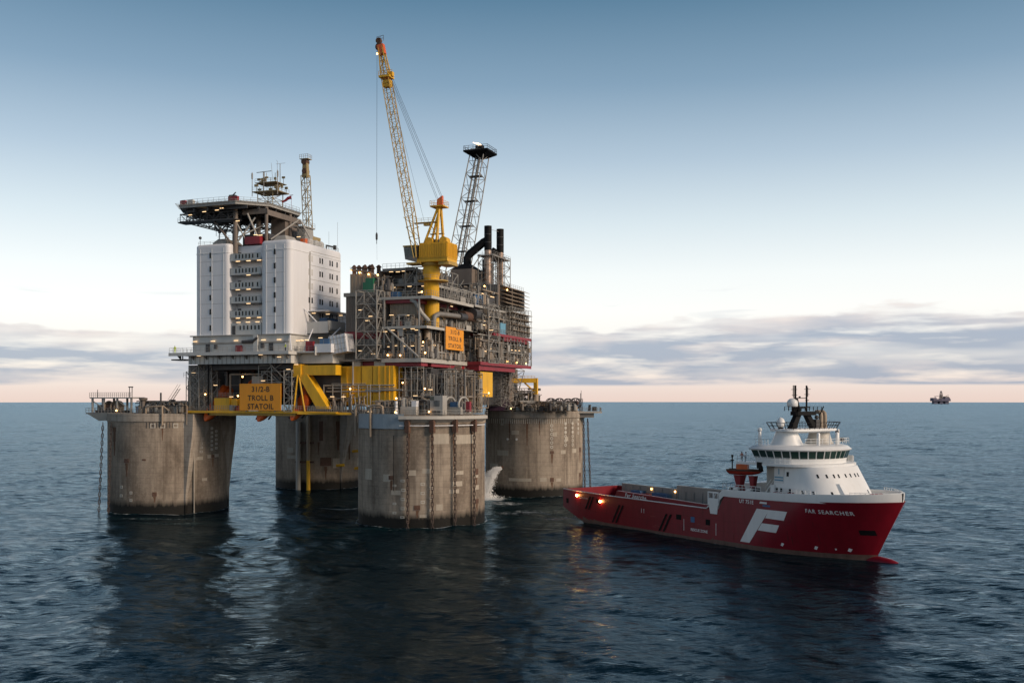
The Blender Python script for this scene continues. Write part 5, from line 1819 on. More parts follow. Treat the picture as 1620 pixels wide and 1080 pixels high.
def right_module():
    t = Thing('right_process_module', 'long open process module with red deck edges along the right flank', 'module', (1, 42, 37))
    rng = random.Random(9)
    U0, U1 = -8, 5.0
    V0, V1 = 23.2, 61.5
    deck(t, U0, U1, V0, V1, 37.2, 'red', .6, ('f', 'r'), 'red')
    deck(t, U0, U1, V0 + 9, V1, 45.0, 'red', .5, ('f', 'r'), 'red')
    deck(t, U0, U1 - 1.5, V0, V1, 51.6, 'lgrey', .4, ('f', 'r'))
    t.part('core', MB().box((U0, V0 + 1, 37.2), (-1.4, V1 - 2, 51)), 'brown')
    t.part('wall_panel', MB().box((-1.4, 40, 37.4), (2.2, 50, 50.8)), 'dgrey')
    # deep red underdeck girders
    t.part('under_girder', MB().box((3.6, 24, 35.2), (4.4, 50, 36.4)).box((-6, 23.4, 35.0), (4.6, 24.4, 36.5)), 'red')
    t.part('under_girder', MB().box((4.0, 40, 43.4), (4.8, 60, 44.3)), 'red')
    t.part('ruddy_vessel', MB().tube((2.4, 18, 48.4), (2.4, 27, 48.4), 1.2, 12), 'rust', sm=50)
    t.part('dark_vessel', MB().tube((3.0, 22.5, 49.2), (3.0, 27.5, 49.2), 1.5, 12), 'dgrey', sm=50)
    for z0, z1, n in ((37.3, 44.2, 190), (45.1, 51, 170)):
        clutter(t, rng, -1, 4.6, V0 + .4, V1 - .5, z0, z1, n)
    clutter(t, rng, -4, 3.4, V0, 40, 51.7, 56, 110)
    # scaffolding bays at the far right
    for i in range(4):
        t.part('scaffold_frame', frame_grid(44, 61.4, 2.0 + i * 1.05, 45.1, 53.0, 8, 5, .07, True, 'v', i), 'galv')
    t.part('scaffold_frame', frame_grid(37, 61.4, 5.0, 37.3, 44.4, 9, 4, .08, True, 'v', 12), 'galv')
    sc = MB()
    for z in (46.6, 48.2, 49.8, 51.4):
        sc.box((2.2, 45, z), (5.6, 61.2, z + .12))
    t.part('scaffold_board', sc, 'tan')
    t.part('end_frame', frame_grid(-2, 5.2, 61.5, 37.3, 45, 3, 3, .1, True, 'u', 4), 'galv')
    # hanging lattice under the deck at the far corner
    t.part('under_frame', MB().truss((2.5, 55, 36.5), (.5, 52, 26), 4.0, 6, .11, .07).truss((-1, 50, 36.5), (-1, 50, 26), 4.0, 5, .1, .07), 'grey')
    t.part('cabinet', MB().box((4.0, 37.5, 45.1), (4.9, 42, 48.0)), 'lightblue')
    t.part('cabinet', MB().box((1.6, 24.5, 51.7), (3.2, 29.8, 54.4)), 'blue')
    t.part('cabinet', MB().box((2.2, 32, 51.7), (3.2, 38, 54.8)), 'dgrey')
    for v in (25, 27.5, 33):
        t.part('drum', MB().lathe((4.2, v, 37.3), [(.5, 0), (.5, 1.6), (.1, 1.8)], 10), 'pipe', sm=50)
    t.lamps([(4.8, 43, 38.0), (4.9, 50, 37.9), (4.9, 57.6, 37.9), (2.6, 32.0, 57.2), (4.0, 45.0, 57.5)])
    t.lamps([(4.9, 46, 41.2), (4.9, 49, 41.2), (4.9, 52, 41.3), (4.9, 26, 42.6), (4.9, 27, 40.0), (4.9, 31, 40.8), (4.9, 30, 49), (4.9, 26, 46.6), (3.7, 34.0, 54.6), (3.7, 35.4, 54.6), (3.7, 28, 54.8)], 'tube', pi / 2)
    # hoses, cable trays and scaffold tubes along the outer edge
    clutter(t, rng, 3.0, 5.2, V0, V1, 38.0, 44.4, 120)
    clutter(t, rng, 2.6, 4.8, V0, V1, 45.4, 51.2, 120)
    clutter(t, rng, -3, 3.2, V0, 44, 51.8, 57.5, 90)
    return t


right_module()


def truss_walk(label, v0, v1, z0, h, u):
    t = Thing('truss_walkway', label, 'walkway', (u, (v0 + v1) / 2, z0))
    for s_ in (0, 1):
        uu = u + s_ * 1.6
        mb = MB()
        n = 9
        mb.tube((uu, v0, z0), (uu, v1, z0), .14, 5).tube((uu, v0, z0 + h), (uu, v1, z0 + h), .14, 5)
        for i in range(n + 1):
            v = v0 + (v1 - v0) * i / n
            mb.tube((uu, v, z0), (uu, v, z0 + h), .09, 5)
            if i < n:
                mb.tube((uu, v, z0 if i % 2 else z0 + h), (uu, v0 + (v1 - v0) * (i + 1) / n, z0 + h if i % 2 else z0), .08, 5)
        t.part('side_truss', mb, 'lgrey')
    t.part('floor', MB().box((u, v0, z0 - .1), (u + 1.6, v1, z0 + .05)), 'grey')
    t.part('panel', MB().box((u + 1.62, v0 + 6, z0 + .1), (u + 1.68, v0 + 9, z0 + 1.3)), 'cream')


truss_walk('upper pale lattice truss walkway right of the crane pedestal', 8.5, 28, 51.4, 3.0, 1.8)
truss_walk('lower pale lattice truss walkway behind the small orange board', 14, 27.5, 44.9, 3.0, 1.0)


# ------------------------------------------------------------------ ventilation block with louvres
def louvres():
    t = Thing('louvre_block', 'grey ventilation block with stacked louvre hoods at the far right end', 'ventilation block', (2, 50, 52))
    t.part('housing', MB().box((-4, 40, 53.0), (3.4, 60.5, 58.6)), 'brown')
    clad(t, (-4, 39.8, 53.0), (3.4, 39.8, 58.6), 'grey', .5)
    for k in range(5):
        for j in range(2):
            v0, v1 = 41.0 + j * 9.8, 50.2 + j * 9.8
            z = 53.6 + k * 1.05
            mb = MB().add([(3.4, v0, z + .85), (3.4, v1, z + .85), (5.2, v1, z + .1), (5.2, v0, z + .1), (3.4, v0, z + .75), (3.4, v1, z + .75), (5.2, v1, z), (5.2, v0, z)],
                          [(0, 3, 2, 1), (4, 5, 6, 7), (0, 4, 7, 3), (1, 2, 6, 5), (2, 3, 7, 6)])
            t.part('hood', mb, 'tan')
            t.part('hood_cheek', MB().add([(3.4, v0 + .05, z + .8), (5.2, v0 + .05, z + .05), (3.4, v0 + .05, z)], [(0, 1, 2), (2, 1, 0)]), 'grey')
    for k in range(5):
        z = 53.6 + k * 1.05
        mb = MB().add([(-3, 60.5, z + .85), (3, 60.5, z + .85), (3, 62.2, z + .1), (-3, 62.2, z + .1)], [(0, 1, 2, 3), (3, 2, 1, 0)])
        t.part('hood', mb, 'tan')
    t.part('top_rail', MB().rail([(-3.8, 40, 58.6), (3.3, 40, 58.6), (3.3, 60, 58.6)], 1.0), 'galv')


louvres()


# ------------------------------------------------------------------ turbine exhausts
def exhausts():
    t = Thing('exhaust_unit', 'grey turbine housing with black bent exhaust duct beside the stacks', 'exhaust', (-6, 42, 52))
    U, V = -6.5, 41
    t.part('housing', MB().box((U - 3.2, V - 3, 58.6), (U + 3.0, V + 6, 62.8)), 'brown')
    t.part('hood', MB().add([(U - 3.2, V - 3, 62.8), (U + 3, V - 3, 62.8), (U + 3, V + 6, 62.8), (U - 3.2, V + 6, 62.8), (U - 1, V - 1, 64.4), (U + 1.2, V - 1, 64.4), (U + 1.2, V + 2, 64.4), (U - 1, V + 2, 64.4)],
                            [(0, 1, 5, 4), (1, 2, 6, 5), (2, 3, 7, 6), (3, 0, 4, 7), (4, 5, 6, 7)]), 'black')
    t.part('duct', MB().sweep([(U + .2, V + .5, 63.2), (U + .2, V + .5, 66.2), (U + .8, V + .6, 67.2), (U + 4.6, V + 1.5, 70.4), (U + 5.6, V + 1.7, 70.9)], 1.15, 8), 'black', sm=30)
    t.part('duct', MB().sweep([(U + 3.0, V + 7, 63), (U + 3.4, V + 8, 66.4), (U + 5.2, V + 9, 69.4)], 1.1, 8), 'black', sm=30)
    t.part('plinth', MB().box((U - 3, V - 2, 51.6), (U + 3, V + 5, 58.6)), 'dgrey')
    t.part('support_frame', frame_grid(U - 3.4, U + 8.4, V - 3.2, 51.6, 58.6, 4, 2, .14, True, 'u', 7), 'galv')
    t.part('brace', MB().tube((U - .2, V - 3.3, 58.4), (U + 4.8, V - 1, 66.6), .14, 6).tube((U - 2.8, V - 3, 63), (U - 5.4, V - 4, 57), .08, 5), 'galv')
    for k, (uu, vv) in enumerate(((-.6, 42.4), (-.4, 51.0))):
        s_ = Thing('exhaust_stack', ('taller black-topped exhaust stack joined by the bent duct', 'right-hand black-topped exhaust stack at the end of the platform')[k], 'exhaust stack', (uu, vv, 51.6), group='exhaust stacks')
        zt = 74.7 if k == 0 else 75.2
        r = 1.02
        s_.part('lower_pipe', MB().lathe((uu, vv, 0), [(r * .95, 52), (r * .95, zt - 6.6)], 20), 'stack', sm=50)
        s_.part('upper_pipe', MB().lathe((uu, vv, 0), [(r, zt - 6.6), (r, zt), (r * .85, zt), (r * .85, zt - 1)], 20), 'black', sm=50)
        bn = MB()
        for z in range(56, int(zt) - 6, 2):
            bn.lathe((uu, vv, z), [(r * .97, 0), (r + .05, .05), (r + .05, .25), (r * .97, .3)], 20)
        s_.part('band', bn, 'stack', sm=30, stuff=True)
        for z in (zt - 4.6, zt - 2.4):
            s_.part('band', MB().lathe((uu, vv, z), [(r, 0), (r + .04, .05), (r + .04, .15), (r, .2)], 20), 'dgrey', sm=30)
    f = MB().truss((-.5, 42.4, 52), (-.5, 42.4, 66.8), 4.2, 6, .11, .08).truss((-.4, 51.0, 52), (-.4, 51.0, 67), 4.4, 6, .11, .08)
    t.part('stack_frame', f, 'galv')
    t.part('inner_pipe', MB().tube((-2.4, 44, 52), (-2.4, 44, 66), .5, 8).tube((-2.0, 49, 52), (-2.0, 49, 65.5), .45, 8).tube((1.8, 46.2, 52), (1.8, 46.2, 66), .18, 6), 'dgrey', sm=50)
    t.part('tie_bar', MB().tube((-.6, 42.4, 74.0), (-.4, 51.0, 74.4), .05, 4), 'galv')
    t.part('gantry', MB().box((-2.8, 40, 66.4), (1.8, 53.4, 66.6)).rail([(-2.8, 40, 66.6), (1.8, 40, 66.6), (1.8, 53.4, 66.6)], 1.0), 'galv')


exhausts()


# ------------------------------------------------------------------ flare tower
def flare():
    A, B = Vector((-18.0, 56, 52)), Vector((-13.6, 68.5, 102.0))
    t = Thing('flare_tower', 'leaning grey lattice flare tower with a dark platform at its top', 'flare tower', (-14.5, 58, 52))
    t.part('lattice', MB().truss(A, B, 5.6, 13, .17, .09, up=(0, 1, 0), w2=4.3), 'galv')
    ax = (B - A)
    for k, (du, dv, r) in enumerate(((-.9, -.6, .26), (.2, .2, .26), (1.1, -.4, .2), (-.2, .9, .16))):
        t.part('flare_pipe', MB().tube(A + Vector((du, dv, 0)), B + Vector((du * .7, dv * .7, 1.5)), r, 8), 'lgrey' if k % 2 else 'grey', sm=50)
    for i in range(1, 13, 2):
        c = A + ax * (i / 13)
        t.part('landing', MB().box((c.x - 1.9, c.y - 1.4, c.z - .1), (c.x + 1.9, c.y + 1.4, c.z)), 'grey')
    c = B
    t.part('top_platform', MB().box((c.x - 3.9, c.y - 3.9, c.z - .5), (c.x + 3.9, c.y + 3.9, c.z)).add(
        [(c.x - 3.9, c.y - 3.9, c.z - .5), (c.x + 3.9, c.y - 3.9, c.z - .5), (c.x + 3.9, c.y + 3.9, c.z - .5), (c.x - 3.9, c.y + 3.9, c.z - .5),
         (c.x - 1.6, c.y - 1.6, c.z - 1.9), (c.x + 1.6, c.y - 1.6, c.z - 1.9), (c.x + 1.6, c.y + 1.6, c.z - 1.9), (c.x - 1.6, c.y + 1.6, c.z - 1.9)],
        [(0, 4, 5, 1), (1, 5, 6, 2), (2, 6, 7, 3), (3, 7, 4, 0), (4, 7, 6, 5)]), 'black')
    t.part('railing', MB().rail([(c.x - 3.8, c.y - 3.8, c.z), (c.x + 3.8, c.y - 3.8, c.z), (c.x + 3.8, c.y + 3.8, c.z), (c.x - 3.8, c.y + 3.8, c.z)], 1.2, .06, 1.4, True), 'dgrey')
    t.part('burner_tip', MB().lathe((c.x + .3, c.y, c.z), [(.95, 0), (.95, 1.8), (.7, 1.8)], 12), 'black', sm=50)
    t.part('burner_tip', MB().lathe((c.x - .6, c.y - 1.4, c.z), [(.4, 0), (.4, 1.6), (.3, 1.6)], 10), 'black', sm=50)
    fl = MB().sweep([(c.x + .2, c.y, c.z + 1.7), (c.x - .1, c.y, c.z + 2.1), (c.x - .8, c.y, c.z + 2.5), (c.x - 1.7, c.y, c.z + 2.75), (c.x - 2.4, c.y, c.z + 3.1)], [.4, .36, .3, .18, .04], 7)
    t.part('flame', fl, 'flame', sm=180)


flare()


# ------------------------------------------------------------------ main pedestal crane
def main_crane():
    U, V = .6, 4.0
    t = Thing('pedestal_crane', 'tall yellow pedestal crane with its lattice boom raised, right of centre', 'crane', (U, V, 44.6))
    t.part('pedestal', MB().lathe((U, V, 0), [(1.8, 44.6), (1.8, 56.4), (2.05, 57.0), (2.05, 58.2), (1.95, 58.5), (1.95, 59.0)], 28), 'yellow', sm=40)
    t.part('pedestal_platform', MB().lathe((U + .4, V, 0), [(1.9, 55.1), (3.6, 55.25), (3.6, 55.45), (1.9, 55.45)], 20), 'boom', sm=30)
    t.part('platform_railing', MB().rail([(U - 3.6, V - 1.5, 55.5), (U, V - 4.2, 55.5), (U + 4, V - 2, 55.5)], 1.0), 'galv')
    t.part('slew_ring', MB().lathe((U, V, 0), [(2.2, 58.8), (2.4, 59.1), (2.4, 59.5), (2.2, 59.7)], 28), 'boom', sm=30)
    # house
    hs = t.part('machinery_house', MB().box((U - 2.6, V - 2.9, 59.6), (U + 5.3, V + 2.6, 60.4)).box((U - 1.8, V - 3.0, 60.4), (U + 5.4, V + 2.7, 64.0)), 'yellow')
    rb = MB()
    for i in range(16):
        u = U - 1.6 + i * .45
        rb.box((u - .08, V - 3.1, 60.6), (u + .08, V - 3.0, 63.8))
    for i in range(11):
        v = V - 2.7 + i * .5
        rb.box((U + 5.4, v - .08, 60.6), (U + 5.5, v + .08, 63.8))
    t.part('rib', rb, 'yellow', hs)
    t.part('counterweight', MB().prism(rrect(U + 2.6, U + 5.8, V - 2.6, V + 2.4, .6, 3), 58.8, 59.6), 'boom', sm=30)
    cab = t.part('cab', MB().add([(U - 5.4, V - 3, 60.4), (U - 2.4, V - 3, 59.6), (U - 2.4, V - .6, 59.6), (U - 5.0, V - .6, 60.4), (U - 5.8, V - 3, 63.2), (U - 2.4, V - 3, 63.4), (U - 2.4, V - .6, 63.4), (U - 5.6, V - .6, 63.2)],
                                 [(0, 3, 2, 1), (4, 5, 6, 7), (0, 1, 5, 4), (1, 2, 6, 5), (2, 3, 7, 6), (3, 0, 4, 7)]), 'grey')
    for i in range(3):
        u = U - 5.35 + i * 1.0
        t.part('cab_window', MB().add([(u, V - 3.04, 61.2), (u + .8, V - 3.04, 61.1), (u + .8, V - 3.04, 62.8), (u - .12, V - 3.04, 62.8)], [(0, 1, 2, 3)]), 'bglass', cab)
    t.part('cab_roof', MB().box((U - 5.9, V - 3.2, 63.3), (U - 2.2, V - .4, 63.6)), 'boom', cab)
    t.part('cab_floor', MB().box((U - 5.0, V - 3.2, 59.2), (U - 1.4, V, 59.6)), 'boom', cab)
    # winch housings on the roof
    for u in (U + .4, U + 4.0):
        t.part('winch_drum', MB().tube((u, V - 2.4, 64.4), (u, V - .2, 64.4), .95, 14), 'yellow', sm=40)
    t.part('exhaust', MB().tube((U + 2.0, V - 1, 64), (U + 2.0, V - 1, 65.8), .35, 8).box((U + 1.6, V - 1.5, 64), (U + 2.4, V - .5, 65)), 'dgrey')
    # gantry mast
    top = Vector((U + 2.0, V + .4, 72.6))
    for s_ in (-1, 1):
        t.part('gantry_leg', MB().tube((U + 2.2, V + s_ * 1.9, 64), top + Vector((0, s_ * .5, 0)), .34, 8), 'yellow', sm=40)
        t.part('gantry_leg', MB().tube((U - 2.4, V + s_ * 2.2, 60.2), top + Vector((-.3, s_ * .5, 0)), .3, 8), 'yellow', sm=40)
    t.part('mast_platform', MB().box((top.x - 1.9, top.y - 1.6, top.z), (top.x + 1.5, top.y + 1.6, top.z + .3)).rail([(top.x - 1.9, top.y - 1.6, top.z + .3), (top.x + 1.5, top.y - 1.6, top.z + .3), (top.x + 1.5, top.y + 1.6, top.z + .3), (top.x - 1.9, top.y + 1.6, top.z + .3)], 1.1, .04, 1.1, True), 'yellow')
    t.part('sheave_block', MB().add([(top.x - .7, top.y - .5, top.z + .3), (top.x + .7, top.y - .5, top.z + .3), (top.x + .7, top.y + .5, top.z + .3), (top.x - .7, top.y + .5, top.z + .3),
                                     (top.x - .6, top.y - .4, top.z + 1.9), (top.x + .7, top.y - .4, top.z + 2.7), (top.x + .7, top.y + .4, top.z + 2.7), (top.x - .6, top.y + .4, top.z + 1.9)],
                                    [(0, 3, 2, 1), (4, 5, 6, 7), (0, 1, 5, 4), (1, 2, 6, 5), (2, 3, 7, 6), (3, 0, 4, 7)]), 'orange')
    t.part('side_platform', MB().box((U - 4.0, V - 1, 69.0), (U + 1.8, V + .2, 69.2)).rail([(U - 4.0, V - 1, 69.2), (U + 1.4, V - 1, 69.2)], .9).cbox((U - .9, V - .6, 68.6), (1.4, .9, .5)), 'boom')
    t.part('side_platform', MB().box((U + .2, V - 1.4, 66.1), (U + 3.6, V - .6, 66.3)).rail([(U + .2, V - 1.4, 66.3), (U + 3.6, V - 1.4, 66.3)], .9), 'boom')
    t.part('stay', MB().tube((U + .0, V - .5, 68.6), (U + 2.0, V, 65), .09, 5), 'boom')
    # boom: two leg root, lattice, raised jib head
    foot = Vector((U - 2.6, V - 2.0, 60.6))
    tip = Vector((U - 12.4, V - 2.0, 112.0))
    dirv = (tip - foot).normalized()
    k1 = foot + dirv * 10.0
    side = Vector((0, 1, 0))
    perp = dirv.cross(side).normalized()
    b = MB()
    b.truss(k1, tip - dirv * 8.2, 1.9, 19, .115, .055, up=side, w2=1.8)
    bo = t.part('boom', b, 'boom')
    rt = MB()
    for s_ in (-1, 1):
        for q in (-1, 1):
            rt.tube(foot + side * (s_ * 1.5) + perp * (.3 * q), k1 + side * (s_ * .95) + perp * (.95 * q), .15, 6)
    for f in (.25, .5, .75):
        c = foot + dirv * (10 * f)
        w = .3 + .95 * f
        for s_ in (-1, 1):
            rt.tube(c + side * s_ * 1.4 - perp * w, c + side * s_ * 1.4 + perp * w, .08, 4)
            rt.tube(c + side * s_ * 1.4 - perp * w, c + dirv * 2.5 + side * s_ * 1.35 + perp * (w + .2), .07, 4)
    t.part('boom_root', rt, 'boom', bo)
    t.part('boom_head', MB().truss(tip - dirv * 8.2, tip - dirv * .6, 1.9, 4, .16, .09, up=side, w2=.9), 'boom', bo)
    t.part('boom_catwalk', MB().tube(k1 + perp * 1.45, tip - dirv * 8 + perp * 1.3, .06, 4), 'boom', bo)
    mid = tip - dirv * 8.4
    t.part('sheave_nest', MB().cbox(mid, (2.8, 2.6, .5), 0, 0).cbox(mid + Vector((.3, 0, -1.6)), (1.8, 1.4, 1.6)).rail([mid + Vector((-1.4, -1.3, .2)), mid + Vector((2.2, -1.3, .2))], 1.0, .05, .9).cbox(mid + Vector((1.3, 0, .6)), (1.0, 1, 1)), 'yellow', bo)
    t.part('tip_sheave', MB().tube(tip + Vector((-.2, -.5, -.9)), tip + Vector((-.2, .5, -.9)), .95, 12).tube(tip + Vector((-.4, -.4, .6)), tip + Vector((-.4, .4, .6)), .7, 10).rail([tip + Vector((-.6, -.7, 0)), tip + Vector((1.2, -.7, .2))], 1.3, .05, .8), 'rust', bo)
    t.part('tip_bracket', MB().cbox(tip + Vector((.3, 0, -1.6)), (1.6, 1.2, 2.4), 0, radians(-12)), 'orange', bo)
    # ropes
    rp = MB()
    for dv in (-.5, 0.5):
        rp.tube(mid + Vector((1.2, dv, .3)), top + Vector((.4, dv, 2.4)), .045, 4)
        rp.tube(mid + Vector((1.0, dv, -.4)), top + Vector((-.7, dv, 2.0)), .045, 4)
    rp.tube(mid + Vector((.8, 0, -1.5)), (U - 1.6, V - .5, 69.2), .03, 4)
    t.part('pendant_rope', rp, 'dgrey')
    hx = tip.x - .9
    t.part('hoist_rope', MB().tube((hx, tip.y, tip.z - 1.2), (hx - .1, tip.y, 66.8), .035, 4).tube((hx - .1, tip.y, 66.8), (hx, tip.y, 60.8), .018, 4), 'dgrey')
    t.part('hook_block', MB().lathe((hx - .1, tip.y, 65.4), [(.05, 0), (.25, .3), (.28, 1.4), (.1, 1.9)], 8).tube((hx - .1, tip.y, 65.4), (hx - .1, tip.y, 64.6), .08, 5), 'dgrey', sm=50)
    t.lamps([tuple(tip + Vector((-.6, -.5, -2.6)))])


main_crane()


def rear_crane():
    U, V = -41.0, 16.6
    t = Thing('pedestal_crane', 'pale yellow crane boom standing upright behind the white quarters', 'crane', (U, V, 52))
    t.part('pedestal', MB().lathe((U, V, 0), [(1.6, 50), (1.6, 65.5), (2.0, 66.3), (2.0, 67.2)], 20), 'dull', sm=40)
    t.part('cab', MB().box((U - 2, V - 2.5, 67.2), (U + 2.4, V + 2.6, 70)), 'dull')
    b = MB().truss((U + 1.0, V - 1, 68.5), (U + 1.0, V - 2.5, 85.5), 1.7, 9, .12, .07, up=(1, 0, 0))
    t.part('dull', b, 'dull')
    t.part('boom_head', MB().add([(U + .2, V - 3, 85), (U + 1.8, V - 3, 85), (U + 1.8, V - 1.8, 85), (U + .2, V - 1.8, 85), (U + .5, V - 3, 89.6), (U + 1.5, V - 3, 89.6), (U + 1.5, V - 1.8, 89.6), (U + .5, V - 1.8, 89.6)],
                                 [(0, 1, 5, 4), (1, 2, 6, 5), (2, 3, 7, 6), (3, 0, 4, 7), (4, 5, 6, 7)]), 'dull')
    t.part('head_platform', MB().box((U - .2, V - 3.4, 89.6), (U + 2.2, V - 1.4, 89.75)).rail([(U - .2, V - 3.4, 89.7), (U + 2.2, V - 3.4, 89.7), (U + 2.2, V - 1.4, 89.7)], 1.1, .04, .6), 'dull')
    t.part('head_sheave', MB().tube((U + .9, V - 3.2, 89), (U + .9, V - 1.6, 89), .8, 10).tube((U + 1.0, V - 3.2, 86.6), (U + 1.0, V - 1.6, 86.6), .7, 10), 'rust', sm=40)
    t.part('foot_block', MB().cbox((U + 1.0, V - 1.4, 69.4), (2.2, 2, 1.6)), 'dull')


rear_crane()


# ------------------------------------------------------------------ on top of the columns
def front_column_gear():
    t = Thing('pipe_tower', 'dense tangle of risers and pipe frames between front column and module', 'pipework', (0, 3, 24.4))
    rng = random.Random(31)
    for (u0, u1, v0, v1, z1, n) in ((-5, 2, -2, 2, 35, 170), (2, 7.5, 4, 20, 35, 150), (-1, 3, 8, 24, 36, 90), (-4, 7, -6, -2, 28.6, 60)):
        clutter(t, rng, u0, u1, v0, v1, 24.4, z1, n)
    for i, (u0, u1, v, z1) in enumerate(((-4.6, 1.6, -2.4, 35.2), (-2, 3, .2, 33.5), (2.4, 7.2, 3.2, 33.8))):
        t.part('pipe_frame', frame_grid(u0, u1, v, 24.4, z1, 4, 4, .11, i == 2, 'u', 40 + i), 'galv')
    t.part('pipe_frame', frame_grid(3, 26, 4.4, 24.6, 34.4, 7, 4, .12, False, 'v', 44), 'galv')
    t.part('stair_frame', MB().truss((6.0, 16, 27.4), (6.0, 23, 27.4), 2.6, 3, .12, .08, h=3.4).stair((5.5, 14.5, 31), (5.5, 19, 26), 1), 'tan')
    t.part('backing', MB().box((-5, 3.6, 24.4), (.6, 12, 35)), 'dgrey')
    t.part('yellow_block', MB().box((3.0, 26.0, 28.4), (3.9, 34.5, 34.8)), 'yellow')
    t.part('yellow_block', MB().box((4.3, 14, 25.6), (4.9, 18.5, 28.6)), 'yellow')
    t.part('red_cabinet', MB().box((4.6, 19.0, 26.8), (5.2, 23.2, 29.4)), 'red')
    for u, z in ((-3.4, 31.6), (-2.4, 26.0), (2.2, 30.2)):
        t.inst('lamp', SH['lamp'], (u, -3.0, z))
    t.lamps([(4.6, 30, 29.4)])
    t.lamps([(2.6, -1, 30.0), (-.4, -2.6, 28.6), (-4.0, -2.7, 27.8)], 'tube')
    # top of column: winches, cabins, fairlead sponson
    g = Thing('chain_sponson', 'white steel sponson on the front column from which the four chains hang', 'sponson', (3, -12, 21.6))
    pts = []
    for k in range(13):
        x = -4.6 + k * 1.5
        P, n_ = on_col('F', min(x, 13.9), 0, 0)
        pts.append((P, n_))
    mb, mb2, mb3 = MB(), MB(), MB()
    Rinv = PLAT.R.transposed()
    loc = lambda w: Rinv @ (Vector(w) - PLAT.o)
    for (A, nA), (B, nB) in zip(pts, pts[1:]):
        q = []
        for P, n_ in ((A, nA), (B, nB)):
            for off, z in ((-.4, 24.2), (1.5, 24.2), (1.5, 23.5), (-.4, 22.4)):
                w = loc((P.x + n_.x * off, P.y + n_.y * off, z))
                q.append((w.x, w.y, w.z))
        mb.add(q, [(0, 1, 5, 4), (1, 2, 6, 5), (2, 3, 7, 6)])
        a, b_ = loc((A.x + nA.x * 1.5, A.y + nA.y * 1.5, 24.25)), loc((B.x + nB.x * 1.5, B.y + nB.y * 1.5, 24.25))
        mb2.rail([a, b_], 1.15, .04, .8)
        a, b_ = loc((A.x + nA.x * .8, A.y + nA.y * .8, 22.1)), loc((B.x + nB.x * .8, B.y + nB.y * .8, 22.1))
        mb3.tube(a, b_, .12, 5)
    g.part('shell', mb, 'cream', sm=20)
    g.part('railing', mb2, 'galv')
    g.part('guard_bar', mb3, 'white')
    for x in (-2.9, 2.15, 6.85, 11.0):
        P, n_ = on_col('F', x, 0, .75)
        w = loc((P.x, P.y, 0))
        g.part('fairlead', MB().box((w.x - .5, w.y - .5, 20.6), (w.x + .5, w.y + .5, 23.6)), 'rust')
    s = Thing('pump_skid', 'blue grey steel tank built onto the left shoulder of the front column', 'tank', (-10, -8, 21.5))
    mb = MB()
    pts = [on_col('F', -13.6 + k * 1.1, 0, 0) for k in range(10)]
    for (A, nA), (B, nB) in zip(pts, pts[1:]):
        q = []
        for P, n_ in ((A, nA), (B, nB)):
            for off, z in ((-.5, 24.6), (.55, 24.6), (.55, 21.4), (-.5, 21.2)):
                w = loc((P.x + n_.x * off, P.y + n_.y * off, z))
                q.append((w.x, w.y, w.z))
        mb.add(q, [(0, 1, 5, 4), (1, 2, 6, 5), (2, 3, 7, 6)])
    s.part('shell', mb, 'bluegrey', sm=20)
    for x in (-14.0, -10.6):
        P, n_ = on_col('F', x, 0, .9)
        Q, n_ = on_col('F', x + 1.6, 0, .3)
        w, q = loc((P.x, P.y, 0)), loc((Q.x, Q.y, 0))
        s.part('bent_pipe', MB().sweep([(w.x, w.y, 19.6), (w.x, w.y, 25.2), (w.x + .1, w.y, 26.0), (w.x + .6, w.y, 26.5), (w.x + 2.4, w.y, 26.5), (w.x + 3.0, w.y, 26.2), (w.x + 3.1, w.y, 24.6)], .26, 9), 'tan', sm=50)
    s.lamps([tuple(loc((on_col('F', -11.6, 0, -.2)[0].x, on_col('F', -11.6, 0, -.2)[0].y, 25.1)))], 'tube')
    P, n_ = on_col('F', -5.6, 0, .2)
    w = loc((P.x, P.y, 0))
    s.inst('lamp', SH['lamp'], (w.x, w.y, 25.0))
    s.part('railing', MB().rail([loc((P.x + n_.x * .2, P.y + n_.y * .2, 24.6)) for P, n_ in [on_col('F', -13 + k * 1.0, 0, 0) for k in range(9)]], 1.1, .04, .9), 'galv')
    # machinery
    k = Thing('winch_cabin', 'small light grey control cabin by the winch on the front column', 'cabin', (5.6, -9, 24.4))
    c0 = loc((*(COLS['F'] + Vector((4.8, -12.6))), 24.4))
    k.base = Vector(c0)
    k.o.location = PLAT.w(c0)
    k.part('body', MB().cbox((c0.x, c0.y, 26.5), (3.0, 2.4, 4.2)), 'lgrey')
    for i in range(5):
        k.part('louvre_slat', MB().cbox((c0.x - .5 + i * .3, c0.y - 1.22, 26.9), (.12, .08, 1.3)), 'dgrey')
    k.part('window', MB().cbox((c0.x - 1.0, c0.y - 1.22, 28.0), (.9, .06, .8)), 'bglass')
    k.part('plinth', MB().cbox((c0.x, c0.y - 1.2, 25.0), (2.2, .3, .6)), 'dgrey')
    k.inst('lamp', SH['lamp'], (c0.x - 1.4, c0.y - 1.9, 25.1))
    for i, (dx, dy) in enumerate(((8.9, -9.6),)):
        w = loc((*(COLS['F'] + Vector((dx, dy))), 24.4))
        n = Thing('mooring_winch', 'pale mooring winch with two big flanged drums on the front column', 'winch', w)
        for du in (-1.9, 1.3):
            n.part('drum_flange', MB().sweep([(w.x + du + 1.55 * cos(a) * .35, w.y + 1.5 * cos(a), 26.6 + 1.65 * sin(a)) for a in [2 * pi * j / 18 for j in range(19)]], .26, 6), 'lgrey', sm=50)
        n.part('drum', MB().tube((w.x - 1.9, w.y, 26.4), (w.x + 1.3, w.y, 26.4), .95, 14), 'grey', sm=50)
        n.part('gearbox', MB().cbox((w.x - .2, w.y - .9, 25.3), (3.0, 1.4, 1.6)), 'lgrey')
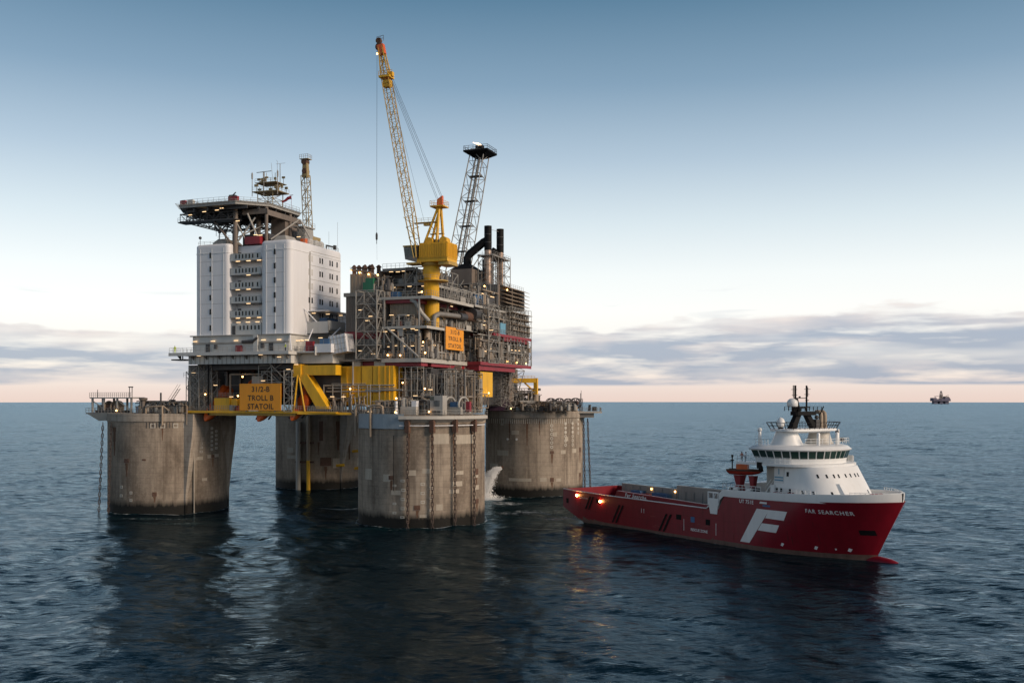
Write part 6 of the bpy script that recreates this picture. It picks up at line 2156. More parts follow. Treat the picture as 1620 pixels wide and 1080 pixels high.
        n.part('motor', MB().box((w.x - 1.3, w.y - 1.5, 24.6), (w.x + .2, w.y - .4, 27.2)), 'blue')
        n.part('guard', MB().cbox((w.x + 2.5, w.y, 26.2), (.9, 1.0, 2.2)), 'red')
    w = loc((*(COLS['F'] + Vector((-1.6, -11.4))), 24.4))
    n = Thing('hydraulic_unit', 'white topped hydraulic unit beside the yellow panels on the front column', 'machine', w)
    n.part('frame', MB().cbox((w.x, w.y, 25.3), (3.8, 1.6, 1.8)), 'cream')
    n.part('tank', MB().lathe((w.x - 1.4, w.y, 26.2), [(.7, 0), (.7, 1.6), (.1, 2.0)], 12), 'lgrey', sm=50)
    n.part('cooler', MB().cbox((w.x + 1.3, w.y, 26.8), (1.2, 1.2, 1.3)), 'white')
    n.part('pipes', MB().sweep([(w.x - .4, w.y - .4, 26), (w.x - .4, w.y - .4, 28), (w.x + .6, w.y - .4, 28.3)], .16, 7), 'pipe')
    w2 = loc((*(COLS['F'] + Vector((-4.4, -12.9))), 24.4))
    p = Thing('beacon_post', 'white banded beacon post with a glowing lamp on the front column', 'beacon', w2)
    p.part('post', MB().tube(w2, (w2.x, w2.y, 27.4), .32, 10), 'white', sm=50)
    for z in (25.2, 25.9, 26.6):
        p.part('band', MB().tube((w2.x, w2.y, z), (w2.x, w2.y, z + .12), .35, 10), 'dgrey')
    p.inst('lamp', SH['lamp'], (w2.x, w2.y, 28.0))
    p.part('bracket', MB().tube((w2.x, w2.y, 24.4), (w2.x, w2.y, 21.8), .12, 5).tube((w2.x - 1.5, w2.y, 21.9), (w2.x + 1.2, w2.y, 24.0), .1, 5).tube((w2.x - 1.2, w2.y, 23.6), (w2.x, w2.y, 21.8), .1, 5), 'lgrey')
    q = Thing('deck_machinery', 'low machinery and pipes crowding the top of the front column', 'machinery', (-2, -6, 24.4))
    rng = random.Random(77)
    clutter(q, rng, -8, 9, -10.5, -6.5, 24.4, 27.6, 110)
    q.part('deck_plate', MB().box((-9, -9, 24.36), (9, 9, 24.5)), 'grey')
    q.part('railing', MB().rail([(-9, -11, 24.4), (-2, -12.8, 24.4), (6, -12, 24.4), (11, -8, 24.4)], 1.1), 'galv')


front_column_gear()


def left_column_gear():
    c = COLS['L']
    Rinv = PLAT.R.transposed()
    loc = lambda w: Rinv @ (Vector(w) - PLAT.o)
    # platform to the left with a gantry
    C = loc((c.x, c.y, 0))
    t = Thing('winch_platform', 'railed winch platform with gantry on the left shoulder of the left column', 'platform', (C.x - 12, C.y - 4, 22.5))
    u0, u1, v0, v1 = C.x - 16.4, C.x - 2.4, C.y - 11.0, C.y - 1
    t.part('floor', MB().box((u0, v0, 24.1), (u1, v1, 24.45)), 'grey')
    t.part('edge_skirt', MB().add([(u0, v0 - .1, 24.4), (u1, v0 - .1, 24.4), (u1 - 2, v0 + .6, 22.6), (u0 + 3.6, v0 + .6, 22.4)], [(0, 1, 2, 3), (3, 2, 1, 0)])
           .add([(u0, v0 - .1, 24.4), (u0 + 3.6, v0 + .6, 22.4), (u0 + 3.6, v1, 22.4), (u0, v1, 24.4)], [(0, 1, 2, 3), (3, 2, 1, 0)]), 'cream')
    t.part('railing', MB().rail([(u0, v1, 24.45), (u0, v0, 24.45), (u1, v0, 24.45)], 1.15, .05, 1.0), 'galv')
    g = MB()
    zt = 28.0
    for u in (u0 + 1.2, u0 + 4.8, u0 + 9.0, u1 - .6):
        for v in (v0 + 1, v0 + 4.5):
            g.box((u - .2, v - .2, 24.4), (u + .2, v + .2, zt))
    g.box((u0 + .6, v0 + .6, zt), (u1, v0 + 5, zt + .3))
    for a, b in (((u0 + 1.2, v0 + 1, zt - .6), (u0 + 4.8, v0 + 1, 25.4)), ((u0 + 9, v0 + 1, zt - .4), (u1 - .6, v0 + 1, 25))):
        g.tube(a, b, .13, 5)
    t.part('gantry', g, 'lgrey')
    t.part('gantry_railing', MB().rail([(u0 + .6, v0 + .6, zt + .3), (u1, v0 + .6, zt + .3)], 1.15, .05, .6), 'galv')
    t.part('light_post', MB().tube((u0 + 2.8, v0 + 1, zt), (u0 + 2.8, v0 + 1, zt + 2.2), .08, 5), 'dgrey')
    t.part('light_post', MB().tube((u1 - 1.2, v0 + 1, zt), (u1 - 1.2, v0 + 1, zt + 2.8), .1, 5).tube((u1 - .4, v0 + 1, zt), (u1 - .4, v0 + 1, zt + 2.8), .1, 5).box((u1 - 1.4, v0 + .8, zt + 2.7), (u1 - .2, v0 + 1.2, zt + 2.95)), 'dgrey')
    t.inst('lamp', SH['lamp'], (u0 + 9.8, v0 - .2, 25.0))
    w = Thing('chain_winch', 'rusty chain winch drum under the gantry on the left column', 'winch', (u0 + 6.5, v0 + 2.6, 24.45))
    w.part('drum', MB().tube((u0 + 4.6, v0 + 2.6, 25.6), (u0 + 8.0, v0 + 2.6, 25.6), 1.3, 16), 'rust', sm=50)
    for du in (4.8, 6.8, 8.0):
        w.part('flange', MB().tube((u0 + du, v0 + 2.6, 25.7), (u0 + du + .25, v0 + 2.6, 25.7), 1.75, 18), 'tan', sm=40)
    w.part('bedplate', MB().box((u0 + 2.4, v0 + .7, 24.45), (u0 + 10.6, v0 + 4.2, 25.1)), 'dgrey')
    w.part('gearbox', MB().cbox((u0 + 3.3, v0 + 2, 25.7), (1.6, 1.6, 1.4)), 'brown')
    w2 = Thing('deck_pipework', 'vents, valves and pipe loops on the middle of the left column top', 'pipework', (C.x + 3, C.y - 10, 24.4))
    rng = random.Random(3)
    b = MB()
    b.lathe((u1 + 2.6, v0 + 1.5, 24.4), [(.55, 0), (.5, 2.6), (.45, 3.0), (1.0, 3.2), (1.05, 3.7), (.6, 3.8)], 12)
    w2.part('mushroom_vent', b, 'brown', sm=40)
    for k in range(5):
        u = u1 + 5 + k * 1.3
        w2.part('pipe_loop', MB().sweep([(u, v0 + 1.4, 24.4), (u, v0 + 1.4, 26.4 + .3 * (k % 2)), (u + .3, v0 + 1.4, 26.9 + .3 * (k % 2)), (u + 1.4, v0 + 1.4, 26.9 + .3 * (k % 2)), (u + 1.8, v0 + 1.4, 26.4), (u + 1.8, v0 + 1.4, 24.4)], .18 + .04 * (k % 3), 8), 'pipe', sm=50)
    w2.part('standpipe', MB().tube((u1 + 8.2, v0 + 1.2, 24.4), (u1 + 8.2, v0 + 1.2, 29.4), .22, 8), 'dgrey', sm=50)
    w2.part('long_pipe', MB().sweep([(u1 + 5.2, v0 - .6, 21.6), (u1 + 5.2, v0 - .6, 25.6), (u1 + 5.6, v0 - .6, 26.0), (u1 + 9.8, v0 + .2, 26.1), (u1 + 11, v0 + .8, 25)], .24, 8), 'tan', sm=50)
    clutter(w2, rng, u1, u1 + 15, v0 + 1, v0 + 5, 24.4, 27.4, 120)
    w2.part('stair', MB().stair((u1 + 10.4, v0 + 1.5, 26.6), (u1 + 13.4, v0 + 1.5, 30.4), .9), 'galv')
    w2.part('railing', MB().rail([(u1, v0 - .2, 24.4), (u1 + 12, v0 - .6, 24.4)], 1.1, .045, 1.2), 'galv')
    w2.part('drum', MB().lathe((u1 + 1.6, v0 + .8, 24.4), [(.3, 0), (.3, 1.4), (.1, 1.5)], 8), 'blue')


left_column_gear()


def right_column_gear():
    c = COLS['R']
    Rinv = PLAT.R.transposed()
    loc = lambda w: Rinv @ (Vector(w) - PLAT.o)

    def P(dx, dy, z):
        q = loc((c.x + dx, c.y + dy, z))
        return Vector((q.x, q.y, q.z))
    base = P(-2, -9, 24.4)
    # small gantry crane
    t = Thing('gantry_crane', 'small yellow gantry crane on the right column top', 'crane', P(-2.6, -9, 24.4), WORLD if False else PLAT)
    a0, a1 = P(-7.4, -9, 0), P(.3, -9, 0)
    bm = MB()
    bm.cbox(((a0.x + a1.x) / 2, (a0.y + a1.y) / 2, 33.2), (math.dist((a0.x, a0.y), (a1.x, a1.y)), 1.2, 1.3), atan2(a1.y - a0.y, a1.x - a0.x))
    t.part('beam', bm, 'yellow')
    t.part('post', MB().tube((a1.x, a1.y, 29.2), (a1.x, a1.y, 33.9), .75, 4), 'yellow')
    t.part('pedestal', MB().tube((a1.x, a1.y, 24.4), (a1.x, a1.y, 29.2), .8, 10), 'tan', sm=50)
    q0 = P(-3, -9, 0)
    t.part('strut', MB().tube((q0.x, q0.y, 32.6), (a1.x, a1.y, 29.6), .25, 5), 'yellow')
    t.part('end_carriage', MB().cbox((a0.x, a0.y, 32.6), (.9, .9, 1.4)), 'yellow')
    lg = MB()
    for dx in (-6.2, -4.6):
        q = P(dx, -9.4, 0)
        q2 = P(dx + (-.9 if dx < -5 else .7), -9.6, 0)
        lg.tube((q.x, q.y, 32.6), (q2.x, q2.y, 24.6), .1, 5)
    t.part('prop', lg, 'lgrey')
    rl = P(-7, -9.4, 33.9), P(0, -9.4, 33.9)
    t.part('beam_railing', MB().rail(list(rl), .7, .05, 1.0), 'yellow')
    s = Thing('storage_container', 'dark purple container on the left of the right column top', 'container', P(-9.5, -11, 24.4))
    A, B = P(-13.0, -10.8, 24.4), P(-7.6, -12.2, 27.9)
    s.part('box', MB().cbox(((A.x + B.x) / 2, (A.y + B.y) / 2, 26.2), (5.6, 2.4, 3.4), radians(20.5)), 'purple')
    rb = MB()
    ctr = P(-10.3, -12.72, 26.2)
    for k in range(11):
        q = P(-12.9 + k * .52, -12.76, 26.2)
        rb.cbox((q.x, q.y, 26.2), (.12, .1, 3.3), radians(20.5))
    s.part('rib', rb, 'purple', stuff=True)
    for n_r, (dx, r, dy) in enumerate(((4.4, 1.45, -11), (6.9, 1.45, -10.6), (9.4, 1.35, -9.8), (11.6, 1.5, -9.0))):
        q = P(dx, dy, 24.4)
        k = Thing('cable_reel', ('leftmost of the four spoked cable reels on the right column', 'second spoked cable reel from the left on the right column',
                                 'third spoked cable reel from the left on the right column', 'rightmost spoked cable reel on the right column, by the mast')[n_r], 'cable reel', q, group='cable reels on the right column')
        for dv in (0, 1.3):
            mb = MB().sweep([(q.x + r * cos(a), q.y + dv, 26.6 + r * sin(a)) for a in [2 * pi * j / 18 for j in range(19)]], .13, 5)
            for j in range(6):
                a = pi * j / 6
                mb.tube((q.x - r * cos(a), q.y + dv, 26.6 - r * sin(a)), (q.x + r * cos(a), q.y + dv, 26.6 + r * sin(a)), .08, 5)
            k.part('spoked_flange', mb, 'dgrey', sm=40)
        k.part('drum', MB().tube((q.x, q.y, 26.6), (q.x, q.y + 1.3, 26.6), .8, 12), 'rust', sm=40)
        for du in (-.8, .8):
            k.part('stand', MB().tube((q.x, q.y - .1, 26.6), (q.x + du, q.y - .1, 24.4), .1, 5), 'grey')
    m = Thing('column_machinery', 'machinery, cabinets and pipe clutter on top of the right column', 'machinery', P(-2, -8, 24.4))
    rng = random.Random(15)
    b0 = P(-8, -10, 0)
    b1 = P(12, -9, 0)
    clutter(m, rng, b0.x, b0.x + 20, b0.y - 3, b0.y + 4, 24.4, 27.0, 130)
    clutter(m, rng, b0.x, b0.x + 7.6, b0.y + 1, b0.y + 8, 24.4, 31.0, 120)
    q = P(-2.2, -12.3, 24.4)
    m.part('cabinet_row', MB().cbox((q.x, q.y, 26.2), (4.2, 1.2, 2.4), radians(20.5)), 'cream')
    q = P(1.3, -12, 24.4)
    m.part('motor', MB().tube((q.x - 1, q.y, 25.9), (q.x + 1.4, q.y, 26.2), 1.1, 12), 'rust', sm=50)
    q = P(-1, -13.4, 24.4)
    m.part('walkway_panel', MB().cbox((q.x, q.y, 25.1), (9, .2, 1.3), radians(20.5)), 'bluegrey')
    q = P(7, -12.2, 24.4)
    m.part('walkway_panel', MB().cbox((q.x, q.y, 25.0), (7, .2, 1.1), radians(14)), 'dgrey')
    for dx, dy, mat in ((-6.9, -13.4, 0), (2.4, -14.0, 0), (12.0, -9.2, 0)):
        q = P(dx, dy, 25.2)
        m.inst('lamp', SH['lamp'], q)
    for dx, dy in ((3.9, -12.6), (10.2, -10.2)):
        q = P(dx, dy, 25.9)
        m.part('bollard_light', MB().lathe((q.x, q.y, 25.2), [(.3, 0), (.3, 1.1), (.1, 1.3)], 10), 'white', sm=50)
    sp = Thing('chain_platform', 'small railed platform on the right shoulder of the right column', 'platform', P(15, -4, 22.5))
    A = P(15.4, -4.5, 0)
    sp.part('floor', MB().cbox((A.x, A.y, 24.0), (8.4, 5.2, .5), radians(20.5)), 'cream')
    sp.part('skirt', MB().cbox((A.x - .8, A.y, 23.1), (5.4, 4.4, 1.3), radians(20.5)), 'grey')
    cs = [P(15.4 + a, -4.5 + b_, 24.25) for a, b_ in ((-4, 2.5), (-4, -2.5), (4, -2.5), (4, 2.5))]
    sp.part('railing', MB().rail(cs, 1.1, .05, 1.0, True), 'galv')
    q = P(13.6, -5, 24.2)
    sp.part('light_mast', MB().tube(q, (q.x, q.y, 29.6), .14, 6).tube((q.x + .1, q.y, 28.2), (q.x + .1, q.y, 30.4), .06, 5).truss((q.x, q.y, 24.2), (q.x, q.y, 28), .9, 4, .05, .04), 'dgrey')
    sp.part('fairlead', MB().cbox((A.x - 1.2, A.y - 1, 22.6), (1.4, 1.2, .8)), 'dgrey')
    sp.part('hose_rack', MB().tube((A.x + 1, A.y - 1, 24.4), (A.x + 1.2, A.y - 1, 26.2), .4, 8).cbox((A.x + 2.6, A.y - 1, 25), (1.2, 1, 1.2)), 'dgrey')


M['purple'] = paint('purple_paint', (0.06, 0.022, 0.05), 0.5, var=0.2)
right_column_gear()

# ------------------------------------------------------------------ the red supply ship
def stem(z):
    return 42.0 + (0.53 * z if z > 0 else 0.05 * z)


def hb(s, z):
    L_ = 25.0 - 1.05 * max(0, z)
    t = min(1.0, max(0.0, (stem(z) - s) / L_))
    w = 8.75 * (max(0.0, 1 - (1 - t) ** 2.3)) ** 0.82
    if s < -30:
        w -= .35 * ((-30 - s) / 7.5) ** 2
    if z < 0:
        w *= 1 + .02 * z
    return w


def zbot(s):
    return -2.0 if s > -24 else (-2.0 + (-24 - s) / 13.5 * 4.7)


def ztop(s):
    if s < 11.0:
        return 6.55 + .25 * max(0, (-20 - s) / 17)
    if s < 11.7:
        return 6.55 + (9.65 - 6.55) * (s - 11.0) / .7
    return 9.65 + .006 * max(0, s - 14) ** 1.5


def hull_pt(s, z, off=0.03, side=-1):
    w = hb(s, z)
    e = .2
    nx = -(hb(s + e, z) - hb(s - e, z)) / (2 * e)
    nz = -(hb(s, z + e) - hb(s, z - e)) / (2 * e)
    n = Vector((nx, 1, nz)).normalized()
    return (s + n.x * off, side * (w + n.y * off), z + n.z * off)


def build_ship():
    t = Thing('supply_ship', 'dark red platform supply ship with white superstructure and a big white letter', 'ship', (0, 0, 0), SHIP)
    F = sorted(set([i / 60 for i in range(0, 46)] + [.6 + .0001, .6105, .6195] + [.75 + .25 * (i / 34) ** .8 for i in range(35)]))
    W = [0, .06, .12, .18, .24, .3, .36, .42, .48, .54, .6, .66, .72, .78, .84, .9, .95, 1.0]
    grid = []
    for f in F:
        sl = -37.5 + 79.5 * f
        col = []
        for w in W:
            z = zbot(sl) + (ztop(sl) - zbot(sl)) * w
            s = -37.5 + (stem(z) + 37.5) * f
            col.append((s, hb(s, z) if f < 1 else 0.0, z))
        grid.append(col)
    mb = MB()
    nW = len(W)
    for side in (-1, 1):
        vs_ = [(s, side * y, z) for col in grid for (s, y, z) in col]
        fs_ = []
        for i in range(len(F) - 1):
            for j in range(nW - 1):
                q = (i * nW + j, (i + 1) * nW + j, (i + 1) * nW + j + 1, i * nW + j + 1)
                fs_.append(q if side < 0 else q[::-1])
        mb.add(vs_, fs_)
    # transom
    c0 = grid[0]
    vs_ = [(s, -y, z) for s, y, z in c0] + [(s, y, z) for s, y, z in c0]
    mb.add(vs_, [(j, j + 1, nW + j + 1, nW + j) for j in range(nW - 1)])
    hull = t.part('hull', mb, 'hull', sm=40)
    hull.data.materials.append(M['boot'])
    for p in hull.data.polygons:
        if p.center.z < .75:
            p.material_index = 1
    # knuckle line, cap rails
    cap = MB()
    for side in (-1, 1):
        cap.sweep([(s, side * (hb(s, 6.6) - .05), ztop(s) + .04) for s in np.linspace(-37.4, 12.5, 40)], .14, 5)
    t.part('cap_rail', cap, 'letter')
    # main deck and foredeck
    dk = MB()
    ss = np.linspace(-37.3, 14, 30)
    dk.add([(s, -hb(s, 4.2) + .05, 4.2) for s in ss] + [(s, hb(s, 4.2) - .05, 4.2) for s in ss], [(i, i + 1, 31 + i, 30 + i) for i in range(29)])
    t.part('cargo_deck', dk, 'deckgreen')
    fd = MB()
    ss = np.linspace(13.3, 46.6, 40)
    fd.add([(s, -hb(s, 9.6) + .03, 9.62) for s in ss] + [(s, hb(s, 9.6) - .03, 9.62) for s in ss], [(i, i + 1, 41 + i, 40 + i) for i in range(39)])
    t.part('foredeck', fd, 'deckgreen')
    t.part('forecastle_bulkhead', MB().box((13.2, -8.5, 4.2), (13.4, 8.5, 9.6)), 'barrier')
    # white bulwark band
    bw = MB()
    ss = [13.5 + (stem(9.7) - 13.5) * (k / 60) ** .85 for k in range(61)]
    for side in (-1, 1):
        vs_ = []
        for s in ss:
            zt = ztop(s - 2)
            o = max(0, hb(s, 9.8))
            top = zt + 1.0 + .25 * max(0, (s - 14) / 33)
            vs_ += [(s, side * (o + .05), zt - .35), (s + .1 * (s > 40), side * (o + .14), zt + .25), (s + .2 * (s > 40), side * (o + .1), top), (s, side * max(0, o - .18), top), (s, side * max(0, o - .2), zt - .2)]
        fs_ = []
        for i in range(60):
            for j in range(4):
                q = (i * 5 + j, (i + 1) * 5 + j, (i + 1) * 5 + j + 1, i * 5 + j + 1)
                fs_.append(q if side < 0 else q[::-1])
        bw.add(vs_, fs_)
    t.part('bulwark', bw, 'hullw', sm=40)
    # bulbous bow, just awash
    t.part('bulb', MB().sweep([(36, 0, -1.3), (40, 0, -.75), (43, 0, -.45), (45, 0, -.4), (46.2, 0, -.45), (46.9, 0, -.6)], [1.6, 1.55, 1.3, 1.05, .75, .25], 14), 'hull', sm=60)
    # raised inner cargo rails
    for side, nm in ((-1, 'starboard'), (1, 'port')):
        rr = MB()
        y0 = side * 8.05
        if side < 0:
            vs_ = []
            for s, zt in ((-17.8, 7.85), (-17.8, 7.85), (-2, 7.5), (12.6, 7.15)):
                vs_ += [(s, y0 - .25, 5.5), (s, y0 - .25, zt), (s, y0 + .35, zt), (s, y0 + .35, 4.2)]
            vs_[0:4] = [(-19.0, y0 - .25, 5.5), (-18.6, y0 - .25, 6.6), (-18.6, y0 + .35, 6.6), (-19.0, y0 + .35, 4.2)]
            fs_ = [(0, 3, 2, 1)]
            for i in range(3):
                for j in range(3):
                    fs_.append((i * 4 + j, (i + 1) * 4 + j, (i + 1) * 4 + j + 1, i * 4 + j + 1))
            t.part('cargo_rail', rr.add(vs_, fs_), 'hull')
            t.part('rail_tube', MB().tube((-8, y0 - .35, 7.0), (12.4, y0 - .35, 6.55), .2, 6), 'hull', sm=40)
        else:
            rr.box((-35.5, y0 - .3, 4.2), (-16.4, y0 + .3, 7.5)).box((-16.2, y0 - .3, 4.2), (13, y0 + .3, 8.35))
            t.part('cargo_rail', rr, 'barrier')
            for s in np.arange(-34, 12, 2.6):
                t.part('rail_stiffener', MB().box((s - .08, y0 - .45, 4.3), (s + .08, y0 - .3, 7.2)), 'barrier')
    # draped decals
    def drape(mbx, poly_uv, n=8, off=.04):
        (a, b, c, d) = [Vector((*p, 0)) for p in poly_uv]
        k = len(mbx.v)
        vs_, fs_ = [], []
        for i in range(n + 1):
            for j in range(n + 1):
                p = a.lerp(b, i / n).lerp(d.lerp(c, i / n), j / n)
                vs_.append(hull_pt(p.x, p.y, off))
        for i in range(n):
            for j in range(n):
                fs_.append((i * (n + 1) + j, (i + 1) * (n + 1) + j, (i + 1) * (n + 1) + j + 1, i * (n + 1) + j + 1))
        mbx.add(vs_, fs_)
        return mbx
    Fm = MB()
    drape(Fm, [(18.9, 1.25), (21.2, 1.25), (26.0, 7.75), (23.0, 7.75)], 10, .06)
    drape(Fm, [(25.0, 6.2), (29.3, 6.15), (30.1, 7.8), (25.9, 7.75)], 8)
    drape(Fm, [(23.2, 3.8), (27.4, 3.75), (28.2, 5.2), (24.2, 5.2)], 8)
    t.part('bow_letter', Fm, 'letter')
    t.part('ship_name', text_mb('FAR SEARCHER', .95, lambda x, y: hull_pt(37.8 + x, 8.35 + y, .05), 1.25, .02), 'letter')
    t.part('lettering', text_mb('RESCUE ZONE', .72, lambda x, y: hull_pt(8.0 + x, 2.0 + y, .04), 1.0, .02), 'letter')
    t.part('lettering', text_mb('UT 751E', .95, lambda x, y: hull_pt(20.4 + x, 8.75 + y, .04), 1.05, .02), 'letter')
    t.part('lettering', text_mb('Far Searcher', 1.15, lambda x, y: (-11.3 + x + y * .35, -8.34, 7.05 - .022 * x + y), 1.25, .03), 'letter')
    t.part('lettering', text_mb('FAR SEARCHER', .42, lambda x, y: hull_pt(-29.2 + x, 5.3 + y, .04), 1.1), 'letter')
    t.part('emblem_plate', drape(MB(), [(23.6, 8.75), (25.4, 8.75), (25.4, 9.1), (23.8, 9.1)], 2, .05), 'letter')
    t.part('emblem_plate', drape(MB(), [(24.4, 8.25), (26.2, 8.25), (26.2, 8.6), (24.4, 8.6)], 2, .05), 'blue')
    for s0, z0, s1, z1 in ((-28.6, 2.9, -26.9, 5.9), (-27.5, 2.9, -25.8, 5.9), (-19.0, .9, -16.6, 4.9), (-17.8, .9, -15.4, 4.9), (-3.8, .75, -1.6, 4.4), (-2.5, .75, -.3, 4.4)):
        t.part('fender', drape(MB(), [(s0, z0), (s0 + .55, z0), (s1 + .55, z1), (s1, z1)], 5, .12), 'black')
    for s, z, w, h, mat in ((2.2, 4.1, 1.5, 1.0, 'black'), (6.2, 4.0, 1.1, 1.1, 'blue'), (10.4, 3.9, 1.2, 1.1, 'black'), (-35.6, 4.2, 1.0, 1.1, 'black'), (42.4, 5.0, 2.0, .9, 'black'), (-24.2, 5.1, .8, .8, 'black')):
        t.part('hull_port', drape(MB(), [(s - w / 2, z - h / 2), (s + w / 2, z - h / 2), (s + w / 2, z + h / 2), (s - w / 2, z + h / 2)], 3, .03), mat)
    # weld seams, scuffs and dirty runs on the plating
    for z in (2.6, 4.6):
        for s0 in range(-34, 36, 7):
            t.part('weld_seam', drape(MB(), [(s0, z - .02), (s0 + 6.9, z - .02), (s0 + 6.9, z + .02), (s0, z + .02)], 3, .015), 'seam')
    for s in (-31, -24, -12, -5, 4.8, 14.6, 17.4, 31.6, 36):
        t.part('weld_seam', drape(MB(), [(s - .02, .8), (s + .02, .8), (s + .02, 6.3), (s - .02, 6.3)], 6, .015), 'seam')
    rs_ = random.Random(2)
    for k in range(26):
        s = rs_.uniform(-33, 38)
        z = rs_.choice((6.4, 4.4, 3.4, 3.4, 2.4))
        h, w = rs_.uniform(.6, 2.2), rs_.uniform(.05, .14)
        t.part('dirt_run', drape(MB(), [(s - w * .3, max(.8, z - h)), (s + w * .3, max(.8, z - h)), (s + w, z), (s - w, z)], 3, .02), 'seam')
    for k in range(12):
        s = rs_.uniform(-30, 10)
        z = rs_.uniform(1.2, 4.0)
        t.part('scuff', drape(MB(), [(s, z), (s + rs_.uniform(.6, 2.4), z - .05), (s + rs_.uniform(.6, 2.0), z + .12), (s + .1, z + .1)], 2, .018), 'scuff')
    for s in (3.7, 12.6):
        t.part('zone_mark', drape(MB(), [(s - .06, 1.6), (s + .06, 1.6), (s + .06, 3.9), (s - .06, 3.9)], 3, .03), 'letter')
    for s in (-9.2, -8.4):
        t.part('zone_mark', drape(MB(), [(s - .06, 3.9), (s + .06, 3.9), (s + .06, 4.8), (s - .06, 4.8)], 2, .03), 'letter')
    for s in (28.4, 34.4, 37.4, 39.4):
        t.part('thruster_mark', drape(MB(), [(s - .4, 1.55), (s, 1.4), (s + .35, 1.95), (s - .1, 2.1)] if s != 37.4 else [(s - .12, 1.6), (s + .12, 1.6), (s + .12, 1.9), (s - .12, 1.9)], 2, .04), 'letter')
    for s, z, m_ in ((-31.4, 5.75, 1), (-22.8, 5.1, 1)):
        p = hull_pt(s, z, .3)
        o = t.inst('side_lamp', SH['shiplamp'], p)
    for s in (-24.6, -16.6):
        t.inst('side_lamp', SH['lamp'], (s, 7.6, 6.9))
    # cargo on deck
    for s in (-6, -1, 3.5, 6):
        t.part('scupper', MB().box((s, 7.62, 4.6), (s + .7, 7.76, 5.2)), 'black')
    # boarding frame at the break of the forecastle
    bf = MB()
    for s in (10.6, 12.0, 13.3):
        bf.box((s - .1, -8.95, 7.4), (s + .1, -8.75, 9.9))
    bf.box((10.5, -8.97, 9.7), (13.4, -8.73, 9.95)).box((10.5, -8.97, 8.5), (13.4, -8.73, 8.7))
    bf.add([(10.5, -8.97, 8.5), (13.4, -8.97, 8.5), (12.9, -8.9, 5.7), (11.2, -8.9, 5.7), (10.5, -8.5, 8.5), (13.4, -8.5, 8.5), (12.9, -8.5, 5.7), (11.2, -8.5, 5.7)],
           [(3, 2, 1, 0), (4, 5, 6, 7), (0, 1, 5, 4), (1, 2, 6, 5), (2, 3, 7, 6), (3, 0, 4, 7)])
    t.part('boarding_frame', bf, 'hullw')
    # railing on the forecastle side
    rl = MB().rail([(14, -8.4, 10.6), (19, -8.4, 10.6), (23.5, -8.4, 10.6)], 1.1, .06, 1.1)
    t.part('railing', rl, 'hullw')
    rl = MB()
    rl.rail([(s, -(hb(s, 9.8) - .1), 10.9 + .25 * (s - 14) / 33) for s in (27, 30, 33, 36)], .9, .045, 1.2)
    t.part('railing', rl, 'hullw')
    rl = MB()
    rl.rail([(s, -(hb(s, 9.8) - .1), 11.0) for s in (41.5, 43.5, 45, 46.2)] + [(46.8, 0, 11.0)] + [(s, (hb(s, 9.8) - .1), 11.0) for s in (46.2, 45, 43.5, 41, 38)], .95, .05, .8)
    t.part('railing', rl, 'hullw')
    # superstructure
    def outline(z, z0=9.6, sa=26.2):
        fr_ = 39.2 - (z - z0) * .60
        w = 8.0 - (z - z0) * .07
        pts = []
        n = 22
        for i in range(n + 1):
            a = -pi / 2 + pi * i / n
            cx = fr_ - 8.2
            pts.append((cx + 8.2 * (abs(cos(a)) ** .72), w * (1 if a > 0 else -1) * abs(sin(a)) ** .72))
        return [(sa, -w)] + pts + [(sa, w)]
    sup = MB()
    zs = (9.6, 11, 12.5, 14, 15.8)
    rings = [outline(z) for z in zs]
    n = len(rings[0])
    sup.add([(x, y, z) for r, z in zip(rings, zs) for x, y in r],
            [(j * n + i, j * n + (i + 1) % n, (j + 1) * n + (i + 1) % n, (j + 1) * n + i) for j in range(len(zs) - 1) for i in range(n)] + [tuple(range((len(zs) - 1) * n, len(zs) * n))])
    house = t.part('superstructure', sup, 'hullw', sm=30)
    # cabin windows following the curved front
    def on_house(i, z, off):
        r = outline(z)
        k = int(i)
        f = i - k
        a, b_ = Vector(r[k]), Vector(r[k + 1])
        p = a.lerp(b_, f)
        d = (b_ - a).normalized()
        return p, d
    def house_win(i, z, w, h, mat='glass', nm='cabin_window'):
        p, d = on_house(i, z, 0)
        nrm = Vector((d.y, -d.x))
        q = []
        for sx, sz in ((-1, -1), (1, -1), (1, 1), (-1, 1)):
            zz = z + sz * h / 2
            p2, d2 = on_house(i, zz, 0)
            b_ = p2 + d2 * (sx * w / 2) + nrm * .04
            q.append((b_.x, b_.y, zz))
        return t.part(nm, MB().add(q, [(0, 1, 2, 3)]), mat, house)
    for i in (6.5, 8.2, 9.6, 10.5, 11.6, 12.3, 13.0, 13.8):
        house_win(i, 14.3, .32, .62)
    for i in (2.6, 4.4, 7.8, 10.2, 14.5):
        house_win(i, 11.4, .35, .55)
    for s in (27.0, 28.0, 30.0):
        t.part('cabin_window', MB().box((s - .2, -7.98, 11.2), (s + .2, -7.86, 11.9)), 'glass', house)
    t.part('cabin_window', MB().box((29.1, -7.78, 14.0), (29.5, -7.6, 14.8)), 'glass', house)
    em = t.part('emblem_panel', MB().box((26.3, -7.84, 12.7), (28.5, -7.6, 15.5)), 'letter', house)
    t.part('emblem_bars', MB().box((26.4, -7.87, 13.6), (28.4, -7.83, 13.85)).box((26.4, -7.87, 13.1), (28.4, -7.83, 13.35)).box((27.3, -7.87, 14.3), (27.5, -7.83, 15.3)), 'lightblue', em)
    t.part('aft_wall', MB().box((23.4, -6.6, 9.6), (26.2, 6.6, 15.8)), 'lgrey', house)  # white wall coloured grey, the shade of the recess painted in
    t.part('aft_stair', MB().stair((25.8, -7.6, 12.3), (23.6, -7.6, 9.7), .9, 8), 'hullw', house)
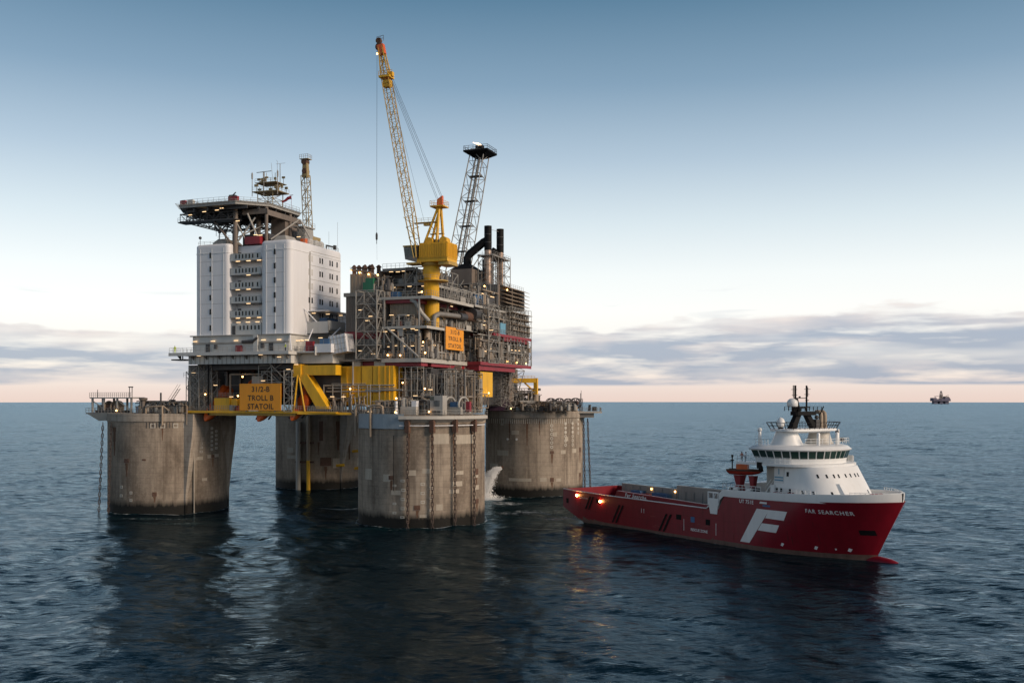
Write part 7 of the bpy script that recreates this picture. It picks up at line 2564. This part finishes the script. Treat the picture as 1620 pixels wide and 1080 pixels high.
    t.part('side_screen', MB().box((25.6, -8.1, 9.6), (26.6, -7.9, 12.3)), 'hullw', house)
    # front breakwater and mooring gear
    t.part('breakwater', MB().add([(38.0, -5.6, 9.6), (43.4, 0, 9.6), (38.0, 5.6, 9.6), (37.4, -5.4, 10.5), (42.6, 0, 10.5), (37.4, 5.4, 10.5)], [(0, 1, 4, 3), (1, 2, 5, 4), (3, 4, 5)]), 'barrier')
    t.part('windlass', MB().tube((42.0, -1.6, 11.1), (42.0, 1.6, 11.1), .45, 10), 'red', sm=40)
    t.part('front_store', MB().add([(35.5, -5.4, 10.4), (39.0, -3.6, 10.4), (38.6, -1.9, 10.4), (35.5, -2, 10.4), (35.2, -4.8, 13.0), (37.2, -3.6, 13.0), (36.9, -2.2, 13.0), (35.2, -2.2, 13.0)],
                                   [(0, 1, 5, 4), (1, 2, 6, 5), (2, 3, 7, 6), (3, 0, 4, 7), (4, 5, 6, 7)]), 'hullw')
    t.part('hydraulic_arm', MB().tube((26.4, -8.1, 10.9), (30.6, -8.15, 10.9), .16, 6).cbox((30.4, -8.2, 10.9), (1.1, .4, .6)), 'red')
    # bridge
    half = [(19.4, 9.7), (27.2, 9.7), (30.8, 8.6), (33.2, 6.2), (34.6, 3.1), (35.0, 0)]
    full = [(s, -y) for s, y in half] + [(s, y) for s, y in half[-2::-1]]
    t.part('bridge_deck', MB().prism([(s if s > 20 else 18.8, y * 1.015) for s, y in full], 15.8, 16.25), 'hullw', sm=30)
    inn = [(22.2, 8.2), (27.0, 8.2), (29.8, 7.3), (31.8, 5.2), (33.0, 2.6), (33.3, 0)]
    inner = [(s, -y) for s, y in inn] + [(s, y) for s, y in inn[-2::-1]]
    cx = 27.0
    lean = lambda p, k: (cx + (p[0] - cx) * k, p[1] * k)
    wall = MB()
    n = len(inner)
    rg = [[lean(p, 1.0) for p in inner], [lean(p, 1.02) for p in inner], [lean(p, 1.10) for p in inner]]
    zz = (16.25, 16.95, 18.6)
    wall.add([(x, y, z) for r, z in zip(rg, zz) for x, y in r], [(j * n + i, j * n + (i + 1) % n, (j + 1) * n + (i + 1) % n, (j + 1) * n + i) for j in range(2) for i in range(n)])
    br = t.part('bridge', wall, 'hullw', sm=20)
    for i in range(n - 1):
        a0, b0 = Vector(rg[1][i]), Vector(rg[1][i + 1])
        a1, b1 = Vector(rg[2][i]), Vector(rg[2][i + 1])
        L_ = (b0 - a0).length
        m_ = max(1, int(round(L_ / 1.75)))
        for k in range(m_):
            f0, f1 = (k + .07) / m_, (k + .93) / m_
            d = (b0 - a0).normalized()
            nrm = Vector((d.y, -d.x)) * .05
            q = []
            for f, lo, up in ((f0, a0, b0), (f1, a0, b0)):
                q.append(lo.lerp(up, f))
            q2 = [a1.lerp(b1, f1), a1.lerp(b1, f0)]
            lo_ = [q[0].lerp(q2[1], .12), q[1].lerp(q2[0], .12)]
            hi_ = [q[1].lerp(q2[0], .93), q[0].lerp(q2[1], .93)]
            pts = [(*(lo_[0] + nrm), 16.95 + .12 * 1.65), (*(lo_[1] + nrm), 16.95 + .12 * 1.65), (*(hi_[0] + nrm), 16.95 + .93 * 1.65), (*(hi_[1] + nrm), 16.95 + .93 * 1.65)]
            t.part('bridge_window', MB().add(pts, [(0, 1, 2, 3)]), 'bglass', br)
    t.part('aft_bridge_wall', MB().box((22.0, -8.0, 16.25), (22.2, 8, 19)), 'hullw', br)
    roof = MB()
    n = len(inner)
    rr_ = [[lean(p, k) for p in inner] for k in (1.13, 1.15, 1.05, .9)]
    zz = (18.55, 18.75, 19.3, 19.5)
    roof.add([(x, y, z) for r, z in zip(rr_, zz) for x, y in r], [(j * n + i, j * n + (i + 1) % n, (j + 1) * n + (i + 1) % n, (j + 1) * n + i) for j in range(3) for i in range(n)] +
             [tuple(range(3 * n, 4 * n)), tuple(range(n - 1, -1, -1))])
    t.part('bridge_roof', roof, 'hullw', sm=25)
    t.part('wing_railing', MB().rail([(19.0, -2, 16.25), (19.0, -9.7, 16.25), (27, -9.7, 16.25), (30.6, -8.6, 16.25)], 1.1, .045, 1.0), 'hullw')
    t.part('wing_railing', MB().rail([(30.6, 8.6, 16.25), (27, 9.7, 16.25), (19, 9.7, 16.25)], 1.1, .045, 1.2), 'hullw')
    t.part('wing_screen', MB().box((27.2, 8.5, 16.25), (27.4, 9.8, 17.4)).box((24, 9.65, 16.25), (30, 9.75, 17.2)), 'hullw')
    t.part('nav_light_box', MB().box((24.0, -9.9, 15.2), (25.2, -9.7, 16.4)), 'black')
    # casings
    for y0, w0, w1, mat in ((-4.4, 3.1, 1.9, 'hullw'), (4.6, 2.7, 1.8, 'cream')):
        prof = [(w0, 19.2), (w0 * .86, 20.1), (w0 * .74, 21.0), (w1, 21.9)]
        t.part('funnel_casing', MB().lathe((26.2, y0, 0), prof, 20), mat, sm=50)
    t.zmap = lambda z: z - .55 if z < 26.3 else 25.75 + (z - 26.3) * .69
    t.part('top_platform', MB().prism(rrect(23.2, 29.4, -7.1, 7.3, 2.6, 5), 22.5, 22.95, .2).add([], []), 'hullw', sm=40)
    t.part('platform_soffit', MB().prism(rrect(24.2, 28.4, -6.2, 6.4, 2.0, 5), 22.2, 22.5), 'hullw', sm=40)
    rl = MB()
    ol = rrect(23.2, 29.4, -7.1, 7.3, 2.6, 3)
    o2 = [(26.3 + (s - 26.3) * 1.12, y * 1.12) for s, y in ol]
    for i in range(len(ol)):
        a, b_ = ol[i], ol[(i + 1) % len(ol)]
        A, B = o2[i], o2[(i + 1) % len(ol)]
        m_ = max(1, int(math.dist(a, b_) / 1.2))
        for k in range(m_):
            f = k / m_
            rl.tube((a[0] + (b_[0] - a[0]) * f, a[1] + (b_[1] - a[1]) * f, 22.9), (A[0] + (B[0] - A[0]) * f, A[1] + (B[1] - A[1]) * f, 24.1), .06, 4)
        rl.tube((*A, 24.1), (*B, 24.1), .06, 4)
        am = [(a[j] + A[j]) / 2 for j in (0, 1)]
        bm_ = [(b_[j] + B[j]) / 2 for j in (0, 1)]
        rl.tube((*am, 23.5), (*bm_, 23.5), .045, 4)
    t.part('platform_railing', rl, 'black')
    # mast
    ms = MB()
    ms.add([(25.8, -3.9, 22.9), (26.9, -3.9, 22.9), (26.9, -2.5, 22.9), (25.8, -2.5, 22.9), (25.9, -2.2, 25.6), (26.8, -2.2, 25.6), (26.8, -1.0, 25.6), (25.9, -1.0, 25.6)],
           [(0, 1, 5, 4), (1, 2, 6, 5), (2, 3, 7, 6), (3, 0, 4, 7), (4, 5, 6, 7)])
    ms.add([(25.8, 2.2, 22.9), (26.9, 2.2, 22.9), (26.9, 3.4, 22.9), (25.8, 3.4, 22.9), (25.9, .2, 25.6), (26.8, .2, 25.6), (26.8, 1.4, 25.6), (25.9, 1.4, 25.6)],
           [(0, 1, 5, 4), (1, 2, 6, 5), (2, 3, 7, 6), (3, 0, 4, 7), (4, 5, 6, 7)])
    mast = t.part('mast', ms, 'black')
    t.part('mast_platform', MB().prism(rrect(25.4, 27.4, -3.0, 2.8, .8, 3), 25.4, 26.1), 'black', mast)
    pl = MB().rail([(25, -3.6, 26.2), (27.8, -3.6, 26.2), (27.8, 3.3, 26.2), (25, 3.3, 26.2)], 1.1, .06, 1.1, True)
    pl.tube((27.6, -3.4, 25.4), (27.8, -4.2, 27.3), .1, 5).tube((27.6, 3.0, 25.4), (27.8, 3.9, 27.4), .12, 5)
    t.part('mast_rail', pl, 'black', mast)
    t.part('mast_pole', MB().tube((26.4, -2.3, 26), (26.4, -2.3, 33.0), .2, 7).tube((26.4, -2.8, 29.6), (26.4, -2.8, 33.0), .06, 5).tube((26.4, -3.4, 31.9), (26.4, -1.8, 31.9), .06, 5).tube((26.4, -3.2, 30.4), (26.4, -1.8, 30.4), .07, 5).tube((26.4, -2.9, 33), (26.4, -2.9, 30), .05, 4)
           .tube((26.4, -1.4, 26), (26.4, -2.2, 29.6), .42, 7), 'black', mast, sm=50)
    t.part('mast_pole', MB().tube((26.4, .8, 26), (26.4, .8, 33.0), .17, 7).tube((26.4, 1.15, 30), (26.4, 1.15, 32.6), .06, 5).tube((26.4, .2, 32.0), (26.4, 1.9, 32.0), .06, 5).tube((26.4, .2, 30.6), (26.4, 1.6, 30.6), .06, 5).tube((26.4, .5, 29), (26.4, 1.4, 29), .1, 5), 'black', mast, sm=50)
    t.part('yard', MB().tube((26.4, -2.3, 29.6), (26.4, .8, 29.6), .1, 5).sphere((26.4, -1.1, 29.9), .22, 8).box((26.2, -1.2, 26.9), (26.6, .6, 27.1)), 'black', mast)
    t.part('radar_scanner', MB().cbox((27.2, -.5, 27.2), (.3, 2.4, .25)), 'black', mast)
    t.part('dome_support', MB().tube((26.2, -2.6, 26), (26.2, -2.6, 27.3), .34, 8), 'black', mast)
    t.part('radar_dome', MB().lathe((26.0, -2.6, 27.2), [(.8, 0), (1.0, .35), (1.0, 1.3), (.85, 1.8), (.5, 2.2), (.05, 2.35)], 16), 'hullw', mast, sm=60)
    t.part('radar_dome', MB().lathe((25.6, -5.3, 23.3), [(.5, 0), (.72, .4), (.75, 1.0), (.5, 1.5), (.05, 1.75)], 16), 'hullw', sm=60)
    t.part('dome_support', MB().tube((25.6, -5.3, 22.9), (25.6, -5.3, 23.5), .4, 8), 'black')
    for y in (4.6, 5.7):
        t.part('exhaust_pipe', MB().sweep([(26.6, y, 22.9), (26.6, y, 25.2), (26.5, y, 25.7), (26.1, y, 26.0), (25.4, y, 26.0)], .4, 10), 'tan', sm=50)
    t.part('roof_unit', MB().box((25.9, 2.8, 22.95), (27, 3.8, 24.6)).sphere((26.4, 3.6, 25.0), .4, 8), 'dgrey')
    t.zmap = None
    for s, y, h, r in ((31.6, -2.2, 2.2, .3), (31.4, 3.2, 2.2, .3), (23, -8.0, 2.4, .28), (31.2, 1.4, 1.8, .1), (27.4, 8.6, 2.6, .18)):
        t.part('roof_post', MB().lathe((s, y, 19.4), [(r, 0), (r, h), (r * .4, h + .2)], 10), 'hullw', sm=50)
    t.part('roof_dome', MB().sphere((23, -8.0, 22.2), .42, 10), 'hullw', sm=60)
    t.part('searchlight', MB().tube((31.0, 5.0, 20.4), (31.4, 4.6, 20.4), .42, 10).tube((31.0, 3.6, 21.8), (31.3, 3.4, 21.8), .3, 10), 'dgrey', sm=40)
    t.part('roof_railing', MB().rail([(31.8, -6, 19.7), (33.2, 0, 19.7), (31.8, 6, 19.7), (28, 8.4, 19.6)], 1.0, .04, 1.2), 'hullw')
    t.part('roof_railing', MB().rail([(22.6, -8.6, 19.4), (25.5, -8.6, 19.4)], 1.1, .045, .8), 'hullw')
    # davit for the rescue boat
    dv = MB()
    for (cs, cy, w) in ((15.6, -5.4, 1.0), (18.6, -5.0, .75)):
        dv.add([(cs - w, cy - w, 9.6), (cs + w, cy - w, 9.6), (cs + w, cy + w, 9.6), (cs - w, cy + w, 9.6), (cs - w * .55, cy - w * .55, 11.4), (cs + w * .55, cy - w * .55, 11.4), (cs + w * .55, cy + w * .55, 11.4), (cs - w * .55, cy + w * .55, 11.4),
                (cs - w * .9, cy - w * .8, 13.3), (cs + w * .9, cy - w * .8, 13.3), (cs + w * .9, cy + w * .8, 13.3), (cs - w * .9, cy + w * .8, 13.3)],
               [(0, 1, 5, 4), (1, 2, 6, 5), (2, 3, 7, 6), (3, 0, 4, 7), (4, 5, 9, 8), (5, 6, 10, 9), (6, 7, 11, 10), (7, 4, 8, 11), (8, 9, 10, 11)])
    t.part('davit', dv, 'red')
    t.part('deck_winch', MB().tube((14.4, -6.6, 10.3), (14.4, -4.6, 10.3), .6, 10), 'dgrey', sm=40)
    t.part('deck_unit', MB().cbox((20.4, -6.4, 10.4), (1.4, 1.4, 1.5)), 'dgrey')
    t.part('life_raft', MB().tube((16.6, -8.0, 10.9), (17.8, -8.0, 10.9), .38, 10).tube((19.8, -8.0, 10.9), (21.0, -8.0, 10.9), .38, 10), 'hullw', sm=40)
    t.part('deck_store', MB().box((13.6, -3, 9.6), (16.0, 5, 11.6)), 'hullw')
    return t


M['seam'] = paint('seam_dirt', (0.12, 0.012, 0.014), 0.6, var=0.3)
M['scuff'] = paint('scuffed_paint', (0.25, 0.05, 0.05), 0.6, var=0.3)
SH['shiplamp'] = shared(MB().sphere((0, 0, 0), 0.28, 8), 'shiplamp', 'ship_lamp', 60)
build_ship()


def deck_cargo():
    for s0, s1, z1, mat, lab in ((-30.0, -26.6, 6.3, 'blue', 'dark blue container on the ship deck nearer the stern'), (-22.6, -17.6, 6.3, 'blue', 'longer dark blue container on the ship deck below the right-hand deck lamp'),
                                 (-26.4, -23.0, 5.8, 'red', 'low dark red container between the blue ones on the ship deck')):
        c = Thing('cargo_container', lab, 'container', ((s0 + s1) / 2, 6.8, 4.22), SHIP, 'containers on the ship deck')
        c.part('box', MB().box((s0, 6.0, 4.25), (s1, 7.6, z1)), mat)
        for k in range(int((s1 - s0) / .5)):
            c.part('rib', MB().box((s0 + .2 + k * .5, 5.93, 4.4), (s0 + .35 + k * .5, 6.0, z1 - .15)), mat)
        c.part('corner_post', MB().box((s0 - .03, 5.9, 4.25), (s0 + .12, 6.05, z1 + .03)), mat)
        c.part('corner_post', MB().box((s1 - .12, 5.9, 4.25), (s1 + .03, 6.05, z1 + .03)), mat)


deck_cargo()


M['boatred'] = paint('boat_red', (0.42, 0.04, 0.025), 0.45, var=0.15)


def rescue_boat():
    c = Vector((17.0, -5.6, 13.35))
    t = Thing('rescue_boat', 'small orange rescue boat carried on the red davit aft of the ship bridge', 'boat', c, SHIP)
    R = Matrix.Rotation(radians(28), 3, 'Z')
    mb = MB()
    st = [(-3.3, .9, .5), (-2.9, 1.0, .1), (-1, 1.05, 0), (1.2, 1.0, .05), (2.6, .65, .3), (3.4, .08, .7)]
    n = 8
    vs_, fs_ = [], []
    for x, w, zb in st:
        for k in range(n + 1):
            a = pi + pi * k / n
            vs_.append(c + R @ Vector((x, w * cos(a), .95 + (0.95 - zb) * sin(a))))
    for i in range(len(st) - 1):
        for k in range(n):
            fs_.append((i * (n + 1) + k, i * (n + 1) + k + 1, (i + 1) * (n + 1) + k + 1, (i + 1) * (n + 1) + k))
    fs_.append(tuple(range(n, -1, -1)))
    t.part('hull', MB().add(vs_, fs_), 'boatred', sm=40)
    co = MB()
    co.sweep([c + R @ Vector((x, w, .98)) for x, w in ((-3.3, -.9), (-1, -1.06), (1.2, -1.0), (2.6, -.65), (3.45, 0), (2.6, .65), (1.2, 1.0), (-1, 1.06), (-3.3, .9))], .2, 7)
    t.part('fender_collar', co, 'rust', sm=50)
    t.part('deck', MB().add([c + R @ Vector(p) for p in ((-3.2, -.85, .85), (1.2, -.9, .85), (3.0, 0, .85), (1.2, .9, .85), (-3.2, .85, .85))], [(0, 1, 2, 3, 4)]), 'red')
    cn = c + R @ Vector((-.4, 0, 1.45))
    t.part('console', MB().cbox(cn, (2.2, 1.2, 1.3), radians(28)).cbox(cn + Vector((.1, 0, .9)), (1.0, 1.0, .7), radians(28)), 'orange')
    p = c + R @ Vector((-2.4, 0, 1))
    t.part('light_mast', MB().tube(p, p + Vector((0, 0, 2.6)), .12, 6).cbox(p + Vector((0, 0, 2.6)), (.3, .3, .5)).cbox(p + Vector((0, 0, 1.8)), (.7, .3, .2)), 'black')
    q = c + R @ Vector((2.4, 0, 1.2))
    t.part('lifting_hook', MB().cbox(q + Vector((.9, 0, .1)), (.7, .5, .9)), 'black')


rescue_boat()


# ------------------------------------------------------------------ people
def person_mesh(name, jacket, trousers, hat, arm=0.15):
    me = bpy.data.meshes.new('sk')
    V_ = [(0, 0, .95), (0, 0, 1.15), (0, 0, 1.40), (0, 0, 1.52), (0, .01, 1.60), (0, .01, 1.72),
          (.09, 0, .90), (.11, .02, .50), (.11, 0, .07), (.11, -.14, .03),
          (-.09, 0, .90), (-.12, -.06, .50), (-.13, .02, .07), (-.13, -.12, .03),
          (.19, 0, 1.42), (.25, -.03, 1.15), (.24, -.2, .98), (.23, -.28, .95),
          (-.19, 0, 1.42), (-.26, .02, 1.14), (-.25, -.12 - arm, .98), (-.24, -.2 - arm, .96)]
    E_ = [(0, 1), (1, 2), (2, 3), (3, 4), (4, 5), (0, 6), (6, 7), (7, 8), (8, 9), (0, 10), (10, 11), (11, 12), (12, 13), (2, 14), (14, 15), (15, 16), (16, 17), (2, 18), (18, 19), (19, 20), (20, 21)]
    rad = [.16, .16, .17, .065, .09, .10, .11, .08, .055, .05, .11, .08, .055, .05, .085, .06, .045, .04, .085, .06, .045, .04]
    me.from_pydata(V_, E_, [])
    o = bpy.data.objects.new('sk', me)
    COL.objects.link(o)
    o.modifiers.new('s', 'SKIN')
    if not me.skin_vertices:
        bm = bmesh.new()
        bm.from_mesh(me)
        bm.verts.layers.skin.verify()
        bm.to_mesh(me)
        bm.free()
    for i, r in enumerate(rad):
        me.skin_vertices[0].data[i].radius = (r, r * (.72 if i < 3 else 1))
    me.skin_vertices[0].data[0].use_root = True
    sub = o.modifiers.new('d', 'SUBSURF')
    sub.levels = sub.render_levels = 1
    bpy.context.view_layer.update()
    out = bpy.data.meshes.new_from_object(o.evaluated_get(bpy.context.evaluated_depsgraph_get()))
    bpy.data.objects.remove(o)
    out.name = name
    out.materials.clear()
    for k in (jacket, trousers, 'skin', 'black'):
        out.materials.append(M[k])
    for p in out.polygons:
        z = p.center.z
        side = abs(p.center.x)
        if z > 1.52:
            p.material_index = 2
        elif z < .10 and side < .22:
            p.material_index = 3
        elif z < .93 and side < .215:
            p.material_index = 1
        elif z < 1.0 and side > .2 and p.center.y < -.22:
            p.material_index = 2
        p.use_smooth = True
    hat_me = MB().lathe((0, .01, 1.70), [(.15, -.03), (.135, .0), (.13, .07), (.08, .13), (.01, .15)], 10)
    return out, shared(hat_me, hat, name + '_helmet', 60)


def person(frame, pos, face, label, jacket, trousers, hat, hat_name='helmet', arm=.15):
    me, hm = person_mesh('person_body', jacket, trousers, hat, arm)
    t = Thing('person', label, 'person', pos, frame)
    t.o.rotation_euler = (0, 0, frame.a + face)
    o = bpy.data.objects.new('body', me)
    o.parent = t.o
    COL.objects.link(o)
    h = bpy.data.objects.new(hat_name, hm)
    h.parent = t.o
    COL.objects.link(h)


person(PLAT, (-61.0, -10.6, 38.95), .4, 'person in yellow hi-vis standing at the left end of the quarters deck', 'hivis', 'hivis', 'white')
person(PLAT, (-29.8, -10.5, 38.95), -.5, 'person in yellow hi-vis standing at the right end of the quarters deck', 'hivis', 'navy', 'white', arm=.3)
person(SHIP, (19.5, -9.0, 16.25), 1.2, 'person in a salmon jacket on the ship bridge wing, left of another person', 'salmon', 'black', 'dgrey', 'hair')
person(SHIP, (20.6, -9.1, 16.25), -.8, 'person in a white top and dark trousers beside the bridge window', 'whitecloth', 'navy', 'dgrey', 'hair', .3)


# ------------------------------------------------------------------ far drilling rig on the horizon
def far_rig():
    Y = 6600.0
    X = (1488 - 810) / 1564 * Y
    dz = -(X * X + Y * Y) / (2 * 6.371e6)
    t = Thing('drilling_rig', 'distant drilling rig with a derrick on the right of the horizon', 'rig', (X, Y, dz), WORLD)
    M['haze'] = paint('hazed_steel', (0.16, 0.15, 0.21), 0.8, var=0.3, scale=0.06)  # blue-grey of distance haze mixed into the steel colour
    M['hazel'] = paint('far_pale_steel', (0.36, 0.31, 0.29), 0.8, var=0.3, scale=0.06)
    P = lambda x, y, z: (X + x, Y + y, dz + z)
    for x in (-38, -2, 36):
        t.part('column', MB().box(P(x - 11, -20, -6), P(x + 11, 20, 22)), 'haze')
    t.part('deck_box', MB().box(P(-58, -28, 18), P(56, 28, 33)).box(P(-58, -25, 33), P(-36, 25, 40)).box(P(20, -25, 33), P(52, 25, 42)), 'haze')
    t.part('accommodation', MB().box(P(26, -20, 42), P(48, 20, 50)), 'hazel')
    dr = MB().truss(P(4, 0, 33), P(4, 0, 78), 20, 6, 1.2, .8, w2=9)
    dr.box(P(-3, -5, 33), P(11, 5, 62))
    t.part('derrick', dr, 'hazel')
    t.part('derrick_top', MB().box(P(0, -4, 76), P(8, 4, 86)), 'haze')
    t.part('crane', MB().tube(P(-40, -10, 33), P(-40, -10, 50), 2, 6).tube(P(-46, -10, 49), P(-16, -10, 52), 1.4, 5), 'haze')
    t.part('crane', MB().tube(P(34, -10, 42), P(34, -10, 54), 2, 6).tube(P(34, -10, 52), P(50, -10, 60), 1.2, 5), 'hazel')


far_rig()
